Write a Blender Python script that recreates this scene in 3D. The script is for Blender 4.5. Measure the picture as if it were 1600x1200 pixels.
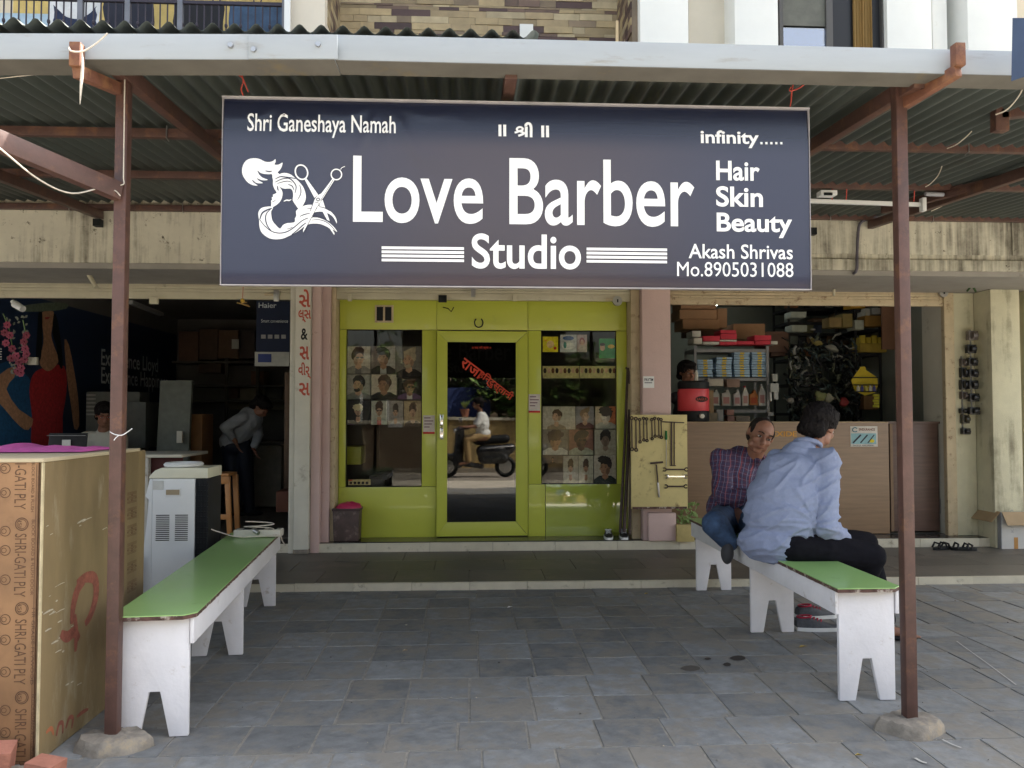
import bpy, bmesh, math, random
from mathutils import Vector, Matrix, Euler, noise, geometry
R = math.radians
scene = bpy.context.scene
for o in list(bpy.data.objects): bpy.data.objects.remove(o)
C = scene.collection
rnd = random.Random(7)

# ---------------------------------------------------------------- camera
FPX = 1250.0; PITCH = R(2.06); YAW = R(-3.0); EYE = 1.38
cd = bpy.data.cameras.new('camera'); cam = bpy.data.objects.new('camera', cd); C.objects.link(cam)
cam.location = (0, 0, EYE); cam.rotation_euler = (R(90) + PITCH, 0, YAW)
cd.sensor_width = 36.0; cd.lens = 36.0 * FPX / 1600.0; cd.clip_start = 0.05; cd.clip_end = 500
scene.camera = cam

# ---------------------------------------------------------------- light
SUN_TO = Vector((0.60, 0.26, 0.85)).normalized()
sun_el = math.asin(SUN_TO.z); sun_az = math.atan2(SUN_TO.x, SUN_TO.y)
w = bpy.data.worlds.new('World'); scene.world = w; w.use_nodes = True
nt = w.node_tree; nt.nodes.clear()
sky = nt.nodes.new('ShaderNodeTexSky'); sky.sky_type = 'NISHITA'; sky.sun_disc = False
sky.sun_elevation = sun_el; sky.sun_rotation = sun_az; sky.dust_density = 5.0; sky.air_density = 1.2
bg = nt.nodes.new('ShaderNodeBackground'); bg.inputs[1].default_value = 0.125
wo = nt.nodes.new('ShaderNodeOutputWorld')
hz = nt.nodes.new('ShaderNodeHueSaturation'); hz.inputs['Saturation'].default_value = .55   # hazy city sky
nt.links.new(sky.outputs[0], hz.inputs['Color']); nt.links.new(hz.outputs[0], bg.inputs[0]); nt.links.new(bg.outputs[0], wo.inputs[0])
sl = bpy.data.lights.new('sun', 'SUN'); sl.energy = 4.8; sl.angle = R(0.6); sl.color = (1.0, 0.95, 0.86)
so = bpy.data.objects.new('sun', sl); C.objects.link(so)
so.rotation_euler = SUN_TO.to_track_quat('Z', 'Y').to_euler()
vs = scene.view_settings
vs.view_transform = 'Standard'; vs.look = 'None'; vs.gamma = 1.0; vs.use_curve_mapping = False
vs.exposure = 2.2
scene.cycles.max_bounces = 8; scene.cycles.diffuse_bounces = 5; scene.cycles.glossy_bounces = 4
scene.cycles.transparent_max_bounces = 12

# ---------------------------------------------------------------- geometry from measured sight lines
def ray(px, py):
    x = (px - 800) / FPX; y = -(py - 600) / FPX
    f = math.cos(PITCH) - y * math.sin(PITCH); u = math.sin(PITCH) + y * math.cos(PITCH)
    return x * math.cos(YAW) - f * math.sin(YAW), x * math.sin(YAW) + f * math.cos(YAW), u
def at(px, py, Y):
    a, b, u = ray(px, py); t = Y / b
    return Vector((a * t, Y, EYE + u * t))
def gr(px, py, z=0.0):
    a, b, u = ray(px, py); t = (z - EYE) / u
    return Vector((a * t, b * t, z))
def atx(px, py, X):
    a, b, u = ray(px, py); t = X / a
    return Vector((X, b * t, EYE + u * t))

# ---------------------------------------------------------------- mesh builder
class B:
    def __init__(s): s.v = []; s.f = []; s.mi = []; s.m = 0
    def add(s, vs_, fs):
        o = len(s.v); s.v += [Vector(p) for p in vs_]
        for f in fs: s.f.append([i + o for i in f]); s.mi.append(s.m)
        return s
    def box(s, x0, x1, y0, y1, z0, z1):
        return s.add([(x0,y0,z0),(x1,y0,z0),(x1,y1,z0),(x0,y1,z0),(x0,y0,z1),(x1,y0,z1),(x1,y1,z1),(x0,y1,z1)],
                     [(0,3,2,1),(4,5,6,7),(0,1,5,4),(1,2,6,5),(2,3,7,6),(3,0,4,7)])
    def obox(s, c, sz, rot=None):
        a, b, c2 = sz[0]/2, sz[1]/2, sz[2]/2; rot = rot or Matrix.Identity(3); c = Vector(c)
        if isinstance(rot, Euler): rot = rot.to_matrix()
        p = [c + rot @ Vector(q) for q in ((-a,-b,-c2),(a,-b,-c2),(a,b,-c2),(-a,b,-c2),(-a,-b,c2),(a,-b,c2),(a,b,c2),(-a,b,c2))]
        return s.add(p, [(0,3,2,1),(4,5,6,7),(0,1,5,4),(1,2,6,5),(2,3,7,6),(3,0,4,7)])
    def beam(s, p0, p1, w_, h_, up=(0,0,1)):
        p0 = Vector(p0); p1 = Vector(p1); d = (p1-p0); L = d.length; d.normalize()
        upv = Vector(up)
        if abs(d.dot(upv)) > .98: upv = Vector((0,1,0))
        r = d.cross(upv).normalized(); u = r.cross(d)
        rot = Matrix((r, d, u)).transposed()
        return s.obox((p0+p1)/2, (w_, L, h_), rot)
    def cone(s, p0, p1, r0, r1, n=12, caps=True):
        p0 = Vector(p0); p1 = Vector(p1); d = (p1-p0).normalized()
        a = d.orthogonal().normalized(); b = d.cross(a); vs_ = []
        for p, r in ((p0, r0), (p1, r1)):
            for i in range(n):
                t = 2*math.pi*i/n; vs_.append(p + (a*math.cos(t)+b*math.sin(t))*r)
        fs = [(i, (i+1) % n, n+(i+1) % n, n+i) for i in range(n)]
        if caps: fs += [tuple(reversed(range(n))), tuple(range(n, 2*n))]
        return s.add(vs_, fs)
    def tube(s, pts, r, n=6, closed=False):
        pts = [Vector(p) for p in pts]; N = len(pts); vs_ = []; prev = None
        for i, p in enumerate(pts):
            if closed: d = pts[(i+1) % N]-pts[i-1]
            else: d = pts[min(i+1, N-1)]-pts[max(i-1, 0)]
            d = d.normalized() if d.length > 1e-9 else Vector((0,0,1))
            a = (prev - d*prev.dot(d)) if prev else d.orthogonal()
            if a.length < 1e-6: a = d.orthogonal()
            a.normalize(); prev = a; b = d.cross(a)
            rr = r[i] if isinstance(r, (list, tuple)) else r
            for k in range(n):
                t = 2*math.pi*k/n; vs_.append(p+(a*math.cos(t)+b*math.sin(t))*rr)
        fs = []
        for i in range(N if closed else N-1):
            j = (i+1) % N
            for k in range(n): fs.append((i*n+k, i*n+(k+1) % n, j*n+(k+1) % n, j*n+k))
        if not closed: fs += [tuple(reversed(range(n))), tuple((N-1)*n+k for k in range(n))]
        return s.add(vs_, fs)
    def lathe(s, prof, c, n=20, axis=None):
        c = Vector(c); rot = axis.to_matrix() if isinstance(axis, Euler) else Matrix.Identity(3)
        vs_ = []
        for r, z in prof:
            for k in range(n):
                t = 2*math.pi*k/n; vs_.append(c+rot@Vector((r*math.cos(t), r*math.sin(t), z)))
        fs = []
        for i in range(len(prof)-1):
            for k in range(n): fs.append((i*n+k, i*n+(k+1) % n, (i+1)*n+(k+1) % n, (i+1)*n+k))
        fs += [tuple(reversed(range(n))), tuple((len(prof)-1)*n+k for k in range(n))]
        return s.add(vs_, fs)
    def ell(s, c, r, rot=None, n=14, m=10):
        c = Vector(c); rot = rot or Matrix.Identity(3)
        if isinstance(rot, Euler): rot = rot.to_matrix()
        if not hasattr(r, '__len__'): r = (r, r, r)
        vs_ = [c+rot@Vector((0,0,-r[2]))]
        for i in range(1, m):
            ph = -math.pi/2+math.pi*i/m
            for k in range(n):
                t = 2*math.pi*k/n
                vs_.append(c+rot@Vector((r[0]*math.cos(ph)*math.cos(t), r[1]*math.cos(ph)*math.sin(t), r[2]*math.sin(ph))))
        vs_.append(c+rot@Vector((0,0,r[2]))); L = len(vs_)-1; fs = []
        for k in range(n): fs.append((0, 1+(k+1) % n, 1+k))
        for i in range(m-2):
            for k in range(n):
                a = 1+i*n; fs.append((a+k, a+(k+1) % n, a+n+(k+1) % n, a+n+k))
        for k in range(n): fs.append((L, 1+(m-2)*n+k, 1+(m-2)*n+(k+1) % n))
        return s.add(vs_, fs)
    def cap(s, p0, p1, r0, r1, n=14):
        p0 = Vector(p0); p1 = Vector(p1); d = (p1-p0); L = d.length; d.normalize()
        a = d.orthogonal().normalized(); b = d.cross(a); prof = []
        for i in range(6):
            t = -math.pi/2+math.pi/2*i/5*.98+.02; prof.append((r0*math.cos(t), r0*math.sin(t)))
        for i in range(6):
            t = math.pi/2*i/5*.98; prof.append((r1*math.cos(t), L+r1*math.sin(t)))
        vs_ = []
        for r, z in prof:
            for k in range(n):
                t = 2*math.pi*k/n; vs_.append(p0+d*z+(a*math.cos(t)+b*math.sin(t))*max(r, 1e-4))
        fs = []
        for i in range(len(prof)-1):
            for k in range(n): fs.append((i*n+k, i*n+(k+1) % n, (i+1)*n+(k+1) % n, (i+1)*n+k))
        fs += [tuple(reversed(range(n))), tuple((len(prof)-1)*n+k for k in range(n))]
        return s.add(vs_, fs)
    def poly(s, pts2, frame, d0=0.0, d1=None):
        """filled outline; frame = (origin, right, up); normal = right x up; d0 distance along the normal, d1 gives thickness"""
        o, r, u = [Vector(q) for q in frame]; nrm = r.cross(u).normalized()
        p3 = [o+r*a+u*b+nrm*d0 for a, b in pts2]
        tr = geometry.tessellate_polygon([[Vector((a, b, 0)) for a, b in pts2]])
        area = sum(pts2[i][0]*pts2[(i+1) % len(pts2)][1]-pts2[(i+1) % len(pts2)][0]*pts2[i][1] for i in range(len(pts2)))
        tri = []
        for t in tr:
            a, b, c = [pts2[k] for k in t]
            ccw = (b[0]-a[0])*(c[1]-a[1])-(c[0]-a[0])*(b[1]-a[1]) > 0
            tri.append(tuple(t) if ccw else tuple(reversed(t)))
        if d1 is None: return s.add(p3, tri)
        n = len(pts2); q3 = [o+r*a+u*b+nrm*d1 for a, b in pts2]
        hi = tri if d0 > d1 else [tuple(reversed(t)) for t in tri]
        lo = [tuple(reversed(t)) for t in hi]
        fs = hi+[tuple(k+n for k in t) for t in lo]
        sg = (area > 0) == (d0 > d1)
        for i in range(n):
            j = (i+1) % n; f = (i, n+i, n+j, j); fs.append(f if sg else tuple(reversed(f)))
        return s.add(p3+q3, fs)
    def quad(s, a, b, c, d): return s.add([a, b, c, d], [(0,1,2,3)])

def smooth_pts(pts, k=4, closed=True):
    """Catmull-Rom"""
    n = len(pts); out = []
    for i in range(n if closed else n-1):
        g = (lambda j: pts[j % n]) if closed else (lambda j: pts[max(0, min(n-1, j))])
        p0, p1, p2, p3 = [Vector(g(i+q)) for q in (-1, 0, 1, 2)]
        for t in range(k):
            t /= k
            out.append(0.5*((2*p1)+(p2-p0)*t+(2*p0-5*p1+4*p2-p3)*t*t+(3*p1-p0-3*p2+p3)*t**3))
    if not closed: out.append(Vector(pts[-1]))
    return out
def stroke2(pts, wd, k=4, taper=True):
    """outline of a brush stroke through 2D points"""
    c = [Vector((p[0], p[1])) for p in smooth_pts([(a, b, 0) for a, b in pts], k, False)]
    L = []; Rr = []; n = len(c)
    for i, p in enumerate(c):
        d = c[min(i+1, n-1)]-c[max(i-1, 0)]
        if d.length < 1e-9: d = Vector((1, 0))
        d.normalize(); nn = Vector((-d.y, d.x))
        f = wd/2*((0.35+0.65*math.sin(math.pi*(0.12+0.8*i/(n-1)))) if taper else 1)
        L.append(p+nn*f); Rr.append(p-nn*f)
    return [(q.x, q.y) for q in Rr]+[(q.x, q.y) for q in reversed(L)]
def stroke_quads(b, pts, wd, frame, d, k=5, taper=True):
    o, r, u = [Vector(q) for q in frame]; nrm = r.cross(u).normalized()
    out = stroke2(pts, wd, k, taper); n = len(out)//2
    p3 = [o+r*a+u*c+nrm*d for a, c in out]
    b.add(p3, [(i, i+1, 2*n-2-i, 2*n-1-i) for i in range(n-1)])

# ---------------------------------------------------------------- objects
MATW = {}
def thing(name, label, cat, loc=(0,0,0), rz=0.0, group=None, kind=None):
    o = bpy.data.objects.new(name, None); C.objects.link(o); o.empty_display_size = .1
    o.location = loc; o.rotation_euler = (0, 0, rz)
    o['label'] = label; o['category'] = cat
    if group: o['group'] = group
    if kind: o['kind'] = kind
    MATW[o.name] = Matrix.Translation(Vector(loc)) @ Matrix.Rotation(rz, 4, 'Z')
    return o
def mesh_of(name, b, mats, M=None, bevel=0, smooth=None):
    me = bpy.data.meshes.new(name)
    vs_ = [M @ v for v in b.v] if M is not None else b.v
    me.from_pydata([tuple(v) for v in vs_], [], b.f)
    for m in (mats if isinstance(mats, (list, tuple)) else [mats]): me.materials.append(m)
    if max(b.mi or [0]) > 0: me.polygons.foreach_set('material_index', b.mi)
    if bevel:
        bm = bmesh.new(); bm.from_mesh(me)
        ed = [e for e in bm.edges if len(e.link_faces) == 2 and e.calc_face_angle(0) > .6]
        bmesh.ops.bevel(bm, geom=ed, offset=bevel, segments=2, profile=.6, affect='EDGES', clamp_overlap=True)
        bm.to_mesh(me); bm.free()
    if smooth is not None or bevel:
        me.shade_smooth(); me.set_sharp_from_angle(angle=R(smooth if smooth else 35))
    me.update()
    return me
def part(parent, name, b, mats, label=None, bevel=0, smooth=None, world=True, kind=None):
    M = MATW[parent.name]
    me = mesh_of(name, b, mats, M.inverted() if world else None, bevel, smooth)
    o = bpy.data.objects.new(name, me); C.objects.link(o); o.parent = parent
    MATW[o.name] = M
    if label: o['label'] = label
    if kind: o['kind'] = kind
    return o
def single(name, label, cat, b, mats, loc=None, group=None, kind=None, bevel=0, smooth=None, local=False):
    if loc is None:
        n = len(b.v); loc = Vector((sum(v.x for v in b.v)/n, sum(v.y for v in b.v)/n, min(v.z for v in b.v)))
    loc = Vector(loc)
    me = mesh_of(name, b, mats, None if local else Matrix.Translation(-loc), bevel, smooth)
    o = bpy.data.objects.new(name, me); C.objects.link(o); o.location = loc
    if label: o['label'] = label
    if cat: o['category'] = cat
    if group: o['group'] = group
    if kind: o['kind'] = kind
    MATW[o.name] = Matrix.Translation(loc)
    return o
def struct(name, b, mats, smooth=None, bevel=0):
    o = single(name, None, None, b, mats, loc=(0,0,0), kind='structure', smooth=smooth, bevel=bevel)
    return o
def copy_tree(o, parent=None, loc=None, rz=None, label=None):
    c = o.copy(); C.objects.link(c); c.parent = parent
    if loc is not None: c.location = loc
    if rz is not None: c.rotation_euler = (0, 0, rz)
    if label: c['label'] = label
    for ch in list(o.children): copy_tree(ch, c)
    return c

_tc = {}
def text_shape(s, bold=0.0, res=3):
    key = (s, bold)
    if key in _tc: return _tc[key]
    cu = bpy.data.curves.new('t', 'FONT'); cu.body = s; cu.resolution_u = 7 if (len(s) < 7 and s.isascii()) else res; cu.fill_mode = 'FRONT'; cu.offset = bold
    ob = bpy.data.objects.new('t', cu); C.objects.link(ob)
    bpy.context.view_layer.update()
    dg = bpy.context.evaluated_depsgraph_get(); me = bpy.data.meshes.new_from_object(ob.evaluated_get(dg))
    vs_ = [(v.co.x, v.co.y) for v in me.vertices]; fs = [tuple(p.vertices) for p in me.polygons]
    bpy.data.objects.remove(ob); bpy.data.curves.remove(cu); bpy.data.meshes.remove(me)
    if not vs_: vs_ = [(0,0),(1,0),(1,1)]; fs = [(0,1,2)]
    x0 = min(p[0] for p in vs_); x1 = max(p[0] for p in vs_); y0 = min(p[1] for p in vs_); y1 = max(p[1] for p in vs_)
    sh = ([((p[0]-x0)/max(x1-x0, 1e-6), (p[1]-y0)/max(y1-y0, 1e-6)) for p in vs_], fs)
    _tc[key] = sh
    return sh
def text_b(b, s, corner, right, up, d=0.0, bold=0.0):
    """text fitted into the box corner + right (full width) + up (full height)"""
    vs_, fs = text_shape(s, bold); o = Vector(corner); r = Vector(right); u = Vector(up); nn = r.cross(u).normalized()
    return b.add([o+r*p[0]+u*p[1]+nn*d for p in vs_], fs)

# ---------------------------------------------------------------- materials
def mat(name, col, rough=.7, var=.12, scale=6.0, dirt=None, dirt_amt=.35, dirt_scale=3.0, bump=.0, bscale=60.0,
        metal=0.0, spec=.5, coat=0.0, rand=0.0, stretch=(1,1,1), detail=6.0, col2=None):
    m = bpy.data.materials.new(name); m.use_nodes = True; nt = m.node_tree; N = nt.nodes; L = nt.links
    p = N['Principled BSDF']; p.inputs['Roughness'].default_value = rough; p.inputs['Metallic'].default_value = metal
    p.inputs['Specular IOR Level'].default_value = spec; p.inputs['Coat Weight'].default_value = coat
    tc = N.new('ShaderNodeTexCoord'); mp = N.new('ShaderNodeMapping'); mp.inputs['Scale'].default_value = stretch
    L.new(tc.outputs['Object'], mp.inputs[0]); co = mp.outputs[0]
    if rand:
        oi = N.new('ShaderNodeObjectInfo'); ad = N.new('ShaderNodeVectorMath'); ad.operation = 'ADD'
        mu = N.new('ShaderNodeMath'); mu.operation = 'MULTIPLY'; mu.inputs[1].default_value = 37.0
        L.new(oi.outputs['Random'], mu.inputs[0]); L.new(co, ad.inputs[0]); L.new(mu.outputs[0], ad.inputs[1]); co = ad.outputs[0]
    nz = N.new('ShaderNodeTexNoise'); nz.inputs['Scale'].default_value = scale; nz.inputs['Detail'].default_value = detail
    nz.inputs['Roughness'].default_value = .62; L.new(co, nz.inputs['Vector'])
    mr = N.new('ShaderNodeMapRange'); mr.inputs[1].default_value = .3; mr.inputs[2].default_value = .7
    L.new(nz.outputs['Fac'], mr.inputs[0])
    mx = N.new('ShaderNodeMix'); mx.data_type = 'RGBA'
    c2 = col2 or [min(1, c*(1+var)) for c in col]
    mx.inputs[6].default_value = (*[c*(1-var) for c in col], 1); mx.inputs[7].default_value = (*c2, 1)
    L.new(mr.outputs[0], mx.inputs[0]); out = mx.outputs[2]
    if rand:
        hv = N.new('ShaderNodeHueSaturation'); r2 = N.new('ShaderNodeMapRange'); r2.inputs[3].default_value = 1-rand; r2.inputs[4].default_value = 1+rand
        L.new(oi.outputs['Random'], r2.inputs[0]); L.new(r2.outputs[0], hv.inputs['Value']); L.new(out, hv.inputs['Color']); out = hv.outputs[0]
    if dirt:
        n2 = N.new('ShaderNodeTexNoise'); n2.inputs['Scale'].default_value = dirt_scale; n2.inputs['Detail'].default_value = 9
        n2.inputs['Roughness'].default_value = .7; L.new(co, n2.inputs['Vector'])
        m2 = N.new('ShaderNodeMapRange'); t = .68-.36*dirt_amt; m2.inputs[1].default_value = t; m2.inputs[2].default_value = t+.12
        L.new(n2.outputs['Fac'], m2.inputs[0]); m3 = N.new('ShaderNodeMath'); m3.operation = 'MULTIPLY'; m3.inputs[1].default_value = .85
        L.new(m2.outputs[0], m3.inputs[0])
        mx2 = N.new('ShaderNodeMix'); mx2.data_type = 'RGBA'; mx2.inputs[7].default_value = (*dirt, 1)
        L.new(m3.outputs[0], mx2.inputs[0]); L.new(out, mx2.inputs[6]); out = mx2.outputs[2]
    L.new(out, p.inputs['Base Color'])
    if bump:
        n3 = N.new('ShaderNodeTexNoise'); n3.inputs['Scale'].default_value = bscale; n3.inputs['Detail'].default_value = 5
        L.new(co, n3.inputs['Vector']); bp = N.new('ShaderNodeBump'); bp.inputs['Strength'].default_value = bump
        bp.inputs['Distance'].default_value = .01; L.new(n3.outputs['Fac'], bp.inputs['Height']); L.new(bp.outputs[0], p.inputs['Normal'])
    rr = N.new('ShaderNodeMapRange'); rr.inputs[3].default_value = max(0, rough-.08); rr.inputs[4].default_value = min(1, rough+.1)
    L.new(nz.outputs['Fac'], rr.inputs[0]); L.new(rr.outputs[0], p.inputs['Roughness'])
    return m
def flat(name, col, rough=.6, spec=.3, metal=0.0):
    m = bpy.data.materials.new(name); m.use_nodes = True; p = m.node_tree.nodes['Principled BSDF']
    p.inputs['Base Color'].default_value = (*col, 1); p.inputs['Roughness'].default_value = rough
    p.inputs['Specular IOR Level'].default_value = spec; p.inputs['Metallic'].default_value = metal
    return m
_fc = {}
def fm(col, rough=.6):
    k = tuple(round(c, 3) for c in col)+(rough,)
    if k not in _fc: _fc[k] = mat('paint_%d' % len(_fc), col, rough=rough, var=.16, scale=9, spec=.25, dirt=tuple(c*.6 for c in col), dirt_amt=.2, dirt_scale=8)
    return _fc[k]
def emit(name, col, st):
    m = bpy.data.materials.new(name); m.use_nodes = True; p = m.node_tree.nodes['Principled BSDF']
    p.inputs['Emission Color'].default_value = (*col, 1); p.inputs['Emission Strength'].default_value = st
    return m
def glass_mat(name, refl=.3, tint=(.55,.56,.55)):
    m = bpy.data.materials.new(name); m.use_nodes = True; N = m.node_tree.nodes; L = m.node_tree.links; N.clear()
    o = N.new('ShaderNodeOutputMaterial'); t = N.new('ShaderNodeBsdfTransparent'); t.inputs[0].default_value = (*tint, 1)
    g = N.new('ShaderNodeBsdfGlossy'); g.inputs['Roughness'].default_value = .01; g.inputs[0].default_value = (1, .98, .93, 1)
    lw = N.new('ShaderNodeFresnel'); lw.inputs[0].default_value = 1.45
    a = N.new('ShaderNodeMath'); a.operation = 'ADD'; a.inputs[1].default_value = refl; L.new(lw.outputs[0], a.inputs[0])
    tc = N.new('ShaderNodeTexCoord'); nz = N.new('ShaderNodeTexNoise'); nz.inputs['Scale'].default_value = 1.2
    bp = N.new('ShaderNodeBump'); bp.inputs['Strength'].default_value = .03; bp.inputs['Distance'].default_value = .02
    L.new(tc.outputs['Object'], nz.inputs['Vector']); L.new(nz.outputs['Fac'], bp.inputs['Height']); L.new(bp.outputs[0], g.inputs['Normal'])
    mx = N.new('ShaderNodeMixShader'); L.new(a.outputs[0], mx.inputs[0]); L.new(t.outputs[0], mx.inputs[1]); L.new(g.outputs[0], mx.inputs[2])
    L.new(mx.outputs[0], o.inputs[0])
    return m

def streaky(name, col, dirt, amt, sx=14.0, sz=.8, rough=.8, bump=.2, spot=.0):
    """plaster with dark vertical run-off streaks and mildew spots"""
    m = mat(name, col, rough=rough, var=.1, scale=4, bump=bump, bscale=90)
    N = m.node_tree.nodes; L = m.node_tree.links; p = N['Principled BSDF']
    base = p.inputs['Base Color'].links[0].from_socket
    tc = N.new('ShaderNodeTexCoord'); mp = N.new('ShaderNodeMapping'); mp.inputs['Scale'].default_value = (sx, sx, sz)
    L.new(tc.outputs['Object'], mp.inputs[0]); n1 = N.new('ShaderNodeTexNoise'); n1.inputs['Scale'].default_value = 1.0
    n1.inputs['Detail'].default_value = 8; n1.inputs['Roughness'].default_value = .65; L.new(mp.outputs[0], n1.inputs['Vector'])
    n2 = N.new('ShaderNodeTexNoise'); n2.inputs['Scale'].default_value = 1.6; n2.inputs['Detail'].default_value = 8; n2.inputs['Roughness'].default_value = .7
    L.new(tc.outputs['Object'], n2.inputs['Vector'])
    a = N.new('ShaderNodeMath'); a.operation = 'MULTIPLY'; L.new(n1.outputs['Fac'], a.inputs[0]); L.new(n2.outputs['Fac'], a.inputs[1])
    r = N.new('ShaderNodeMapRange'); r.inputs[1].default_value = .36-.2*amt; r.inputs[2].default_value = .50-.16*amt; L.new(a.outputs[0], r.inputs[0])
    mu = N.new('ShaderNodeMath'); mu.operation = 'MULTIPLY'; mu.inputs[1].default_value = .85; L.new(r.outputs[0], mu.inputs[0]); fac = mu.outputs[0]
    if spot:
        v = N.new('ShaderNodeTexNoise'); v.inputs['Scale'].default_value = 9; v.inputs['Detail'].default_value = 10; v.inputs['Roughness'].default_value = .8
        L.new(tc.outputs['Object'], v.inputs['Vector']); r3 = N.new('ShaderNodeMapRange'); r3.inputs[1].default_value = .66-.1*spot; r3.inputs[2].default_value = .72-.1*spot
        L.new(v.outputs['Fac'], r3.inputs[0]); mm = N.new('ShaderNodeMath'); mm.operation = 'MAXIMUM'; L.new(fac, mm.inputs[0]); L.new(r3.outputs[0], mm.inputs[1]); fac = mm.outputs[0]
    mx = N.new('ShaderNodeMix'); mx.data_type = 'RGBA'; mx.inputs[7].default_value = (*dirt, 1)
    L.new(fac, mx.inputs[0]); L.new(base, mx.inputs[6]); L.new(mx.outputs[2], p.inputs['Base Color'])
    return m

M = {}
M['oxide'] = mat('red_oxide_steel', (.085,.042,.033), rough=.5, var=.25, scale=14, dirt=(.16,.075,.04), dirt_amt=.4, dirt_scale=9, bump=.1)
M['oxide2'] = mat('rusted_steel', (.15,.06,.035), rough=.7, var=.3, scale=18, dirt=(.24,.11,.05), dirt_amt=.5, dirt_scale=12, bump=.2)
M['slate'] = mat('slate', (.172,.178,.178), rough=.75, var=.22, scale=15, rand=.24, bump=.6, bscale=26, dirt=(.20,.185,.158), dirt_amt=.6, dirt_scale=5, detail=14, spec=.3)
M['mortar'] = mat('joint_sand', (.23,.215,.185), rough=.95, var=.25, scale=20, bump=.4)
M['kota'] = mat('kota_stone', (.105,.095,.08), rough=.5, var=.22, scale=5, rand=.14, bump=.15, bscale=30, dirt=(.15,.13,.105), dirt_amt=.4)
M['edge'] = mat('cream_edge_tile', (.55,.51,.40), rough=.5, var=.1, scale=8, rand=.06, dirt=(.22,.19,.14), dirt_amt=.28, dirt_scale=9)
M['granite'] = mat('black_granite', (.05,.048,.045), rough=.22, var=.3, scale=60, dirt=(.12,.11,.09), dirt_amt=.2)
M['cream'] = streaky('stained_cream_plaster', (.58,.55,.44), (.07,.055,.035), .58, spot=.75)
M['cream_r'] = streaky('dirty_cream_plaster', (.57,.54,.43), (.06,.05,.035), .9, sx=18, spot=.6)
M['cream_l'] = mat('cream_paint', (.52,.48,.35), rough=.6, var=.1, scale=5, dirt=(.16,.12,.07), dirt_amt=.18, dirt_scale=7, bump=.1)
M['soffit'] = mat('grey_soffit', (.30,.28,.25), rough=.8, var=.12, scale=4, dirt=(.14,.12,.1), dirt_amt=.2)
M['pink'] = mat('pink_plaster', (.56,.41,.38), rough=.75, var=.06, scale=4, dirt=(.20,.12,.09), dirt_amt=.12, dirt_scale=11, bump=.15)
M['white_wall'] = mat('offwhite_plaster', (.56,.54,.46), rough=.8, var=.07, scale=4, dirt=(.25,.22,.16), dirt_amt=.22, dirt_scale=5, bump=.15)
M['yellowwall'] = streaky('yellowed_plaster', (.55,.52,.37), (.16,.14,.09), .35, sx=8, spot=.2)
M['rustychan'] = mat('rusty_cream_channel', (.48,.39,.25), rough=.6, var=.12, scale=9, dirt=(.16,.085,.045), dirt_amt=.34, dirt_scale=16, bump=.1)
M['lime'] = mat('lime_aluminium_panel', (.47,.51,.06), rough=.33, var=.03, scale=3, coat=.3, dirt=(.34,.36,.06), dirt_amt=.12, dirt_scale=4)
M['limef'] = mat('lime_frame', (.45,.49,.055), rough=.38, var=.04, scale=3)
M['glass'] = glass_mat('shop_glass', -.018, (.93,.93,.9))
M['dooglass'] = glass_mat('door_glass', .03, (.35,.35,.34))
M['black'] = flat('black_plastic', (.010,.012,.013), .5, .2)
M['dark'] = mat('dark_grey', (.022,.022,.024), rough=.6, spec=.2, var=.3, scale=12)
M['white'] = mat('white_plastic', (.72,.73,.72), rough=.45, var=.04, scale=5)
M['wpaint'] = mat('white_enamel', (.72,.71,.73), rough=.5, var=.07, scale=5, dirt=(.42,.36,.30), dirt_amt=.22, dirt_scale=9, bump=.12)
M['benchtop'] = mat('green_laminate', (.29,.49,.17), rough=.32, var=.06, scale=5, dirt=(.2,.36,.1), dirt_amt=.2, dirt_scale=6, coat=.2)
M['chip'] = mat('chipped_edge', (.09,.045,.035), rough=.8, var=.5, scale=30, dirt=(.55,.5,.42), dirt_amt=.4, dirt_scale=22)
M['steel'] = flat('steel', (.42,.42,.42), .35, .5, .9)
M['dsteel'] = mat('dark_tool_steel', (.06,.04,.035), rough=.5, var=.4, scale=30, metal=.5)
M['chrome'] = flat('chrome', (.75,.75,.75), .15, .5, 1.0)
M['gutter'] = mat('galvanised_gutter', (.33,.36,.385), rough=.55, var=.06, scale=3, dirt=(.27,.27,.25), dirt_amt=.3, dirt_scale=5, stretch=(.6,1,3), metal=.0)
M['roof'] = mat('green_roof_sheet', (.085,.098,.088), rough=.55, var=.25, scale=3, dirt=(.06,.06,.05), dirt_amt=.4, stretch=(1,.25,1))
M['concrete'] = mat('rough_concrete', (.22,.195,.16), rough=.95, var=.3, scale=14, bump=1.0, bscale=22, dirt=(.33,.26,.16), dirt_amt=.35, dirt_scale=7)
M['brick'] = mat('red_brick', (.36,.15,.10), rough=.85, var=.2, scale=9, bump=.5, bscale=40, dirt=(.42,.33,.28), dirt_amt=.25)
M['ply'] = mat('plywood', (.20,.145,.07), rough=.65, var=.24, scale=3, stretch=(1,1.6,.5), dirt=(.30,.25,.16), dirt_amt=.36, dirt_scale=3.5)
M['ply_tan'] = mat('brown_ply_face', (.25,.135,.062), rough=.65, var=.2, scale=5, dirt=(.17,.085,.04), dirt_amt=.35)
M['kraft'] = mat('kraft_carton', (.30,.17,.09), rough=.85, var=.12, scale=5, dirt=(.22,.12,.06), dirt_amt=.2)
M['wood'] = mat('brown_laminate', (.24,.155,.09), rough=.42, var=.14, scale=4, stretch=(.6,1,9), detail=4)
M['wood_d'] = mat('dark_laminate', (.11,.065,.05), rough=.45, var=.2, scale=4, stretch=(.6,1,9), detail=4)
M['blue'] = mat('navy_wall_print', (.014,.03,.075), rough=.6, var=.2, scale=2)
M['skin'] = mat('brown_skin', (.25,.12,.075), rough=.5, var=.08, scale=30, spec=.4)
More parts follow.
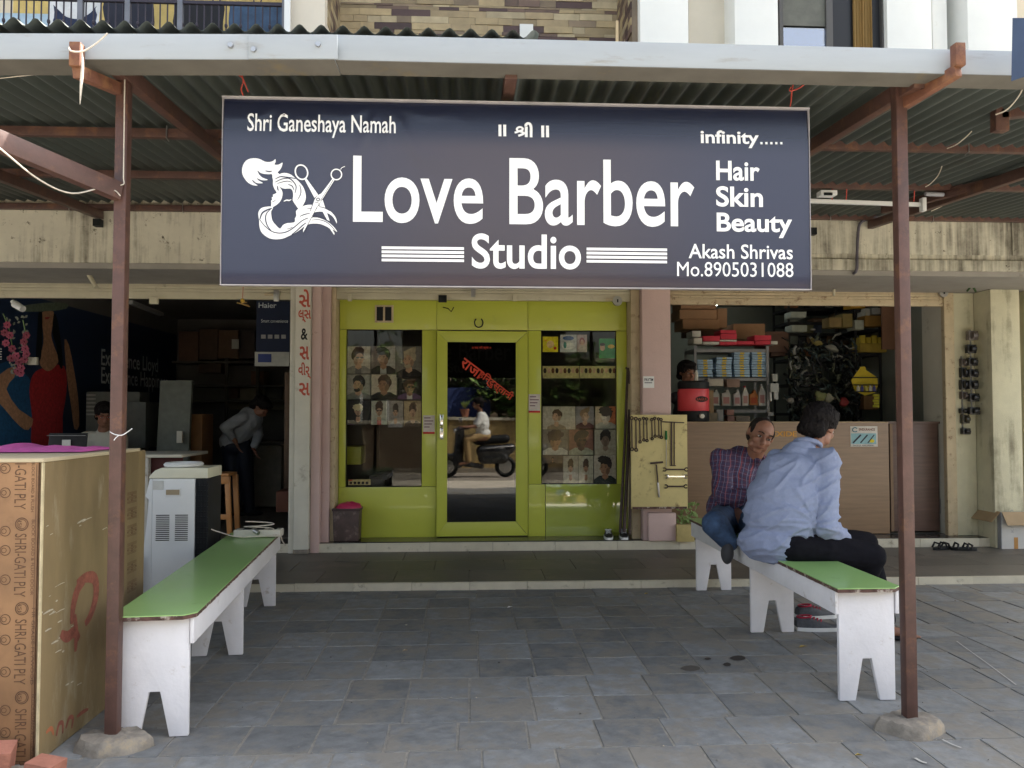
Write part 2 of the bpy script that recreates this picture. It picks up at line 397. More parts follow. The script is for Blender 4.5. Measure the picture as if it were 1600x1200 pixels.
M['skin'].node_tree.nodes['Principled BSDF'].inputs['Subsurface Weight'].default_value = .08
M['hair'] = mat('black_hair', (.010,.008,.008), rough=.6, spec=.12, var=.4, scale=90, stretch=(1,1,.25), bump=.6, bscale=160)
M['hairg'] = mat('cropped_hair', (.02,.015,.013), rough=.7, spec=.15, var=.4, scale=90, bump=.4, bscale=200)
M['gutter_under'] = mat('dark_gutter_underside', (.13,.12,.10), rough=.8, var=.2, scale=4, dirt=(.2,.15,.07), dirt_amt=.3)  # underside plate gets a darker brown than the gutter front
M['rope'] = mat('pale_rope', (.55,.50,.42), rough=.8, var=.2, scale=50)
M['redcord'] = flat('red_cord', (.45,.07,.05), .7)
M['tubelight'] = emit('lit_tube', (.9,1.0,.95), 6.0)
M['navyprint'] = fm((.02,.02,.03))
M['white_letter'] = mat('white_print', (.80,.80,.80), rough=.4, var=.02)
M['dim_letter'] = mat('bleed_print', (.22,.22,.22), rough=.5, var=.05)
M['red_letter'] = mat('red_paint', (.40,.06,.03), rough=.6, var=.2, scale=30)
# ================================================================ SETTING: ground
b = B(); b.box(-40, 40, -40, 6.3, -.4, -.022); struct('ground', b, M['mortar'])
pave = struct('pavement', B().box(-9, 9, 1.45, 6.295, -.021, -.0030), M['mortar'])
tile_meshes = []
for k in range(10):
    bb = B(); r2 = random.Random(k)
    e = .003
    x0, x1, y0, y1 = -.15+e+r2.uniform(0,.003), .15-e-r2.uniform(0,.003), -.15+e, .15-e-r2.uniform(0,.003)
    c = .002
    top = [(x0+c, y0+c, r2.uniform(-.001,.0025)), (x1-c, y0+c, r2.uniform(-.001,.0025)), (x1-c, y1-c, r2.uniform(-.001,.0025)), (x0+c, y1-c, r2.uniform(-.001,.0025))]
    mid = [(x0, y0, -.004), (x1, y0, -.004), (x1, y1, -.004), (x0, y1, -.004)]
    bot = [(x0, y0, -.011), (x1, y0, -.011), (x1, y1, -.011), (x0, y1, -.011)]
    bb.add(top+mid+bot, [(0,1,2,3)]+[(i+4, (i+1)%4+4, (i+1)%4, i) for i in range(4)]+[(i+8, (i+1)%4+8, (i+1)%4+4, i+4) for i in range(4)])
    tile_meshes.append(mesh_of('paving_tile', bb, M['slate']))
cells = []; far_tiles = B()
rr = random.Random(3)
for j in range(-6, 11):
    cy = 3.03+.3*j+.15
    if cy > 6.2: break
    off = rr.choice((0, .15, .1, .2))
    for i in range(-30, 31):
        cx = i*.3+off
        d = cy
        lo = d*math.tan(math.atan(-.64)+R(3))-.2; hi = d*math.tan(math.atan(.64)+R(3))+.2
        if j >= -1 and lo < cx < hi: cells.append((cx, cy))
        elif -8.9 < cx < 8.9: far_tiles.box(cx-.145, cx+.145, cy-.145, cy+.145, -.011, 0)
cells.sort(key=lambda c: c[1])
for cx, cy in cells[:299]:
    o = bpy.data.objects.new('paving_tile', rr.choice(tile_meshes)); C.objects.link(o); o.parent = pave
    o.location = (cx, cy, rr.uniform(-.001, .001)); o.rotation_euler = (rr.uniform(-.006,.006), rr.uniform(-.006,.006), rr.uniform(-.012,.012)+rr.choice((0, math.pi)))
for cx, cy in cells[299:]: far_tiles.box(cx-.145, cx+.145, cy-.145, cy+.145, -.011, 0)
ft = part(pave, 'far_paving_tiles', far_tiles, M['slate'], kind='stuff')
# last strip between the tile rows and the veranda
b = B()
for i in range(-26, 30): b.box(i*.3+.005, i*.3+.295, 6.185, 6.288, -.011, 0.0)
part(pave, 'cut_tile_row', b, M['slate'], kind='stuff')

# veranda floor, one step up, with an edging of cream tiles
ver = struct('veranda_floor', B().box(-9, 9, 6.325, 7.685, -.02, .049), M['mortar'])
for j in range(3):
    for i in range(-13, 16):
        x = i*.6+(.3 if j % 2 else 0); y0 = 6.33+j*.452
        if -5.2 < x < 6.2:
            part(ver, 'floor_slab', B().box(x+.003, x+.597, y0+.003, y0+.449, .05, .060+rr.uniform(-.0008,.0008)), M['kota'])
for i in range(-15, 18):
    x = i*.45
    if -5 < x < 6: part(ver, 'edge_tile', B().box(x+.0015, x+.4485, 6.297+rr.uniform(-.003,.003), 6.327, -.018, .058+rr.uniform(-.002,.002)), M['edge'])
# shop plinth
pl = struct('shop_plinth', B().box(-9, 9, 7.705, 14, -.02, .146), M['granite'])
for i in range(-11, 14):
    x = i*.6+.22
    if -5.5 < x < 6 and not (-1.75 < x+.3 < -1.33 ): part(pl, 'riser_tile', B().box(x+.0015, x+.5985, 7.686, 7.7035, .061, .1445+rr.uniform(-.002,.001)), M['edge'])

# ================================================================ BUILDING
bld = thing('shop_building', 'long two storey cream and pink building with a row of open shops', 'building', (0, 7.7, 0))
ZL = 2.63
# slab edge over the shops: three plastered lengths
for x0, x1, m in ((-9, -1.2, M['cream']), (-1.197, 1.6, M['cream']), (1.603, 9, M['cream_r'])):
    part(bld, 'fascia_wall', B().box(x0, x1, 6.9, 7.08, ZL+.02, 3.9), m, bevel=.004)
# raised panels on the right-hand fascia
for x0, x1 in ((2.2, 4.78), (4.86, 8)):
    part(bld, 'fascia_panel', B().box(x0, x1, 6.885, 6.899, 2.79, 3.3), M['cream_r'], bevel=.004)
part(bld, 'fascia_drip', B().box(2.2, 9, 6.868, 6.899, ZL+.012, 2.74), M['cream_r'], bevel=.006)
part(bld, 'soffit', B().box(-9, 9, 6.905, 8.4, ZL-.03, ZL+.018), M['soffit'])
# piers
def pier(name, x0, x1, y0, m, z0=.06, z1=ZL-.032, label=None):
    return part(bld, name, B().box(x0, x1, y0, 8.3, z0, z1), m, bevel=.006, label=label)
pier('pier', -1.705, -1.655, 7.66, M['white_wall'])
pp = pier('pier', -1.648, -1.508, 7.62, M['white_wall'], z0=.10, label='white pier with red hand-painted lettering')
part(bld, 'pier_foot', B().box(-1.655, -1.50, 7.63, 7.70, .06, .098), M['concrete'], bevel=.01)
pier('pier', -1.503, -1.42, 7.67, M['pink'])
pier('pier', -1.418, -1.345, 7.76, M['pink'])
pier('shutter_channel', -1.343, -1.30, 7.80, M['rustychan'], z0=.147)
pier('shutter_channel', 1.585, 1.672, 7.80, M['rustychan'], z0=.147)
pier('pier', 1.675, 1.955, 7.70, M['pink'], z0=.147)
part(bld, 'pier_foot', B().box(1.71, 1.985, 7.64, 7.698, .147, .42), M['pink'], bevel=.02)
part(bld, 'shutter_channel', B().box(4.80, 4.90, 7.84, 7.90, .147, ZL-.032), M['rustychan'], bevel=.004)
pier('pier', 4.83, 4.903, 7.902, M['white_wall'], z0=.147)
pier('pier', 4.905, 5.12, 7.86, M['yellowwall'], z0=.147)
pier('pier', 5.125, 5.42, 7.60, M['yellowwall'])
pier('pier', 5.425, 5.54, 7.82, M['yellowwall'])
pier('pier', 5.545, 6.9, 7.60, M['yellowwall'])
# shutter housings under the soffit
def shutter(x0, x1, zb, yb, m):
    p = part(bld, 'shutter_box', B().box(x0, x1, yb+.02, yb+.22, zb+.07, ZL-.033), m, bevel=.005)
    part(bld, 'shutter_rail', B().box(x0, x1, yb, yb+.05, zb, zb+.066), m, bevel=.004)
    for k in range(3): part(p, 'shutter_slat', B().box(x0, x1, yb+.002, yb+.019, zb+.068+k*.03, zb+.094+k*.03), m, bevel=.003)
    return p
shutter(-7, -1.715, 2.462, 7.72, M['cream_l'])
shutter(-1.30, 1.585, 2.487, 7.84, M['cream_l'])
shutter(1.96, 4.80, 2.462, 7.86, M['rustychan'])
# rooms: left shop, salon, right shop
def room(x0, x1, y1, m, ceil=2.85, left=True, right=True, y0=8.02, mb=None):
    b = B(); b.box(x0-.1, x1+.1, y1, y1+.12, .15, ceil+.1); part(bld, 'back_wall', b, mb or m)
    if left: part(bld, 'side_wall', B().box(x0-.1, x0, y0, y1-.001, .15, ceil+.1), m)
    if right: part(bld, 'side_wall', B().box(x1, x1+.1, y0, y1-.001, .15, ceil+.1), m)
    part(bld, 'room_ceiling', B().box(x0+.001, x1-.001, y0+.4, y1-.001, ceil, ceil+.08), m)
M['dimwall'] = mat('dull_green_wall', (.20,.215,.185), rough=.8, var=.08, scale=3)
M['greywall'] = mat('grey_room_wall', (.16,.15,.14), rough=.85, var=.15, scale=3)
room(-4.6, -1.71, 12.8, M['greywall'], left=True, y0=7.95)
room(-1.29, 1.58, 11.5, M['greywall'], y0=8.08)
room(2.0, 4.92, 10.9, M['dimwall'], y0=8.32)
struct('room_floor', B().box(-4.58, 4.9, 8.02, 12.78, .147, .15), M['kota'])

part(bld, 'end_wall', B().box(-9, -4.702, 7.86, 8.1, .147, ZL-.032), M['white_wall'])
part(bld, 'end_wall', B().box(6.902, 9, 7.70, 8.1, .147, ZL-.032), M['yellowwall'])
# upper storey seen over the canopy edge
UY = 7.3; UZ = 3.9
part(bld, 'upper_slab', B().box(-9, 9, 6.9, 7.6, UZ+.002, 4.05), M['cream_l'])
up_white = mat('white_upper_paint', (.80,.80,.77), rough=.7, var=.04, scale=3, dirt=(.6,.57,.5), dirt_amt=.15)
up_cream = mat('cream_upper_paint', (.66,.60,.50), rough=.7, var=.05, scale=3, dirt=(.45,.40,.3), dirt_amt=.15)
def ux(px, Y=UY): return at(px, 30, Y).x
def upper(px0, px1, y0, m, y1=8.6, z1=7.5):
    part(bld, 'upper_pier', B().box(ux(px0, y0), ux(px1, y0)-.002, y0, y1, 4.052, z1), m, bevel=.004)
upper(452, 508, 7.2, up_cream)
upper(965+35, 1076, 7.2, up_white); upper(1076, 1147, 7.5, up_cream); upper(1148, 1216, 7.2, up_white)
upper(1386, 1456, 7.2, up_white); upper(1457, 1480, 7.35, up_white); upper(1481, 1511, 7.6, up_cream); upper(1512, 1590, 7.2, up_white)
part(bld, 'upper_wall', B().box(-9, 9, 8.62, 8.8, 4.052, 7.5), up_cream)
part(bld, 'upper_roof_slab', B().box(-9.5, 9.5, 6.6, 14, 7.51, 7.75), up_white)
# mosaic tiled recess: every strip of stone is a part
recess = B().box(ux(530, 8.0), ux(966, 8.0), 8.02, 8.1, 4.06, 7.4)
rc = part(bld, 'stone_clad_wall', recess, M['mortar'])
st_cols = [mat('stone_strip_%d' % i, c, rough=.6, var=.2, scale=6, rand=.2) for i, c in enumerate(((.36,.28,.16),(.31,.24,.14),(.22,.165,.11),(.07,.04,.038),(.13,.085,.065),(.40,.33,.21)))]
x0r, x1r = ux(530, 8.0)+.002, ux(966, 8.0)-.002
rs = random.Random(11); z = 5.05; cnt = 0
while z < 5.75:
    h = rs.choice((.022, .035, .05, .07)); x = x0r
    while x < x1r:
        l = rs.uniform(.12, .42); x2 = min(x+l, x1r)
        m = rs.choices(st_cols, (4, 4, 2, 2.4, 2, 3))[0]
        if cnt < 290: part(rc, 'stone_strip', B().box(x+.0015, x2-.0015, 8.0+rs.uniform(0,.012), 8.019, z+.0015, z+h-.0015), m)
        cnt += 1; x = x2
    z += h
for sx, sgn in ((ux(530, 8.0), -1), (ux(966, 8.0), 1)):   # reveals with slanting stone battens
    k = 0
    bb = B().box(min(sx, sx+sgn*.06), max(sx, sx+sgn*.06), 7.3, 8.0, 4.06, 7.4)
    rv = part(bld, 'reveal_wall', bb, st_cols[2])
    for zz in range(11):
        for yy in range(5):
            y0 = 7.32+yy*.135; z0 = 4.95+zz*.075
            part(rv, 'stone_strip', B().box(min(sx, sx-sgn*.012), max(sx, sx-sgn*.012), y0, y0+.13, z0, z0+.07), rs.choice(st_cols))
part(bld, 'socket_plate', B().box(ux(812, 7.99), ux(833, 7.99), 7.975, 7.992, 5.17, 5.33), M['white'], bevel=.004)
pipe = B().box(ux(962, 7.25), ux(966, 7.25), 7.24, 7.27, 4.8, 5.02); part(bld, 'wood_strip', pipe, fm((.55,.42,.25)))
# upper window with frame, panes and curtain
wx0, wx1 = ux(1218, 7.26), ux(1384, 7.26)
wf = part(bld, 'window', B().box(wx0, wx1, 7.31, 7.36, 4.2, 7.2), flat('window_dark', (.02,.02,.022), .4))
for a, c in ((0, .035), (.44, .50), (.965, 1.0)): part(wf, 'frame', B().box(wx0+(wx1-wx0)*a, wx0+(wx1-wx0)*c, 7.26, 7.308, 4.2, 7.2), flat('bronze_frame', (.09,.085,.08), .4))
part(wf, 'pane', B().box(wx0+(wx1-wx0)*.036, wx0+(wx1-wx0)*.439, 7.285, 7.293, 4.2, at(1250, 44, 7.29).z), glass_mat('window_glass', .25, (.45,.55,.75)))
part(wf, 'pane', B().box(wx0+(wx1-wx0)*.036, wx0+(wx1-wx0)*.439, 7.285, 7.293, at(1250, 44, 7.29).z+.02, 7.2), fm((.13,.13,.11)))
cb = B(); n = 24; cx0 = wx0+(wx1-wx0)*.70; cx1 = wx0+(wx1-wx0)*.89
for i in range(n):
    xa = cx0+(cx1-cx0)*i/n; xb = cx0+(cx1-cx0)*(i+1)/n; ya = 7.285+.012*math.sin(i*1.9); yb = 7.285+.012*math.sin((i+1)*1.9)
    cb.quad((xa, ya, 4.3), (xb, yb, 4.3), (xb, yb, 7.1), (xa, ya, 7.1))
part(wf, 'curtain', cb, mat('ochre_curtain', (.26,.16,.05), rough=.8, var=.15, scale=6, stretch=(6,1,1)), smooth=80)

# balcony with washing behind the left part of the canopy
bal = thing('balcony_railing', 'dark iron balcony railing above the canopy at the upper left', 'railing', (-3, 7.2, 4.06))
blk = flat('dark_iron', (.035,.03,.045), .5)
bx0, bx1 = ux(-12, 7.2), ux(450, 7.2)
zt = at(200, 4, 7.2).z
for z in (zt, 4.45): part(bal, 'rail', B().box(bx0, bx1, 7.185, 7.215, z, z+.03), blk)
nb = 40
for i in range(nb):
    x = bx0+(bx1-bx0)*(i+.5)/nb
    bb = B().cone((x, 7.2, 4.4), (x, 7.2, zt), .007, .007, 6)
    if i % 2: bb.ell((x, 7.2, zt-.19), (.015, .015, .024), n=8, m=5)
    part(bal, 'baluster', bb, blk, smooth=50)
for px in (126, 200, 282, 445):
    x = ux(px, 7.2); part(bal, 'rail_post', B().box(x-.022, x+.022, 7.178, 7.222, 4.06, zt+.3), fm((.16,.17,.2)))
for px in (164, 240, 338, 402):
    x = ux(px, 7.2); t = [Vector((x+.035*math.cos(a*.7), 7.2, zt+.055+.035*math.sin(a*.7))) for a in range(10)]
    part(bal, 'scroll', B().tube(t, .006, 5), blk)
part(bld, 'balcony_wall', B().box(bx0-.5, bx1, 8.4, 8.6, 4.06, 7.5), fm((.55,.42,.16)))
part(bld, 'balcony_shutter', B().box(ux(-10, 8.3), ux(78, 8.3), 8.36, 8.395, 4.1, at(60, 17, 8.3).z), fm((.38,.52,.66)))
def cloth(name, label, px0, px1, top, bot, Y, m, sag=.0, grp=None):
    n = 14; k = 7; bb = B(); vs_ = []; a = at(px0, top, Y); c = at(px1, top, Y); zb = at((px0+px1)/2, bot, Y).z
    for j in range(k+1):
        for i in range(n+1):
            x = a.x+(c.x-a.x)*i/n; t = j/k; zz = a.z+(zb-a.z)*t - sag*math.sin(math.pi*i/n)*(1-t*.3)
            vs_.append((x+.02*noise.noise(Vector((i*.4, j*.5, px0))), Y+.03*noise.noise(Vector((x*9, t*1.5, px0)))+.0, zz))
    bb.add(vs_, [(j*(n+1)+i, (j+1)*(n+1)+i, (j+1)*(n+1)+i+1, j*(n+1)+i+1) for j in range(k) for i in range(n)])
    return single(name, label, 'laundry', bb, m, smooth=80, group='washing hung on the balcony')
jean = mat('faded_denim', (.05,.09,.16), rough=.9, var=.35, scale=9)
cloth('hung_sheet', 'white sheet hanging leftmost behind the balcony railing', 78, 156, 0, 75, 7.9, fm((.62,.64,.66)))
cloth('hung_shirt', 'navy twisted garment over the white sheet on the balcony', 84, 152, 8, 42, 7.6, fm((.02,.03,.07)), sag=.13)
cloth('hung_trousers', 'black track trousers with a white stripe on the balcony', 163, 240, 2, 75, 7.6, fm((.02,.022,.035)))
cloth('hung_trousers', 'black garment with a small red tag hanging on the balcony', 272, 350, 2, 75, 7.6, fm((.015,.015,.018)))
cloth('hung_jeans', 'blue faded jeans hanging at the right end of the balcony', 358, 444, 3, 75, 7.6, jean)
b = B().box(ux(446, 7.15), ux(455, 7.15), 7.1, 7.13, 4.3, 5.6)
single('wrapped_pole', 'white paper-wrapped pole at the right end of the balcony railing', 'pole', b, M['white'])

# ================================================================ CANOPY
can = thing('canopy', 'sloping corrugated sheet canopy on red oxide steel frame over the pavement', 'canopy', (0, 3.45, 0))
def rz_(Y): return 2.885+.0665*(Y-3.25)
# corrugated sheets, each 1.05 m wide
def sheet(x0, x1, lift):
    n = int((x1-x0)/.0108); bb = B(); vs_ = []
    for Y in (3.225, 4.4, 5.6, 7.0):
        for i in range(n+1):
            x = x0+(x1-x0)*i/n
            vs_.append((x, Y, rz_(Y)+.028+lift+.017*math.cos(2*math.pi*x/.0865)))
    bb.add(vs_, [(j*(n+1)+i, j*(n+1)+i+1, (j+1)*(n+1)+i+1, (j+1)*(n+1)+i) for j in range(3) for i in range(n)])
    return bb
x = -5.9; k = 0
while x < 6.3:
    part(can, 'roof_sheet', sheet(x, x+1.08, .0025*(k % 2)+(.022 if x < -.8 else -.030)), M['roof'], smooth=60); x += 1.02; k += 1
for Y, h in ((3.42, .045), (4.56, .05), (5.6, .05), (6.84, .05)):
    part(can, 'purlin', B().box(-6, 6.4, Y-.022, Y+.022, rz_(Y)+.006-h, rz_(Y)+.006), M['oxide'], bevel=.003)
    for i in range(-6, 7):   # hook bolts
        xx = i*.93+.3+.2*math.sin(Y*5)
        part(can, 'hook_bolt', B().tube([(xx, Y-.025, rz_(Y)+.02), (xx, Y-.028, rz_(Y)-h), (xx, Y+.01, rz_(Y)-h-.006)], .004, 5), M['steel'])
for xx in (-4.7, -3.12, -1.47, .17, 1.93, 3.55, 5.2):
    part(can, 'rafter', B().beam((xx, 3.3, rz_(3.3)-.075), (xx, 6.88, rz_(6.88)-.078), .05, .07), M['oxide'], bevel=.003)
for xx in (-3.12, 3.0):
    part(can, 'wall_bracket', B().box(xx-.03, xx+.03, 6.80, 6.865, rz_(6.8)-.18, rz_(6.8)-.12), M['black'])
# brace on the left of the near post, and on the right far side
pa_ = at(186, 300, 3.42); pb_ = at(-60, 196, 2.95)
part(can, 'brace', B().beam(pa_, pb_, .05, .075), M['oxide'], bevel=.003)
# hanging gussets at the far right
for (q0, q1, ww) in (((1562, 140), (1562, 206), .07), ):
    part(can, 'hanger', B().beam(at(*q0, 3.9), at(*q1, 3.9), ww, .05, up=(0,1,0)), M['oxide'], bevel=.003)
part(can, 'brace', B().beam(at(1560, 180, 3.9), at(1660, 168, 3.9), .05, .05), M['oxide'], bevel=.003)
part(can, 'brace', B().beam(at(1380, 328, 6.2), at(1640, 262, 4.9), .05, .06), M['oxide'], bevel=.003)
def post(px, x, label, ybase):
    t = thing('canopy_post', label, 'post', (x, 3.45, 0), group='front posts of the canopy')
    part(t, 'pole', B().box(x-.025, x+.025, 3.42, 3.47, .03, rz_(3.45)-.045), M['oxide'], bevel=.004)
    bb = B(); rs2 = random.Random(int(abs(x)*100)); prof = []
    N = 40
    vs_ = []
    for j, (s, z) in enumerate(((1.08, -.01), (1.0, .035), (.86, .06), (.35, .068))):
        for i in range(N):
            a = 2*math.pi*i/N; r = (1+.16*noise.noise(Vector((math.cos(a)*1.6, math.sin(a)*1.6, x*3+j*.25))))
            ca, sa = math.cos(a), math.sin(a); q = 1/max(abs(ca)**1.6+abs(sa)**1.6, .01)**(1/2.2)
            r *= 1+.10*noise.noise(Vector((ca*4, sa*4, x*7+j*.1))); vs_.append((x+.150*ca*r*s*q, 3.44+.105*sa*r*s*q, z*.85+.012*noise.noise(Vector((ca*4, sa*4, j+x)))))
    bb.add(vs_, [(j*N+i, j*N+(i+1) % N, (j+1)*N+(i+1) % N, (j+1)*N+i) for j in range(3) for i in range(N)]+[tuple(3*N+i for i in range(N))])
    part(t, 'footing', bb, M['concrete'], smooth=30)
    return t
pL = post(184, -1.475, 'rust-red canopy post on the left beside the plywood box, white tie round it', 0)
pR = post(1412, 1.918, 'rust-red canopy post on the right in front of the bench with two seated men', 0)
# gutter in two lengths with a strap at the joint
gut = thing('gutter', 'pale galvanised box gutter along the front edge of the canopy', 'gutter', (0, 3.2, 2.8))
def gbox(x0, x1, y0, y1, z0, z1, dz=0.0):
    a = (x0+dz*0)
    return B().box(x0, x1, y0, y1, z0, z1)
xj = at(523, 70, 3.19).x
g0 = part(gut, 'gutter_length', B().beam((-6, 3.262, 2.728), (xj, 3.262, 2.846), .145, .104), M['gutter'], bevel=.004)
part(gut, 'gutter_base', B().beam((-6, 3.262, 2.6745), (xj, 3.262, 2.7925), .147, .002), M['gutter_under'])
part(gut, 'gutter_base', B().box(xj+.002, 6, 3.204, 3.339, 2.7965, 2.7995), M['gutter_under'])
g1 = part(gut, 'gutter_length', B().beam((xj-.34, 3.187, 2.838), (xj+.012, 3.187, 2.8455), .003, .099), M['gutter'], bevel=.001)
g2 = part(gut, 'gutter_length', B().box(xj+.002, 6, 3.205, 3.338, 2.800, 2.905), M['gutter'], bevel=.004)
for px, py in ((360, 70), (396, 77), (497, 69)):
    p = at(px, py, 3.18); part(gut, 'bolt', B().cone((p.x, 3.176, p.z), (p.x, 3.19, p.z), .010, .012, 8), M['steel'])
for px, x, sg in ((120, -1.475, -1), (1497, 1.918, 1)):
    a = at(px, 86, 3.16); 
    part(gut, 'bracket', B().box(a.x-.021, a.x+.021, 3.14, 3.182, a.z-.05, a.z+.045), M['oxide2'], bevel=.003)
    part(gut, 'bracket_arm', B().beam((a.x, 3.16, a.z-.065), (x+sg*.01, 3.47, rz_(3.45)-.14), .036, .05), M['oxide2'], bevel=.003)
# cords and ties
def cord(name, label, pts, r, m, cat='cord', k=5, group=None):
    return single(name, label, cat, B().tube(smooth_pts(pts, k, False), r, 6), m, smooth=60, group=group)
cord('rope', 'cream rope looped round the left gutter bracket with its end hanging', [at(168, 52, 3.15), at(150, 68, 3.14), at(130, 80, 3.125), at(112, 80, 3.12), at(108, 74, 3.14), at(113, 67, 3.17)], .0035, M['rope'])
cord('rope', 'cream rope tail hanging straight down from the left gutter bracket', [at(127, 70, 3.13), at(129, 100, 3.12), at(127, 130, 3.12), at(125, 163, 3.12)], [.002,.0025,.003,.004,.0045,.005,.0055,.006,.006,.006,.0055,.005,.004,.003,.002,.001][:16], M['rope'])
tw = [at(195, 118, 3.41)+Vector((0,0,0))]+[at(195-i*.15, 118+i*11.5, 3.405) for i in range(1, 15)]+[at(193, 288, 3.40), at(178, 290, 3.40)]
cord('wire', 'twisted pale wire running down the left canopy post', tw, .0026, M['rope'], 'wire', 3)
cord('wire', 'twisted pale wire sagging from the left post to the brace beside it', [at(178, 288, 3.39), at(160, 292, 3.36), at(112, 302, 3.2), at(60, 280, 3.05), at(0, 232, 2.9), at(-30, 210, 2.85)], .0032, M['rope'], 'wire')
cord('wire', 'short knot of pale wire on the left post', [at(160, 278, 3.37), at(166, 296, 3.37), at(180, 298, 3.38), at(188, 306, 3.38)], .0025, M['rope'], 'wire')
cord('wire', 'thin pale wire under the gutter at the far left', [at(-20, 125, 3.36), at(40, 118, 3.35), at(100, 114, 3.35)], .002, M['rope'], 'wire')
cord('zip_tie', 'white plastic tie knotted round the left post', [at(172, 675, 3.40), at(180, 679, 3.39), at(190, 680, 3.385), at(198, 676, 3.39), at(206, 670, 3.36)], .0022, M['white'], 'tie')
cord('zip_tie', 'tail of the white tie on the left post', [at(186, 680, 3.385), at(181, 684, 3.36), at(178, 688, 3.35)], .0018, M['white'], 'tie')
for (pts, lab) in ((((378, 116), (380, 128), (377, 140), (382, 153)), 'red cord tying the left end of the sign to the canopy'), (((1240, 128), (1237, 145), (1236, 158), (1234, 170)), 'red cord tying the right end of the sign to the canopy')):
    cord('red_cord', lab, [at(p[0], p[1], 3.45) for p in pts], .003, M['redcord'])
cord('red_cord', 'frayed red knot above the left end of the sign', [at(374, 118, 3.44), at(379, 122, 3.43), at(384, 134, 3.43), at(388, 144, 3.43)], .0028, M['redcord'])
cord('red_cord', 'frayed red knot above the right end of the sign', [at(1262, 128, 3.44), at(1248, 138, 3.43), at(1234, 142, 3.43), at(1236, 136, 3.44)], .0028, M['redcord'])
cord('cable', 'thin grey cable hanging from the canopy sheets right of the post', [at(1545, 145, 4.2), at(1530, 190, 4.25), at(1500, 222, 4.3), at(1480, 232, 4.4)], .003, M['rope'], 'cable')
cord('cable', 'lower length of grey cable hanging under the right canopy purlin', [at(1478, 238, 5.0), at(1468, 270, 5.0), at(1455, 286, 5.0), at(1446, 292, 5.0)], .003, M['rope'], 'cable')
cord('cable', 'pale cable ends dangling at the far top right', [at(1604, 118, 3.3), at(1595, 145, 3.35), at(1575, 170, 3.4), at(1556, 179, 3.45)], .003, M['rope'], 'cable')
cord('cable', 'loose pale cable tail under the right canopy tube light', [at(1490, 306, 5.9), at(1475, 320, 5.9), at(1455, 330, 5.9)], .004, M['rope'], 'cable')
# tube light, electrics
tl = thing('tube_light_batten', 'unlit white tube light batten hanging under the canopy right of the sign', 'light', at(1350, 316, 5.7))
part(tl, 'batten', B().beam(at(1200, 312, 5.7), at(1440, 320, 5.7), .035, .028), M['white'], bevel=.004)
part(tl, 'holder', B().obox(at(1442, 320, 5.68), (.03, .05, .10)), M['white'], bevel=.004)
for px in (1300, 1322, 1428): part(tl, 'tie_wire', B().tube([at(px, 315, 5.7), at(px+1, 295, 5.6)], .004, 5), M['redcord'])
bx = thing('junction_box', 'small open white junction box above the canopy tube light', 'box', at(1292, 303, 5.6))
part(bx, 'case', B().obox(at(1292, 303, 5.6), (.12, .08, .035)), M['white'], bevel=.004)
part(bx, 'opening', B().obox(at(1294, 303, 5.555), (.06, .012, .018)), M['black'])
single('conduit_stub', 'short grey conduit piece tied under the right canopy', 'pipe', B().cone(at(1446, 303, 5.6), at(1474, 304, 5.6), .016, .016, 10), fm((.3,.3,.32)), smooth=50)
cp = [at(1392, 332, 6.80), at(1372, 338, 6.82), at(1347, 346, 6.85), at(1341, 362, 6.855), at(1339, 400, 6.855), at(1337, 425, 6.855), at(1318, 431, 7.2), at(1303, 430, 7.7)]
single('conduit_pipe', 'grey conduit pipe running down the dirty fascia right of the sign', 'pipe', B().tube(smooth_pts(cp, 3, False), .013, 8), fm((.11,.10,.12)), smooth=50)
single('bulb_holder', 'white bulb holder on pipe over the right shop shutter', 'lamp', B().cone(at(1303, 428, 7.7), at(1303, 462, 7.7), .018, .012, 10), M['cream_l'], smooth=40)
lb = thing('bulb_holder', 'tilted white bulb holder under the soffit above the left shop', 'lamp', at(135, 420, 7.3))
part(lb, 'base', B().cone(at(132, 418, 7.3), at(136, 423, 7.3), .06, .05, 14), M['white'], smooth=50)
part(lb, 'stem', B().cone(at(136, 424, 7.28), at(150, 449, 7.2), .022, .017, 10), M['cream_l'], smooth=50)
# dark blue panel at the top right corner
single('blue_sign_panel', 'dark blue panel cut by the top right corner of the picture', 'sign', B().add([at(1582, 28, 3.0), at(1660, 28, 3.0), at(1660, 100, 3.0), at(1580, 127, 3.0), at(1582, 28, 3.03), at(1660, 28, 3.03), at(1660, 100, 3.03), at(1580, 127, 3.03)], [(3,2,1,0),(4,5,6,7),(0,1,5,4),(1,2,6,5),(2,3,7,6),(3,0,4,7)]), fm((.03,.05,.10)))

# ================================================================ SIGN
SY = 3.45
sx0, sx1, sz0, sz1 = -1.060, 1.504, 1.928, 2.731
sign = thing('shop_sign', 'wide dark banner sign reading Love Barber Studio hung from the canopy', 'sign', (.22, SY, sz0))
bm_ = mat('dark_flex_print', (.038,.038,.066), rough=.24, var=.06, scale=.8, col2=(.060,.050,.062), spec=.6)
N_ = bm_.node_tree.nodes; L_ = bm_.node_tree.links; p_ = N_['Principled BSDF']
tc_ = N_.new('ShaderNodeTexCoord'); mp_ = N_.new('ShaderNodeMapping'); mp_.inputs['Scale'].default_value = (5, 5, 160)
wv = N_.new('ShaderNodeTexNoise'); wv.inputs['Scale'].default_value = 1; L_.new(tc_.outputs['Object'], mp_.inputs[0]); L_.new(mp_.outputs[0], wv.inputs[0])
bp_ = N_.new('ShaderNodeBump'); bp_.inputs['Strength'].default_value = .06; bp_.inputs['Distance'].default_value = .004
L_.new(wv.outputs['Fac'], bp_.inputs['Height']); L_.new(bp_.outputs[0], p_.inputs['Normal'])
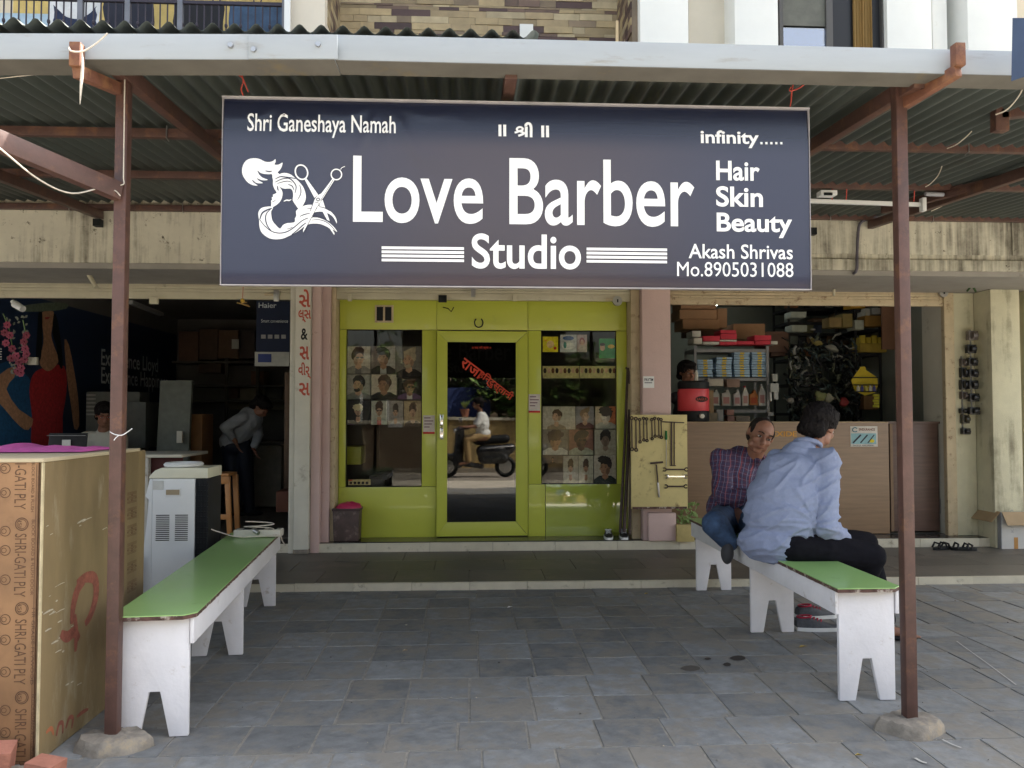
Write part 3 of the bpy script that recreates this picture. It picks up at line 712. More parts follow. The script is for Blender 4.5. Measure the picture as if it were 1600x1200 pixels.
# banner base colour fades from navy at the ends and head to plum in the middle
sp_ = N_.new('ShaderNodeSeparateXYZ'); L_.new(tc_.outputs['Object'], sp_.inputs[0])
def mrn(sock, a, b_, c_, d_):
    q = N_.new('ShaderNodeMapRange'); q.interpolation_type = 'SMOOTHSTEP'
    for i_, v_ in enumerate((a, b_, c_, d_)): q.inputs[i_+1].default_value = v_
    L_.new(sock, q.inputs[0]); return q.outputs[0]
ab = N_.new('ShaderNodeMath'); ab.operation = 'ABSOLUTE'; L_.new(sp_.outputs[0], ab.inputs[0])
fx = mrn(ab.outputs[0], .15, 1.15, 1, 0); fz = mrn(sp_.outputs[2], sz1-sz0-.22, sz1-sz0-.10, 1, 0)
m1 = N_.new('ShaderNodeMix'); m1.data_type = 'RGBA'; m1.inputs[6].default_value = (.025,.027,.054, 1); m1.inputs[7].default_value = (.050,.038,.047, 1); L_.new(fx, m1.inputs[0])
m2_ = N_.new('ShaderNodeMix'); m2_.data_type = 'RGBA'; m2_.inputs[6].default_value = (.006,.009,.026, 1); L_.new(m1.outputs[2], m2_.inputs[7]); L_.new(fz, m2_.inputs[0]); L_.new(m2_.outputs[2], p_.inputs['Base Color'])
nx, nz = 160, 50; vs_ = []
def sag(x, z):
    """banner skin: wrinkles gathered under the top frame, gentle belly elsewhere"""
    t = (z-sz0)/(sz1-sz0); u_ = (x-sx0)/(sx1-sx0)
    d = .006*math.sin(math.pi*t)*math.sin(math.pi*u_)
    for cx, s in ((.115, 1.0), (.27, 1.2)):
        q = (u_-cx); dz = 1-t
        if dz < .42: d += s*.0050*max(0, math.sin(11*math.atan2(q*3.0, dz+.03)+5*cx+1.5*math.sin(q*40)))**3*math.exp(-(abs(q)*11)**2)*math.sin(math.pi*min(1, dz/.42))
    if t > .80: d -= .010*(t-.80)/.2
    if t < .05: d -= .006*(.05-t)/.05
    return d
for j in range(nz+1):
    for i in range(nx+1):
        x = sx0+(sx1-sx0)*i/nx; z = sz0+(sz1-sz0)*j/nz
        vs_.append((x, SY-sag(x, z), z))
b = B(); b.add(vs_, [(j*(nx+1)+i, j*(nx+1)+i+1, (j+1)*(nx+1)+i+1, (j+1)*(nx+1)+i) for j in range(nz) for i in range(nx)])
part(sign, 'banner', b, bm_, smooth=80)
part(sign, 'banner_back', B().box(sx0+.004, sx1-.004, SY+.024, SY+.028, sz0+.004, sz1-.004), fm((.045,.045,.05)))
fr = fm((.36,.34,.35))
for nm, bb in (('top_frame', B().box(sx0-.004, sx1+.004, SY-.010, SY+.022, sz1+.001, sz1+.007)), ('bottom_frame', B().box(sx0-.004, sx1+.004, SY-.006, SY+.022, sz0-.005, sz0-.001)),
               ('side_frame', B().box(sx0-.003, sx0-.001, SY-.006, SY+.022, sz0, sz1)), ('side_frame', B().box(sx1+.001, sx1+.003, SY-.006, SY+.022, sz0, sz1))):
    part(sign, nm, bb, fr)
LY = SY-.0125
def sgn_text(s, px0, py0, px1, py1, bold=.0, back=True, slope=.0, m=None, par=sign, Y=LY):
    """letters fitted between two measured corners on the banner (top-left, bottom-right)"""
    a = at(px0, py1, Y); c = at(px1, py0, Y)
    bb = B(); text_b(bb, s, (a.x, Y, a.z), (c.x-a.x, 0, 0), (0, 0, c.z-a.z), 0, bold)
    o = part(par, 'lettering', bb, m or M['white_letter'])
    if back:
        bb = B(); text_b(bb, s, (a.x, SY+.0295, a.z), (c.x-a.x, 0, 0), (0, 0, c.z-a.z), 0, bold); part(par, 'lettering', bb, M['dim_letter'], label='print showing through the back of the banner')
    return o
sgn_text('Shri Ganeshaya Namah', 385, 179, 618, 212, .010)
sgn_text('Love', 551, 246, 755, 347, .010)
sgn_text('Barber', 796, 251, 1085, 351, .010)
sgn_text('Studio', 737, 366, 908, 419, .016)
sgn_text('infinity', 1096, 203, 1187, 229, .022)
for i in range(5):
    p = at(1191+i*7.8, 222.5, LY); bb = B().box(p.x-.005, p.x+.005, LY-.001, LY, p.z-.005, p.z+.005); part(sign, 'lettering', bb, M['white_letter'])
sgn_text('Hair', 1120, 251, 1188, 281, .022)
sgn_text('Skin', 1120, 291, 1193, 322, .022)
sgn_text('Beauty', 1121, 333, 1239, 370, .022)
sgn_text('Akash Shrivas', 1077, 382, 1240, 403, .010)
sgn_text('Mo.8905031088', 1059, 410, 1241, 431, 0.0)
for side, (xa, xb) in enumerate(((596, 725), (917, 1043))):
    for k in range(4):
        yy = (387, 393.3, 399.5, 406)[k]+(2 if side else 0)
        a = at(xa, yy+1.6, LY); c = at(xb, yy-1.2, LY)
        part(sign, 'line', B().box(a.x, c.x, LY-.001, LY, a.z, c.z), M['white_letter'])
# sacred word between double bars
for px in (779, 786.5, 846, 853.5):
    dy = 0 if px < 800 else 1.6
    a = at(px, 211.8+dy, LY); c = at(px+4.6, 193.2+dy, LY); part(sign, 'lettering', B().box(a.x, c.x, LY-.001, LY, a.z, c.z), M['white_letter'])
SH = (at(760, 180, LY), None, None)
def zf(Z0x, Z0y, sc, Y=LY):
    """frame whose unit is one zoomed pixel of a measured drawing"""
    o = at(Z0x, Z0y, Y); r = at(Z0x+100, Z0y, Y)-o; u = at(Z0x, Z0y+100, Y)-o
    rx = Vector((r.x/100/sc, 0, 0)); uz = Vector((0, 0, -u.z/100/sc))
    return o, rx, uz
def draw_stroke(par, name, fr_, pts, wd, m, d=0.0, taper=False, k=4):
    o, rx, uz = fr_; bb = B(); P2 = [(p[0], -p[1]) for p in pts]
    out = stroke2(P2, wd, k, taper); n = len(out)//2
    p3 = [o+rx*a+uz*c+Vector((0, -d, 0)) for a, c in out]
    bb.add(p3, [(i, i+1, 2*n-2-i, 2*n-1-i) for i in range(n-1)])
    return part(par, name, bb, m)
def draw_poly(par, name, fr_, pts, m, d=0.0, sm=2):
    o, rx, uz = fr_; q = smooth_pts([(p[0], -p[1], 0) for p in pts], sm) if sm > 1 else [Vector((p[0], -p[1], 0)) for p in pts]
    bb = B(); bb.poly([(v.x, v.y) for v in q], (o, rx, uz)); 
    for i, v in enumerate(bb.v): v.y = o.y-d
    return part(par, name, bb, m)
F1 = zf(760, 180, 13.333)
W = M['white_letter']
e = .0004
draw_stroke(sign, 'lettering', F1, [(770, 265), (740, 225), (695, 215), (650, 235), (635, 265), (660, 300), (710, 310), (760, 330), (800, 345)], 42, W, e)
draw_stroke(sign, 'lettering', F1, [(590, 335), (640, 325), (680, 305), (730, 290), (765, 262)], 42, W, 2*e)
draw_stroke(sign, 'lettering', F1, [(665, 405), (720, 385), (790, 350), (800, 330)], 46, W, 3*e)
draw_stroke(sign, 'lettering', F1, [(832, 205), (832, 320), (832, 432)], 60, W, 4*e)
draw_stroke(sign, 'lettering', F1, [(825, 200), (825, 165), (865, 135), (910, 150), (932, 210), (932, 300), (932, 434)], 56, W, 5*e)
# emblem: man's hair, woman's hair, scissors
F2 = zf(370, 235, 8.0)
emb = part(sign, 'emblem', B().add([F2[0]+Vector((.05,.0,-.05)), F2[0]+Vector((.051,0,-.05)), F2[0]+Vector((.05,0,-.051))], [(0,1,2)]), W)
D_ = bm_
draw_poly(emb, 'man_hair', F2, [(60,240),(72,175),(108,118),(165,90),(235,86),(295,102),(345,128),(405,132),(450,115),(476,92),(480,128),(465,162),(515,162),(550,142),(568,138),(556,190),(532,232),(505,262),(520,300),(480,345),(455,355),(437,285),(400,285),(340,282),(290,268),(252,238),(275,290),(320,330),(385,352),(350,362),(300,358),(245,335),(270,365),(325,395),(280,400),(235,392),(182,350),(205,390),(258,428),(200,425),(140,395),(95,345),(68,295)], W, e, 2)
draw_poly(emb, 'face_band', F2, [(440,288),(505,262),(530,300),(485,350),(492,400),(540,450),(568,500),(570,545),(558,595),(530,640),(480,680),(440,700),(428,690),(432,645),(428,617),(442,603),(436,578),(455,562),(450,540),(497,517),(470,470),(450,420),(450,360)], W, 2*e, 2)
draw_poly(emb, 'woman_hair', F2, [(470,345),(500,300),(560,270),(620,268),(680,290),(740,340),(800,400),(840,460),(862,530),(862,600),(840,650),(815,690),(775,715),(740,670),(700,610),(705,560),(700,500),(670,462),(600,465),(550,450),(490,408),(478,372)], W, 3*e, 2)
draw_poly(emb, 'hair_sweep', F2, [(436,690),(380,692),(320,705),(285,735),(270,780),(275,830),(283,870),(285,930),(305,1000),(350,1050),(420,1090),(500,1100),(580,1090),(650,1060),(720,1025),(800,975),(860,925),(900,908),(960,897),(1040,900),(1110,925),(1170,960),(1222,1035),(1228,1010),(1200,968),(1262,1000),(1235,955),(1180,900),(1100,850),(1010,822),(950,818),(960,770),(1000,752),(1080,748),(1160,775),(1220,825),(1256,895),(1252,840),(1215,780),(1160,730),(1080,690),(1000,668),(920,662),(860,670),(815,690),(775,712),(742,745),(748,800),(730,835),(725,885),(640,895),(580,920),(545,968),(490,920),(450,870),(435,810),(432,750),(455,708)], W, 4*e, 2)
for pts, wd in ((((480,385),(560,345),(650,335),(710,380),(742,440),(728,520)), 14), (((505,402),(580,378),(640,370),(690,385)), 10), (((640,412),(690,430),(715,480)), 12), (((785,412),(802,480),(795,540),(762,602)), 11), (((480,345),(540,315),(600,318),(700,330),(735,340)), 14),
                (((292,850),(320,775),(380,735),(440,712)), 20), (((440,1000),(385,930),(362,840),(380,770),(440,710)), 14), (((285,850),(350,930),(440,1000),(540,1022),(640,1000),(730,940),(820,865),(900,828),(960,820)), 13), (((690,1040),(760,985),(830,920),(880,885)), 14),
                (((790,812),(850,785),(920,770)), 12), (((880,715),(940,708),(1010,712)), 8), (((960,790),(1040,800),(1100,830)), 12), (((940,855),(1040,850),(1130,880),(1200,940),(1245,995)), 9), (((1030,685),(1100,700),(1170,740)), 9), (((505,430),(512,470),(520,490)), 14), (((355,244),(400,252),(435,246)), 14), (((440,635),(465,625),(490,603)), 7), (((625,970),(660,965),(700,945)), 8)):
    draw_stroke(emb, 'hair_line', F2, pts, wd, D_, 6*e, True)
draw_stroke(emb, 'eyebrow', F2, [(588,624),(625,608),(655,612),(682,600)], 16, W, 6*e, True)
def ring2(cx, cy, rx, ry, wd, d, nm='scissor_ring', rot=0):
    pts = [(cx+math.cos(t/20*2*math.pi)*rx*math.cos(rot)-math.sin(t/20*2*math.pi)*ry*math.sin(rot), cy+math.cos(t/20*2*math.pi)*rx*math.sin(rot)+math.sin(t/20*2*math.pi)*ry*math.cos(rot)) for t in range(21)]
    draw_stroke(emb, nm, F2, pts, wd, W, d, False, 2)
ring2(808, 255, 76, 92, 18, 7*e, rot=-.35); ring2(1248, 278, 66, 66, 15, 7*e)
draw_poly(emb, 'scissor_blade', F2, [(1030,590),(1078,600),(1105,684),(1168,865),(1135,850),(1040,680)], W, 5*e, 1)
draw_poly(emb, 'scissor_arm', F2, [(845,342),(872,333),(1018,532),(975,578)], W, 7.5*e, 1)
draw_poly(emb, 'scissor_blade', F2, [(1198,333),(1228,345),(1085,575),(1000,700),(838,1010),(834,985),(930,740),(975,600),(1010,545),(1060,520),(1120,440)], W, 9*e, 1)
draw_stroke(emb, 'blade_edge', F2, [(1085,578),(1000,705),(845,1005)], 7, D_, 8*e)
draw_stroke(emb, 'blade_edge', F2, [(925,740),(970,605)], 8, D_, 8.4*e)
draw_stroke(emb, 'blade_groove', F2, [(1205,350),(1130,480),(1050,610)], 6, D_, 10*e)
draw_stroke(emb, 'blade_groove', F2, [(985,640),(1000,632),(1035,645)], 6, D_, 10*e)
def disc2(cx, cy, r, m, d): draw_poly(emb, 'pivot', F2, [(cx+r*math.cos(t/14*2*math.pi), cy+r*math.sin(t/14*2*math.pi)) for t in range(14)], m, d, 1)
disc2(1020, 597, 24, D_, 11*e); disc2(1020, 597, 13, W, 12*e)
draw_stroke(emb, 'curl', F2, [(1300,215),(1318,192),(1355,176)], 8, W, 7*e)

# print lies on the skin of the banner, following its belly and sag
def lay_on(o):
    for v in o.data.vertices:
        y = v.co.y+SY
        if y < SY+.01: v.co.y = -sag(v.co.x+.22, v.co.z+sz0)-.0016-(LY-y)
    for ch in o.children: lay_on(ch)
for o in sign.children:
    if o.name.split('.')[0] in ('lettering', 'line', 'emblem'): lay_on(o)
# ================================================================ THE STREET BEHIND (seen in the shop glass)
struct('apron', B().box(-30, 30, -.45, 1.44, -.021, -.008), mat('pale_concrete_apron', (.50,.46,.39), rough=.85, var=.12, scale=2, bump=.3, dirt=(.3,.26,.2), dirt_amt=.3))
struct('road', B().box(-30, 30, -2.7, -.46, -.021, -.012), mat('dusty_asphalt', (.24,.215,.185), rough=.9, var=.2, scale=3, bump=.4, dirt=(.3,.25,.19), dirt_amt=.3))
struct('sandy_verge', B().box(-30, 30, -3.3, -2.71, -.021, -.002), mat('sand', (.42,.33,.24), rough=.95, var=.25, scale=6, bump=.5))
struct('kerb', B().box(-30, 30, -2.75, -2.63, -.02, .09), M['concrete'])
def wall_thing(name, label, x0, x1, y, z1, m, cat='wall'):
    t = thing(name, label, cat, ((x0+x1)/2, y, 0))
    part(t, 'wall_face', B().box(x0, x1, y-.2, y, -.02, z1), m)
    part(t, 'coping', B().box(x0-.02, x1+.02, y-.24, y+.04, z1+.002, z1+.07), M['cream'])
    return t
wall_thing('compound_wall', 'brown weathered compound wall across the road, seen in the shop glass', -16, .2, -3.35, 1.12, streaky('peeling_wall', (.13,.095,.065), (.65,.58,.42), .3, sx=2.2, sz=1.2))
wall_thing('compound_wall', 'yellow stained compound wall across the road behind the scooter', .25, 16, -3.35, 1.2, streaky('yellow_stain_wall', (.34,.25,.10), (.08,.06,.04), .75, sx=5))
ob = thing('opposite_building', 'cream house across the road behind the trees, mirrored in the glass', 'building', (0, -9, 0))
part(ob, 'wall', B().box(-17, 17, -12, -9, -.02, 2.95), mat('opposite_brown', (.16,.12,.08), rough=.9, var=.4, scale=.7, dirt=(.05,.05,.03), dirt_amt=.5, dirt_scale=.8))
part(ob, 'parapet', B().box(-17.2, 17.2, -12.2, -8.7, 2.955, 3.1), M['cream_l'])
for i in range(-3, 4):
    for z in (.9,):
        f = part(ob, 'window', B().box(i*4.4+.2, i*4.4+1.9, -8.995, -8.95, z, z+1.5), M['dark'])
        for q in range(3): part(f, 'bar', B().box(i*4.4+.2+q*.8, i*4.4+.28+q*.8, -8.948, -8.93, z, z+1.5), M['white'])
M['leafA'] = mat('leaf_mid_green', (.09,.17,.04), rough=.45, var=.35, scale=7)
M['leafB'] = mat('leaf_light_green', (.20,.30,.09), rough=.45, var=.35, scale=7)
M['bark'] = mat('grey_bark', (.20,.16,.12), rough=.9, var=.3, scale=12)
def leaf_tree(label, x, y, h, sp, seed, n=26, L=.26):
    t = thing('frangipani_tree', label, 'tree', (x, y, 0), group='trees across the road')
    rs_ = random.Random(seed); tr = B(); cr = B()
    tr.tube([(x, y, -.02), (x+.03, y, h*.3), (x-.05, y+.05, h*.5)], [.09, .075, .06], 7)
    for k in range(n):
        a = rs_.uniform(0, 6.28); r = sp*math.sqrt(rs_.random()); z = h*(.45+.55*rs_.random()*(1-.35*r/sp))
        tip = Vector((x+r*math.cos(a), y+r*math.sin(a)*.8, z))
        tr.tube([(x-.03, y+.03, h*.42), (x+.5*r*math.cos(a), y+.5*r*math.sin(a)*.8, (z+h*.45)/2-.05), tip], [.045, .028, .014], 5)
        nl = rs_.randint(10, 15)
        for q in range(nl):
            b_ = 6.28*q/nl+rs_.uniform(-.2, .2); el = rs_.uniform(-.35, .9); ll = L*rs_.uniform(.7, 1.15)
            d = Vector((math.cos(b_)*math.cos(el), math.sin(b_)*math.cos(el), math.sin(el))); s = d.cross(Vector((0,0,1))).normalized()*ll*.16
            dr = Vector((0, 0, -ll*.18)); cr.m = rs_.randint(0, 1)
            cr.add([tip, tip+d*ll*.35+s*.8, tip+d*ll*.7+s+dr*.3, tip+d*ll+dr, tip+d*ll*.7-s+dr*.3, tip+d*ll*.35-s*.8], [(0,1,5), (1,2,4,5), (2,3,4)])
    part(t, 'trunk', tr, M['bark'], smooth=50); part(t, 'crown', cr, [M['leafA'], M['leafB']])
for i, (x, y, h, sp) in enumerate(((1.7, -4.3, 3.3, 1.1), (3.3, -4.4, 3.6, 1.3), (-1.4, -4.6, 4.0, 1.3), (-3.9, -4.5, 3.7, 1.3), (5.4, -4.5, 3.9, 1.4), (-7.0, -5, 4.2, 1.6), (8.4, -5, 4.2, 1.6), (.4, -5.2, 3.6, 1.3), (2.5, -3.9, 2.7, .9))):
    leaf_tree('leafy frangipani tree number %s from the left across the road'.replace('number %s', ('third','fifth','third','second','sixth','far left','far right')[i]) if 0 else
              ('frangipani tree over the yellow wall, nearest the scooter', 'tall frangipani tree over the yellow wall right of the scooter', 'frangipani tree over the brown wall across from the shop door', 'frangipani tree over the brown wall across from the left window', 'wide frangipani tree behind the yellow wall', 'largest tree at the far end of the brown wall', 'largest tree at the far end of the yellow wall', 'frangipani tree standing back behind the gap between the two walls', 'low frangipani bush leaning over the yellow wall, nearest of all')[i], x, y, h, sp, i+1, n=60, L=.33)
tk = thing('plant_pot', 'clay pot with small plant on the yellow wall across the road', 'plant pot', (.75, -3.45, 1.275))
part(tk, 'pot', B().lathe([(.07, 1.275), (.10, 1.42), (.11, 1.44), (.11, 1.46)], (.75, -3.45, 0), 14), M['brick'], smooth=40)
bb = B(); r_ = random.Random(4)
for i in range(40):
    a = r_.uniform(0, 6.28); l = r_.uniform(.1, .22); q = Vector((.75, -3.45, 1.46)); d = Vector((math.cos(a)*.6, math.sin(a)*.6, 1)).normalized()
    bb.add([q, q+d*l+Vector((.012, 0, 0)), q+d*l*1.3, q+d*l-Vector((.012, 0, 0))], [(0,1,2,3)])
part(tk, 'leaves', bb, M['leafB'])
single('blue_tarpaulin', 'dark blue tarpaulin hung behind the wall across the road', 'tarpaulin', B().box(-.2, 1.4, -3.9, -3.86, .9, 2.0), fm((.03,.05,.16)))

# ================================================================ SALON FRONT
FY = 8.0
sal = thing('salon_front', 'lime green panelled salon front with glass door and two windows', 'shopfront', (.14, FY, .147))
def PX(px, py=645, Y=FY): return at(px, py, Y).x
def PZ(py, px=740, Y=FY): return at(px, py, Y).z
xs0, xs1 = -1.298, 1.583
z0, z1 = .148, 2.60
def panel(xa, xb, za, zb, g=.0025, nm='panel'):
    return part(sal, nm, B().box(xa+g, xb-g, FY, FY+.03, za+g, zb-g), M['lime'], bevel=.002)
xA0, xA1, xA2, xA3 = PX(541), PX(659), PX(682), PX(825)
xB0, xB1 = PX(846), PX(963)
zT = PZ(516); zWb = PZ(760); zTop2 = PZ(516)
dk = part(sal, 'sub_frame', B().box(xs0, xA0, FY+.0305, FY+.06, z0, z1), M['limef'])
part(sal, 'sub_frame', B().box(xA1, PX(684), FY+.0305, FY+.06, z0, z1), M['limef'])
part(sal, 'sub_frame', B().box(PX(824), xB0, FY+.0305, FY+.06, z0, z1), M['limef'])
part(sal, 'sub_frame', B().box(xB1, xs1, FY+.0305, FY+.06, z0, z1), M['limef'])
# header panels, stiles, sills
panel(xs0, xA2, zT, 2.60); panel(xA2, xA3, zT, 2.60); panel(xA3, xs1, zT, 2.60)
panel(xs0, xA0, zWb, zT); panel(xA1, xA2, zWb, zT); panel(xs0, xA2, z0, zWb)
panel(xA3, xB0, PZ(757), zT); panel(xB1, xs1, PZ(757), zT); panel(xA3, PX(852), z0, PZ(757))
lg = mat('glossy_lime_panel', (.36,.42,.06), rough=.05, var=.04, scale=3, spec=1.0, coat=1.0)
part(sal, 'panel', B().box(PX(852)+.002, xs1-.002, FY-.002, FY+.03, z0+.002, PZ(757)-.002), lg, label='mirror-glossy lime panel under the right window', bevel=.002)
part(sal, 'glass_pane', B().box(xA0, xA1, FY+.012, FY+.018, zWb, zT), M['glass'])
part(sal, 'glass_pane', B().box(xB0, xB1, FY+.012, FY+.018, PZ(757), zT), M['glass'])
for xa_, xb2, za_, zb2 in ((xA0, xA1, zWb, zT), (xB0, xB1, PZ(757), zT)):
    for q in (B().box(xa_, xb2, FY-.003, FY+.011, zb2-.006, zb2), B().box(xa_, xb2, FY-.003, FY+.011, za_, za_+.006), B().box(xa_, xa_+.005, FY-.003, FY+.011, za_+.0065, zb2-.0065), B().box(xb2-.005, xb2, FY-.003, FY+.011, za_+.0065, zb2-.0065)):
        part(sal, 'gasket', q, M['black'])
# ventilator in the header
v0, v1, vz0, vz1 = PX(585), PX(614), PZ(505), PZ(478)
vt = part(sal, 'ventilator', B().box(v0, v1, FY-.014, FY-.001, vz0, vz1), M['rustychan'], bevel=.002)
vm = (v0+v1)/2
for a, c in ((v0+.018, vm-.010), (vm+.010, v1-.018)): part(vt, 'opening', B().box(a, c, FY-.017, FY-.0145, vz0+.018, vz1-.018), M['black'])
# horseshoe over the door
hp = [at(px, py, FY-.008) for px, py in ((744, 498), (741.5, 503), (743, 509), (748, 511.5), (753, 509), (754.5, 503), (752, 498))]
single('horseshoe', 'small black horseshoe fixed above the salon door', 'horseshoe', B().tube(smooth_pts(hp, 3, False), .006, 6), M['black'], smooth=60)
# door
door = part(sal, 'door', B().box(xA2+.004, xA2+.004+.19, FY-.012, FY+.028, .160, zT-.012), M['limef'], bevel=.002)
door.name = 'door'
dx0, dx1 = PX(699), PX(806); dz0, dz1 = PZ(815), PZ(535)
door_o = door
b = B()
ex0, ex1, ez0, ez1 = xA2+.004, xA3-.004, .160, zT-.012
door.data = mesh_of('door', (lambda q: q)(B().poly([(ex0, ez0), (dx0, dz0), (dx0, dz1), (ex0, ez1)], ((0, FY-.012, 0), (1,0,0), (0,0,1)), 0, -.04)), M['limef'], MATW[sal.name].inverted(), .0015)
for pl_ in ([(ex0, ez1), (dx0, dz1), (dx1, dz1), (ex1, ez1)], [(ex1, ez1), (dx1, dz1), (dx1, dz0), (ex1, ez0)], [(ex1, ez0), (dx1, dz0), (dx0, dz0), (ex0, ez0)]):
    cx = sum(p[0] for p in pl_)/4; cz = sum(p[1] for p in pl_)/4
    q = [(p[0]+(cx-p[0])*.004, p[1]+(cz-p[1])*.004) for p in pl_]
    part(door_o, 'door_rail', B().poly(q, ((0, FY-.012, 0), (1,0,0), (0,0,1)), 0, -.04), M['limef'], bevel=.0015)
part(door_o, 'glass', B().box(dx0, dx1, FY+.004, FY+.010, dz0, dz1), M['dooglass'])
hb = B(); hx = PX(690.5)
hb.box(hx-.014, hx+.014, FY-.032, FY-.013, PZ(685), PZ(668)); hb.box(hx-.012, hx+.012, FY-.05, FY-.02, PZ(664), PZ(649)); hb.box(hx-.017, hx-.012, FY-.04, FY-.013, PZ(687), PZ(647)); hb.box(hx+.012, hx+.017, FY-.04, FY-.013, PZ(687), PZ(647))
part(door_o, 'handle', hb, M['chrome'], bevel=.002)
# red lettering on the door glass
def diag_text(s, px0, py0, px1, py1, hpx, m, parent, Y=FY, bold=.0):
    a = at(px0, py0, Y); c = at(px1, py1, Y); r = c-a; u = Vector((-r.z, 0, r.x)).normalized()*hpx*Y/FPX
    bb = B(); text_b(bb, s, a, r, u, 0, bold); return part(parent, 'lettering', bb, m)
sred = fm((.55,.06,.03))
diag_text('राजा', 717, 571, 748, 594, 15, sred, door_o, FY-.002, .02)
diag_text('हिन्दुस्तानी', 744, 590, 795, 629, 17, sred, door_o, FY-.002, .02)
diag_text('॥ राह की कृपा ॥', 738, 546, 767, 546, 5, sred, door_o, FY-.002, .01)
# the door stands a finger's width ajar: swing it on its right-hand edge
def swing(o, k=.038):
    for v in o.data.vertices: v.co.y -= (ex1-(v.co.x+.14))*k
    for ch in o.children: swing(ch, k)
swing(door_o)
# little notices
for px, py, lab in ((661, 649, 'small white notice with red foot stuck left of the salon door'), (826, 616, 'small white notice with red foot stuck right of the salon door')):
    a = at(px, py, FY-.003); c = at(px+18, py+29, FY-.003); t = thing('notice', lab, 'notice', (a.x, FY-.003, c.z), group='notices beside the salon door')
    part(t, 'card', B().box(a.x, c.x, FY-.003, FY-.0005, c.z, a.z), fm((.55,.50,.46)))
    part(t, 'red_band', B().box(a.x, c.x, FY-.0042, FY-.0035, c.z, c.z+.02), fm((.5,.03,.03)))
    for k in range(4):
        w_ = (.07, .10, .085, .06)[k]; zz = a.z-.03-.03*k; bb = B().box(a.x+.012, a.x+.012+w_*.9, FY-.0042, FY-.0035, zz, zz+.009); part(t, 'lettering', bb, fm((.12,.04,.08)))
# scratches and lizard-like cord on the header
single('cord_scrap', 'black scrap of cord stuck on the green header below the shutter', 'cord', B().tube([at(692, 480, FY-.01), at(700, 482, FY-.01), at(705, 487, FY-.01), at(709, 480, FY-.01)], .005, 5), M['black'])
lk = thing('lock_bracket', 'black latch on the cream shutter rail above the door', 'latch', at(692, 466, 7.82))
part(lk, 'body', B().box(PX(685, 466, 7.8), PX(698, 466, 7.8), 7.80, 7.835, PZ(472, 692, 7.8), PZ(461, 692, 7.8)), M['black'], bevel=.004)
for px, py, lab in ((965, 470, 'round steel shutter lock at the right end of the salon shutter'), (1475, 457, 'round steel shutter lock at the right end of the right shop shutter'), (432, 462, 'square steel shutter lock at the right end of the left shop shutter')):
    Yp = 7.79 if px < 1400 else 7.83
    if px < 500: Yp = 7.69
    c = at(px, py, Yp)
    t = thing('shutter_lock', lab, 'lock', c)
    if px < 500: part(t, 'body', B().obox(c, (.05, .03, .11)), M['steel'], bevel=.004)
    else:
        part(t, 'body', B().cone(c+Vector((0, .02, 0)), c, .05, .046, 18), M['steel'], smooth=40)
        part(t, 'shackle', B().obox(c+Vector((0, -.006, .0)), (.012, .008, .03)), M['black'])
    part(t, 'hasp', B().obox(c+Vector((-.07, .015, .012)), (.09, .02, .02)), M['rustychan'])
for (px0, px1, py) in ((543, 549, 465), (801, 808, 465), (233, 246, 470)):
    Yp = 7.80 if px0 > 500 else 7.68
    a = at(px0, py-6, Yp); c = at(px1, py+5, Yp)
    single('shutter_stop', {543: 'cream stop block at the left of the salon shutter rail', 801: 'cream stop block right of the middle on the salon shutter rail', 233: 'cream stop block under the left shop shutter rail'}[px0], 'bracket', B().box(a.x, c.x, Yp, Yp+.04, c.z, a.z), M['cream_l'], bevel=.004)
single('hook_rod', 'grey rod hanging below the banner over the salon shutter', 'rod', B().box(PX(736, 455, 7.75), PX(743, 455, 7.75), 7.74, 7.76, PZ(464, 740, 7.75), PZ(449, 740, 7.75)), M['steel'])

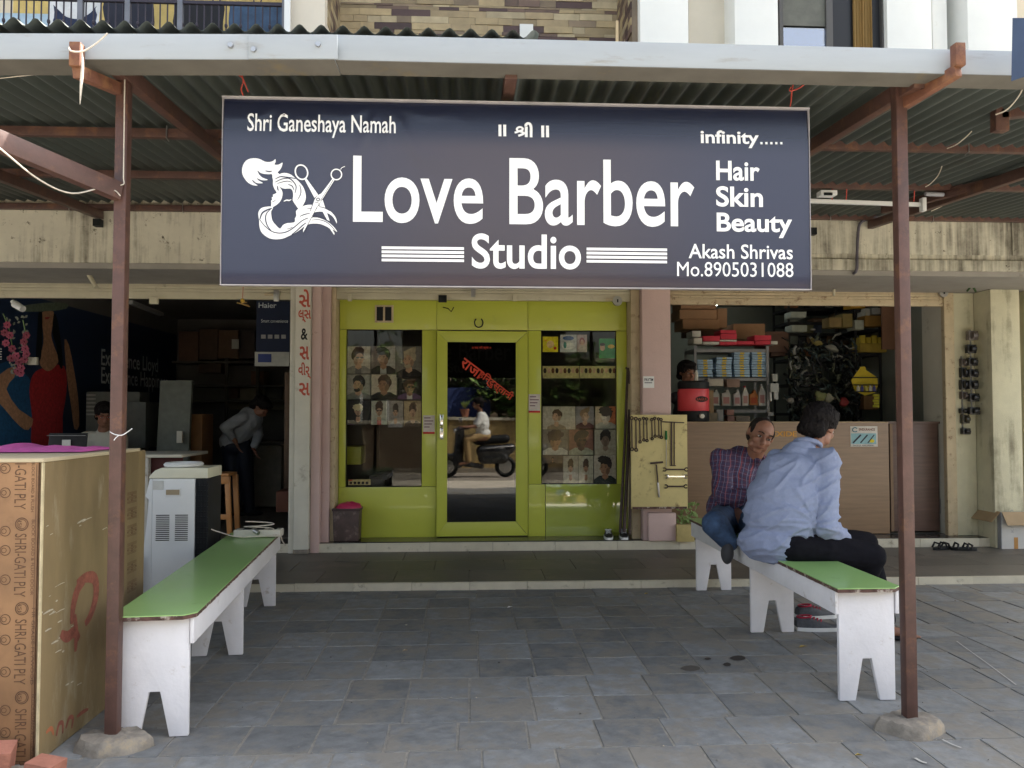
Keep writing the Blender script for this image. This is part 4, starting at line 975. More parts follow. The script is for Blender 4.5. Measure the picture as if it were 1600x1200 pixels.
# ---- hairstyle posters in the windows
SK = {'l': (.42,.27,.19), 'm': (.30,.17,.11), 'd': (.07,.04,.035)}
pcols = {}
def pc(c):
    if c not in pcols: pcols[c] = mat('print_%d' % len(pcols), tuple(min(.85, k*1.3) for k in c), rough=.5, var=.3, scale=30, spec=.2)
    return pcols[c]
pn = [0]
def portrait(label, px0, py0, px1, py1, bg_, hair, skin, shirt, face=0.0, glasses=False, beard=False, style=0, zoom=1.15, grp='hairstyle posters in the salon windows', Y=FY+.024, jacket=None, bg2=None, cx_=.5):
    a = at(px0, py1, Y); c = at(px1, py0, Y); W_ = c.x-a.x; H_ = c.z-a.z; pn[0] += 1
    cols = []; bb = B()
    def use(col):
        m = pc(col)
        if m not in cols: cols.append(m)
        bb.m = cols.index(m)
    lay = [0]
    Fr = ((a.x, Y, a.z), (W_, 0, 0), (0, 0, H_)); S = min(W_, H_)
    def poly(pts):
        pts = [(max(0.004, min(.996, p[0])), max(0.004, min(.996, p[1]))) for p in pts]
        lay[0] += 1; o = B(); o.poly(pts, Fr); 
        for v in o.v: v.y = Y-.0003*lay[0]
        bb.add(o.v, o.f)
    ax = S/W_; ay = S/H_
    def ell(cx, cy, rx, ry, n=20, rot=0, jag=0, seed=0):
        r__ = random.Random(seed+pn[0]); P_ = []
        for i in range(n):
            t = 6.2832*i/n; q = 1+jag*r__.uniform(-1, 1); x = rx*q*math.cos(t); y = ry*q*math.sin(t)
            P_.append((cx+(x*math.cos(rot)-y*math.sin(rot))*ax, cy+(x*math.sin(rot)+y*math.cos(rot))*ay))
        poly(P_)
    use(bg_); poly([(0, 0), (1, 0), (1, 1), (0, 1)])
    if bg2: use(bg2); poly([(0, 0), (.45, 0), (.38, 1), (0, 1)])
    z = zoom; cx = cx_; cy = .56; f = face
    use(jacket or shirt); poly([(cx-.5*z*ax, 0), (cx-.46*z*ax, .14*z), (cx-.22*z*ax, .25*z), (cx+.22*z*ax, .25*z), (cx+.46*z*ax, .14*z), (cx+.5*z*ax, 0)])
    if jacket: use(shirt); poly([(cx-.13*ax, 0), (cx-.12*ax, .26*z), (cx+.12*ax, .26*z), (cx+.13*ax, 0)])
    use(skin); poly([(cx-.10*z*ax, .34), (cx-.12*z*ax, .2*z), (cx, .13*z), (cx+.12*z*ax, .2*z), (cx+.10*z*ax, .34)])
    use(hair); ell(cx-f*.05, cy+.10*z, .215*z, .23*z, 26, 0, .05, 1)
    use(skin); ell(cx+f*.035, cy-.02*z, .155*z, .215*z, 22, -f*.12)
    if f: poly([(cx+f*.17*z*ax, cy+.03), (cx+f*.235*z*ax, cy-.045), (cx+f*.16*z*ax, cy-.06)])
    ell(cx-f*.14*z-(.16*z if not f else 0), cy-.01, .03, .05, 10)
    use(tuple(k*.62 for k in skin)); ell(cx-f*.10*z, cy-.09*z, .075*z, .13*z, 16, .2*f)
    use(hair)
    if style == 0: poly([(cx-.19*z*ax, cy+.05), (cx-.215*z*ax, cy+.22*z), (cx-.10*z*ax, cy+.36*z), (cx+.10*z*ax, cy+.38*z), (cx+.21*z*ax, cy+.27*z), (cx+.18*z*ax, cy+.08), (cx+.12*z*ax, cy+.16*z), (cx-.11*z*ax, cy+.17*z)])
    elif style == 1: ell(cx+f*.03, cy+.23*z, .24*z, .15*z, 30, .1*f, .12, 4)
    elif style == 2: poly([(cx-.17*z*ax, cy+.04), (cx-.20*z*ax, cy+.24*z), (cx, cy+.32*z), (cx+.24*z*ax, cy+.42*z), (cx+.23*z*ax, cy+.22*z), (cx+.15*z*ax, cy+.14*z), (cx-.08*z*ax, cy+.15*z)])
    else: ell(cx, cy+.20*z, .27*z, .20*z, 34, 0, .16, 9)
    if beard: ell(cx+f*.05*z, cy-.165*z, .115*z, .085*z, 16); use(skin); ell(cx+f*.07*z, cy-.105*z, .06*z, .022*z, 10); use((.25,.1,.08))
    else: use(tuple(k*.55 for k in skin))
    ell(cx+f*.07*z, cy-.125*z, .045*z, .012*z, 10)
    if glasses: use((.012,.012,.014)); [ell(cx+f*.05*z+q*.075*z, cy+.02*z, .062*z, .038*z, 12) for q in (-1, 1)]; ell(cx+f*.05*z, cy+.03*z, .12*z, .009, 8)
    else:
        use((.02,.014,.012))
        for q in (-1, 1): ell(cx+f*.06*z+q*.07*z, cy+.055*z, .045*z, .010*z, 8); ell(cx+f*.06*z+q*.07*z, cy+.015*z, .022*z, .012*z, 8)
    return single('hairstyle_poster', label, 'poster', bb, cols, loc=(a.x+W_/2, Y, a.z), group=grp)
G1 = (.42,.39,.34); G2 = (.16,.15,.14); BK = (.025,.022,.022); BR = (.07,.04,.025); BL = (.35,.30,.22)
portrait('poster of a man in dark glasses and grey jacket, top left of the left window', 541, 541, 579, 584, G1, BR, SK['l'], (.10,.10,.10), 1, True, jacket=(.22,.21,.2))
portrait('poster of a man with tousled hair looking left, top middle of the left window', 580, 541, 618, 584, (.33,.31,.30), BK, SK['m'], (.35,.36,.35), -1, style=1, jacket=BK, bg2=(.2,.17,.16))
portrait('poster of a bearded fair-haired man looking down, top right of the left window', 619, 541, 659, 590, G2, BL, SK['l'], BK, -1, beard=True, style=2, zoom=1.1)
portrait('poster of a man with a smooth dark cap of hair, second row left', 541, 585, 579, 624, (.30,.29,.27), BK, SK['l'], (.16,.16,.16), -1, beard=True, zoom=1.1)
portrait('poster of a man in profile with slicked dark hair, second row middle', 580, 585, 620, 624, (.46,.41,.35), BR, SK['m'], BK, -1, zoom=1.15)
portrait('poster of a man in glasses and purple jacket, second row right', 621, 591, 659, 624, BK, BR, SK['m'], (.5,.48,.45), 1, True, style=2, jacket=(.12,.07,.14))
portrait('dark poster of a bright-haired person in black, third row left', 541, 626, 578, 664, (.02,.018,.018), (.5,.45,.3), SK['l'], BK, 0, style=3, zoom=.8)
portrait('poster of a man with glasses in a red shirt, third row of the left window', 580, 626, 605, 664, (.42,.42,.38), BR, SK['l'], (.38,.06,.07), 0, True, jacket=(.3,.33,.3))
portrait('poster of a man in sunglasses and printed T-shirt, third row', 606, 626, 630, 668, (.25,.24,.24), BK, SK['l'], (.3,.3,.34), 0, True, zoom=.9)
portrait('poster of a short-haired man on tan ground, third row right', 631, 626, 659, 668, (.36,.28,.18), BR, SK['l'], (.09,.07,.06), 0, zoom=1.0)
portrait('small poster of two men against grey, top left of the lower right window', 848, 635, 899, 671, G1, BR, SK['l'], (.22,.18,.13), -1, cx_=.42, zoom=.85)
portrait('poster of a man with swept light hair, top middle of the lower right window', 900, 635, 928, 670, (.22,.21,.23), (.2,.13,.08), SK['l'], (.07,.02,.03), 1, style=2, zoom=1.1)
portrait('poster of a man with long dark hair on orange, right window', 930, 635, 963, 670, (.42,.15,.07), BK, (.5,.45,.4), (.35,.36,.33), -1, style=3, bg2=(.5,.4,.3))
portrait('poster of a smiling man with big curly hair, middle left of the right window', 848, 671, 887, 711, G2, (.04,.03,.03), SK['m'], (.45,.45,.42), 1, style=3, zoom=1.15)
portrait('poster of a dark man in shiny sunglasses, centre of the right window', 889, 671, 927, 711, (.20,.10,.08), BK, SK['d'], (.28,.3,.24), 1, True, style=1, zoom=1.15)
portrait('poster of a man with a flat top and stubble, middle right of the right window', 929, 671, 963, 711, (.36,.35,.31), BK, (.22,.16,.13), (.35,.33,.28), 0, beard=False, zoom=1.15)
portrait('poster of the back of a dark head, bottom left of the right window', 848, 712, 879, 724, (.10,.08,.07), BK, SK['m'], BK, 0, zoom=.7)
portrait('poster showing a round black haircut, bottom row of the right window', 880, 712, 903, 757, (.32,.31,.27), BK, SK['m'], (.4,.38,.3), 0, zoom=.9)
portrait('poster showing a cropped brown haircut, bottom row of the right window', 904, 712, 927, 757, (.34,.33,.28), BR, SK['m'], (.4,.38,.3), 0, zoom=.9)
portrait('large poster of a man with a black quiff looking down left, bottom right', 928, 711, 963, 757, (.40,.37,.33), BK, SK['m'], (.02,.03,.03), -1, style=1, zoom=1.2)
def card(name, label, px0, py0, px1, py1, col, Y=FY+.024, blobs=(), group=None, cat='poster'):
    a = at(px0, py1, Y); c = at(px1, py0, Y); cols = [pc(col)]; bb = B().quad((a.x, Y, a.z), (c.x, Y, a.z), (c.x, Y, c.z), (a.x, Y, c.z))
    for k, (bx_, by_, rx, ry, cl) in enumerate(blobs):
        m = pc(cl)
        if m not in cols: cols.append(m)
        bb.m = cols.index(m)
        bb.add([(a.x+(c.x-a.x)*(bx_+rx*math.cos(t/10*6.283)), Y-.0004*(k+1), a.z+(c.z-a.z)*(by_+ry*math.sin(t/10*6.283))) for t in range(10)], [tuple(range(10))])
    return single(name, label, cat, bb, cols, loc=((a.x+c.x)/2, Y, a.z), group=group)
card('product_poster', 'yellow product poster in the top left of the right window', 848, 526, 872, 550, (.75,.55,.03), blobs=((.5,.5,.25,.25,(.6,.45,.25)), (.8,.25,.1,.1,(.5,.05,.03)), (.2,.75,.1,.06,(.6,.3,.03))))
card('product_poster', 'pale product poster with blue heading in the right window', 875, 523, 901, 550, (.45,.47,.5), blobs=((.5,.8,.35,.13,(.03,.07,.2)), (.5,.35,.4,.2,(.6,.62,.65)), (.3,.4,.1,.2,(.05,.2,.2))))
card('product_poster', 'pinkish poster of a woman in the right window', 902, 523, 917, 550, (.42,.34,.35), blobs=((.5,.62,.28,.22,(.30,.10,.12)), (.5,.55,.18,.18,(.5,.36,.3)), (.5,.2,.35,.2,(.45,.42,.4))))
card('product_poster', 'green product poster with a face in the right window', 936, 529, 963, 560, (.02,.22,.06), blobs=((.2,.55,.15,.18,(.45,.3,.22)), (.2,.7,.16,.08,(.02,.02,.02)), (.7,.6,.2,.1,(.6,.4,.05))))
strip_cols = ((.45,.32,.22), (.3,.2,.14), (.5,.42,.2), (.42,.4,.2))
card('style_chart', 'long strip of small faces, a colour chart, across the right window', 848, 572, 905, 591, (.42,.38,.18), blobs=tuple((.06+.11*i, .62, .045, .22, ((.03,.02,.02), SK['l'], (.12,.05,.03))[i % 3]) for i in range(9)))
card('style_chart', 'second strip of small faces continuing the chart on the right', 906, 572, 963, 591, (.40,.37,.18), blobs=tuple((.06+.11*i, .62, .045, .22, (SK['l'], (.03,.02,.02), (.14,.06,.03))[i % 3]) for i in range(9)))
# inside the salon
M['sal_dark'] = mat('salon_dark_wall', (.05,.045,.04), rough=.7, var=.2, scale=3)
cbx = thing('green_cabinet', 'lime green wall cabinet inside the salon, low in the left window', 'cabinet', (PX(553, 720, 8.4), 8.4, .15))
part(cbx, 'carcass', B().box(PX(538, 720, 8.35), PX(564, 720, 8.35), 8.35, 8.7, PZ(726, 550, 8.35), PZ(698, 550, 8.35)), M['limef'], bevel=.004)
tb = thing('counter_shelf', 'black shelf top inside the salon behind the left window', 'shelf', (-.7, 8.5, .15))
part(tb, 'top', B().box(PX(579, 745, 8.3), PX(606, 745, 8.3), 8.2, 8.8, PZ(748, 590, 8.3), PZ(742, 590, 8.3)), M['dark'])
part(tb, 'side', B().box(PX(579, 745, 8.3), PX(602, 745, 8.3), 8.24, 8.7, .151, PZ(749, 590, 8.3)), M['sal_dark'])
card('instruction_label', 'cream label strip with black icons at the bottom left of the left window', 544, 749, 579, 758, (.5,.42,.22), blobs=tuple((.12+.18*i, .38, .07, .26, (.03,.02,.02)) for i in range(5))+((.1,.86,.1,.12,(.6,.05,.03)),), cat='label')
# mats of the threshold
single('door_sill', 'polished dark stone sill along the salon front', 'sill', B().box(-1.29, 1.58, 7.712, 7.99, .1465, .152), M['granite'])
# ================================================================ BENCHES
def bench(label, ox, oy, rz, gap, H_, name='bench', W_=.315, seat_w=.345):
    """local frame: x across, y along the bench away from the near end"""
    t = thing(name, label, 'bench', (ox, oy, 0), rz, group='green topped white benches')
    L_ = gap*2+.16; hw = seat_w/2; c = .045
    z1 = H_
    outline = [(-hw, -.06), (hw-c, -.06), (hw, -.06+c), (hw, L_-.06), (-hw, L_-.06)]
    part(t, 'seat', B().poly(outline, ((0, 0, z1-.003), (1,0,0), (0,1,0)), 0, -.004), M['benchtop'], world=False)
    ol2 = [(p[0]*.992, p[1]*.998) for p in outline]; e = B(); n = len(ol2)
    # ragged chipped plywood core under the laminate
    pts = []
    for i in range(n):
        a = Vector(ol2[i]); b_ = Vector(ol2[(i+1) % n]); m = max(2, int((b_-a).length/.02))
        for k in range(m): 
            q = a+(b_-a)*k/m; pts.append((q.x+rnd.uniform(-.0025, .0015), q.y+rnd.uniform(-.0025, .0015)))
    e.poly(pts, ((0, 0, z1-.0075), (1,0,0), (0,1,0)), 0, -.016)
    part(t, 'seat_board', e, M['chip'], world=False)
    for k in range(3):
        y = k*gap+.0; hwl = W_/2; zt = z1-.024
        o = [(-hwl+.003, .0), (-hwl*.42, 0), (-hwl*.16, H_*.36), (hwl*.16, H_*.36), (hwl*.44, 0), (hwl-.003, 0), (hwl-.003, zt), (-hwl+.003, zt)]
        lg_ = part(t, 'leg_board', B().poly(o, ((0, y, .004), (1,0,0), (0,0,1)), .012, -.012), M['wpaint'], world=False, bevel=.002)
    for s in (-1, 1):
        x0 = s*(hwl+.001); x1 = s*(hwl+.017)
        part(t, 'side_rail', B().box(min(x0, x1), max(x0, x1), -.02, L_-.10, z1-.135, z1-.0245), M['wpaint'], world=False, bevel=.002)
    return t
bL = bench('long white bench with green laminate top in front of the left shop', -1.338, 3.53, R(4.6), 1.155, .53, W_=.285)
bR = bench('long white bench with green top where the two men sit', 1.905, 3.80, R(.3), 1.19, .55, W_=.28, seat_w=.325)

# ================================================================ PLYWOOD BOX WITH CLOTH
box = thing('plywood_box', 'big plywood box with ply brand wrapping behind the left canopy post', 'box', (-2.5, 3.8, 0))
BX = -1.692; BY = 3.28; BH = 1.195
part(box, 'side_panel', B().box(BX-.018, BX, BY+.008, 4.20, .004, BH-.012), M['ply'], bevel=.002, label='olive brown side with a red scrawl')
part(box, 'front_panel', B().box(-3.4, BX-.019, BY, BY+.018, .004, BH-.012), M['ply_tan'], bevel=.002)
part(box, 'lid', B().box(-3.4, BX+.004, BY-.004, 4.204, BH-.0115, BH+.004), mat('pale_ply_lid', (.45,.38,.25), rough=.6, var=.12, scale=3), bevel=.002)
part(box, 'back_panel', B().box(-3.4, BX-.019, 4.33, 4.20, .004, BH-.012), M['ply'])
part(box, 'corner_strip', B().box(BX-.004, BX+.003, BY-.006, BY+.006, .004, BH-.013), mat('raw_wood_edge', (.50,.42,.26), rough=.8, var=.2, scale=20))
inkb = mat('brown_print_ink', (.11,.055,.027), rough=.7, var=.4, scale=50)
def vtext(s, pxc, py0, py1, wpx, bold=.0, Y=BY-.0012):
    """lettering that reads downward on the front of the box"""
    a = at(pxc-wpx/2, py0, Y); r = Vector((0, 0, at(pxc, py1, Y).z-at(pxc, py0, Y).z)); u = Vector((wpx*Y/FPX, 0, 0))
    bb = B(); text_b(bb, s, a, r, u, 0, bold)
    bb.v = [Vector((v.x, Y, v.z)) for v in bb.v]; return part(box, 'lettering', bb, inkb)
for s, y0, y1 in (('I-GATI PLY', 724, 796), ('SHRI-GATI PLY', 834, 933), ('SHRI-GATI PLY', 968, 1070), ('SHRI-GATI PLY', 1108, 1215)):
    vtext(s, 32, y0, y1, 17)
for s, y0, y1 in (('BLOCK BOARD & FLUSH', 722, 800), ('BLOCK BOARD & FLUSH DOOR', 812, 930), ('MR GRADE PLYWOOD', 950, 1070), ('BLOCK BOARD & FLUSH DOOR', 1085, 1200)):
    vtext(s, 52, y0, y1, 4.5)
def ringF(px, py, rp, wd=1.5, Y=BY-.0014):
    c = at(px, py, Y); bb = B(); r = rp*Y/FPX; w_ = wd*Y/FPX; n = 24; v_ = []
    for i in range(n):
        a = 6.2832*i/n; v_ += [(c.x+r*math.cos(a), Y, c.z+r*math.sin(a)), (c.x+(r-w_)*math.cos(a), Y, c.z+(r-w_)*math.sin(a))]
    bb.add(v_, [(2*i, 2*i+1, (2*i+3) % (2*n), (2*i+2) % (2*n)) for i in range(n)]); part(box, 'ring_mark', bb, inkb)
for py in (819, 951, 1090):
    ringF(34, py, 10); ringF(34, py, 7.5, 1); vtext('ISI', 31, py-5, py+5, 5)
for i, py in enumerate((732, 770, 830, 860, 906, 968, 1000, 1050, 1110, 1145)):
    ringF(8, py, 8, 1.3); ringF(6, py, 4, 1)
for px in (57.5, 60.5, 63, 65): 
    a = at(px, 720, BY-.0016); part(box, 'stripe', B().quad((a.x-.0012, BY-.0016, .01), (a.x+.0012, BY-.0016, .01), (a.x+.0012, BY-.0016, BH-.02), (a.x-.0012, BY-.0016, BH-.02)), inkb)
def side_stroke(pts, wpx, m, nm='scrawl', d=.0012):
    P3 = [atx(px, py, BX+d) for px, py in pts]; P2 = [(p.y, p.z) for p in P3]
    out = stroke2(P2, wpx, 5, True); n = len(out)//2; bb = B()
    bb.add([(BX+d, a, c) for a, c in out], [(i, i+1, 2*n-2-i, 2*n-1-i) for i in range(n-1)]); return part(box, nm, bb, m)
redink = mat('red_marker', (.22,.07,.045), rough=.8, var=.35, scale=40); chalk = mat('white_scuff', (.40,.36,.27), rough=.9, var=.35, scale=60)
side_stroke([(120,912),(135,902),(148,905),(150,930),(142,960),(133,975)], .055, redink)
side_stroke([(132,908),(122,920),(115,945),(112,975)], .05, redink, d=.0016)
side_stroke([(95,990),(105,995),(116,988),(124,998)], .05, redink, d=.002)
side_stroke([(117,960),(119,990),(118,1018)], .035, redink, d=.0024)
for k, (pts) in enumerate((((72,1145),(80,1138),(84,1148)), ((88,1150),(92,1132),(98,1130),(98,1146)), ((103,1138),(108,1122),(114,1122),(112,1138)), ((120,1120),(130,1112),(138,1108)))):
    side_stroke(pts, .018, mat('faint_red_marker%d' % k, (.36,.12,.05), rough=.8) if k == 0 else redink, d=.0012+.0003*k)
rs3 = random.Random(5)
for (x_, y_, n_, sp_) in ((118, 812, 6, 12), (78, 970, 12, 18), (100, 985, 6, 14), (165, 826, 4, 5), (80, 930, 6, 14), (110, 1060, 7, 12), (90, 1010, 6, 12), (75, 828, 5, 8)):
    for k in range(max(2, n_//2)):
        px = x_+rs3.uniform(-sp_, sp_); py = y_+rs3.uniform(-sp_, sp_); l = rs3.uniform(3, 16)
        side_stroke([(px, py), (px+l*.6, py-l*.35), (px+l, py-l*.5)], rs3.uniform(.003, .008), chalk, 'scuff', .0008+.00008*k)
bc = B()
for k in range(46):
    y = 830-k*4.2
# stamped lettering on the far strip of the side
for k, py in enumerate((770, 795, 822, 850, 880, 910)):
    p0 = atx(199, py, BX+.001); bb = B(); text_b(bb, 'IIIHIEHII', (BX+.001, p0.y, p0.z), (0, 0, -.055), (0, .11, 0)); bb.v = [Vector((BX+.0012, v.y, v.z)) for v in bb.v]
    part(box, 'lettering', bb, inkb)
# pink cloth thrown over the box
bb = B(); n = 40; k = 8; vs_ = []
for i in range(n+1):
    px = -10+i*4.6; x = at(px, 700, 4.0).x
    for j in range(k+1):
        t = j/k; y = 3.70+.42*t+.02*noise.noise(Vector((px*.03, t*2, 1)))
        h = .006+.016*math.sin(math.pi*t)*(1+1.1*noise.noise(Vector((px*.045, t*2.5, 3))))+.018*math.exp(-((px-50)/16)**2)*math.sin(math.pi*min(1, t*1.1))+.008*math.exp(-((px-78)/8)**2)
        if i == n or j in (0, k) or i == 0: h = .006
        vs_.append((x, y, BH+.003+max(.003, h)))
bb.add(vs_, [(i*(k+1)+j, (i+1)*(k+1)+j, (i+1)*(k+1)+j+1, i*(k+1)+j+1) for i in range(n) for j in range(k)])
single('pink_cloth', 'bright pink cloth crumpled along the top of the plywood box', 'cloth', bb, mat('pink_cotton', (.50,.09,.30), rough=.9, var=.15, scale=20, bump=.3, bscale=300), smooth=80)
# bricks in the bottom left corner
def rock_brick(name, label, c, sz, rot, seed, m, cat):
    b0 = B(); nx_, ny_, nz_ = 6, 4, 4; rs_ = random.Random(seed)
    bm = bmesh.new(); bmesh.ops.create_cube(bm, size=1.0); bmesh.ops.subdivide_edges(bm, edges=bm.edges[:], cuts=5, use_grid_fill=True)
    E_ = Euler(rot).to_matrix(); vv = []
    for v in bm.verts:
        p = Vector((v.co.x*sz[0], v.co.y*sz[1], v.co.z*sz[2])); q = v.co.normalized()
        rnd_ = .84+.16*(1-abs(max(abs(v.co.x), abs(v.co.y), abs(v.co.z))-.5)) if (abs(v.co.x) > .42)+(abs(v.co.y) > .42)+(abs(v.co.z) > .42) >= 2 else 1
        p *= (.93 if rnd_ != 1 else 1); p += q*.006*noise.noise(v.co*6+Vector((seed, 0, 0)))
        vv.append(Vector(c)+E_ @ p)
    fs = [[v.index for v in f.verts] for f in bm.faces]; bm.free(); b0.add(vv, fs)
    return single(name, label, cat, b0, m, smooth=35)
rock_brick('brick', 'broken orange brick in the bottom left corner below the plywood box', (-1.83, 3.19, .06), (.17, .11, .10), (.1, .1, .3), 1, M['brick'], 'brick')
rock_brick('brick', 'small red brick piece beside the left post footing', (-1.60, 3.16, .035), (.11, .09, .065), (0, .1, -.2), 2, M['brick'], 'brick')
rock_brick('concrete_lump', 'flat grey concrete lump between the two brick pieces', (-1.715, 3.165, .01), (.13, .10, .035), (0, 0, .1), 3, M['concrete'], 'concrete')

# ================================================================ WATER DISPENSER
wd = thing('water_dispenser', 'white water dispenser with black back standing between box and left bench', 'water dispenser', (-1.98, 5.6, 0))
Yd = 5.5
def wx(px): return at(px, 800, Yd).x
def wz(py): return at(270, py, Yd).z
xa, xb_ = wx(234), wx(304); zt_, zb_ = wz(748), .10
sh = [(xa+.012, zb_), (xb_, zb_), (xb_, zt_), (xa+.012, zt_)]
part(wd, 'body', B().box(xa+.015, xb_, Yd, Yd+.30, zb_, zt_), M['white'], bevel=.006)
fpro = [(xa-.035, zb_), (xa+.014, zb_), (xa+.014, zt_), (xa-.005, zt_), (xa-.028, zt_-.10), (xa-.035, zt_-.115), (xa-.012, zt_-.14), (xa-.022, zt_-.30), (xa-.045, zt_-.5)]
part(wd, 'front_fascia', B().poly(fpro, ((0, Yd+.005, 0), (1,0,0), (0,0,1)), 0, -.29), M['white'], bevel=.004)
tp = [(xa-.01, zt_+.001), (xb_+.002, zt_+.001), (xb_+.002, wz(738)+.03), (xa+.06, wz(738)+.03), (xa+.025, wz(741)+.018), (xa, zt_+.03)]
part(wd, 'top_cover', B().poly([(xa-.012, zt_+.002), (xb_+.085, zt_+.002), (xb_+.085, zt_+.072), (xa+.07, zt_+.072), (xa+.03, zt_+.055), (xa, zt_+.025)], ((0, Yd-.004, 0), (1,0,0), (0,0,1)), 0, -.305), mat('ivory_plastic', (.66,.64,.50), rough=.4, var=.05, scale=5), bevel=.006)
part(wd, 'bottle_ring', B().lathe([(.085, 0), (.125, .004), (.13, .018), (.118, .03), (.085, .03), (.08, .015)], ((xa+xb_)/2+.02, Yd+.15, zt_+.072), 28), M['white'], smooth=40)
part(wd, 'back_panel', B().box(xb_+.001, xb_+.085, Yd+.012, Yd+.29, zb_+.02, zt_), M['dark'], bevel=.003)
bb = B()
for k in range(22): bb.box(xb_+.006, xb_+.082, Yd+.004, Yd+.011, zb_+.05+k*.035, zb_+.056+k*.035)
for k in range(4): bb.box(xb_+.012+k*.021, xb_+.016+k*.021, Yd+.000, Yd+.0035, zb_+.04, zt_-.01)
part(wd, 'condenser_grid', bb, M['black'])
hd = part(wd, 'side_grip', B().box(wx(258), wx(282), Yd-.006, Yd-.001, wz(775), wz(763)), M['white'], bevel=.002)
part(wd, 'grip_slot', B().box(wx(259.5), wx(280.5), Yd-.0085, Yd-.0065, wz(773), wz(765)), mat('grip_shadow', (.30,.24,.15), rough=.6))
part(wd, 'rating_label', B().box(wx(238), wx(255), Yd-.003, Yd-.001, wz(765), wz(751)), fm((.55,.55,.52)))
for (p0, p1) in ((244, 265), (274, 294)):
    for k in range(14):
        z = wz(805+k*3.0); part(wd, 'vent_slot', B().box(wx(p0), wx(p1), Yd-.003, Yd-.0012, z-.0028, z+.0028), M['dark'])
bb = B(); ns = fm((.02,.04,.12))
for x in (xa-.05, xb_+.05):
    for y in (Yd-.01, Yd+.31): bb.box(x-.01, x+.01, y-.01, y+.01, 0, .42)
bb.box(xa-.06, xb_+.06, Yd-.018, Yd-.002, .085, .099); bb.box(xa-.06, xb_+.06, Yd+.302, Yd+.318, .085, .099)
part(wd, 'blue_stand', bb, ns)
# extension board with its cable on the far end of the left bench
eb_ = thing('extension_board', 'grey extension board with coiled cable on the far end of the left bench', 'extension board', at(400, 825, 5.72))
c = at(403, 829, 5.62); zb = .53
part(eb_, 'case', B().box(at(366, 829, 5.6).x, at(439, 829, 5.6).x, 5.58, 5.68, zb+.001, zb+.05), M['white_wall'], bevel=.005)
for px in (378, 398, 418): part(eb_, 'socket', B().box(at(px, 829, 5.58).x, at(px+12, 829, 5.58).x, 5.60, 5.66, zb+.0505, zb+.054), M['dark'])
part(eb_, 'plug', B().cone(at(398, 829, 5.55), at(404, 833, 5.53), .018, .014, 10), M['steel'], smooth=40)
cab = [at(330, 827, 5.5), at(345, 832, 5.5), at(372, 839, 5.45), at(410, 838, 5.5), at(436, 836, 5.55), at(441, 845, 5.6), at(446, 853, 5.7)]
for q in cab[2:5]: q.z = max(q.z, zb+.006)
part(eb_, 'cable', B().tube(smooth_pts(cab, 5, False), .004, 6), M['rope'], smooth=60)
lp = [Vector((c.x+.02+.10*math.cos(a*.7), 5.57+.035*math.sin(a*.7), zb+.056+.004*a)) for a in range(14)]
part(eb_, 'cable', B().tube(smooth_pts(lp, 3, False), .004, 6), M['rope'], smooth=60)

# ================================================================ LITTER, MARKS ON THE PAVING
def leaf(name, label, px, py, L_, m, rz):
    g = gr(px, py, .006); bb = B(); d = Vector((math.cos(rz), math.sin(rz), 0)); s = Vector((-d.y, d.x, 0))
    bb.add([g-d*L_/2, g-d*L_*.1+s*L_*.25+Vector((0,0,.008)), g+d*L_/2+Vector((0,0,.004)), g-d*L_*.05-s*L_*.25+Vector((0,0,.012)), g+Vector((0,0,.002))], [(0,4,1), (1,4,2), (2,4,3), (3,4,0)])
    single(name, label, 'leaf' if 'leaf' in name else 'litter', bb, m)
ylf = mat('dry_leaf', (.42,.30,.08), rough=.8, var=.3, scale=40); gum = mat('dark_stain', (.03,.025,.022), rough=.7)
leaf('dry_leaf', 'yellow curled leaf on the paving behind the right bench front leg', 1255, 1011, .06, ylf, .2)
leaf('dry_leaf', 'small tan leaf on the paving left of the right post footing', 1342, 1181, .035, ylf, -.3)
leaf('paper_scrap', 'white crumpled scrap on the paving in front of the shop door', 797, 949, .05, M['white'], .5)
leaf('paper_scrap', 'small brown and white scrap left of centre on the paving', 633, 1017, .035, fm((.5,.4,.3)), .3)
leaf('dry_leaf', 'tiny dry leaf lying near the white edging behind the right bench', 1010, 928, .04, ylf, .3)
for px, py, rx, ry, lab in ((1153, 1028, 12, 4, 'largest dark stain on the paving left of the right bench'), (1079, 1044, 15, 4.5, 'faint round stain leftmost of the dark spots near the right bench'), (1106, 1029, 5, 1.8, 'tiny dark spot between the two larger stains on the paving'), (1136, 1038, 6, 3, 'small slanted dark spot below the largest stain')):
    bb = B(); bb.add([gr(px+rx*math.cos(i/12*6.283)*(1+.1*math.sin(i*2.3)), py+ry*math.sin(i/12*6.283), .0042) for i in range(12)], [tuple(range(11, -1, -1))])
    single('stain', lab, 'stain', bb, gum if rx != 15 else mat('brown_stain', (.075,.065,.055), rough=.8), group='dark spots on the paving')
def chalk_line(label, pts, w_):
    bb = B(); P = [gr(px, py, .0045) for px, py in pts]
    for a, c in zip(P, P[1:]):
        s = (c-a).cross(Vector((0,0,1))).normalized()*w_/2
        bb.quad(a-s, a+s, c+s, c-s)
    single('chalk_mark', label, 'mark', bb, mat('chalk', (.42,.41,.38), rough=.9, var=.3, scale=80))
chalk_line('long thin white scratch on the paving at the far right', [(1495, 1002), (1520, 1020), (1545, 1038), (1588, 1070)], .006)
chalk_line('white chalk streak running from the right post footing', [(1472, 1155), (1488, 1163), (1502, 1168)], .008)
chalk_line('short white chalk smear at the bottom right', [(1430, 1184), (1440, 1190), (1448, 1192)], .012)

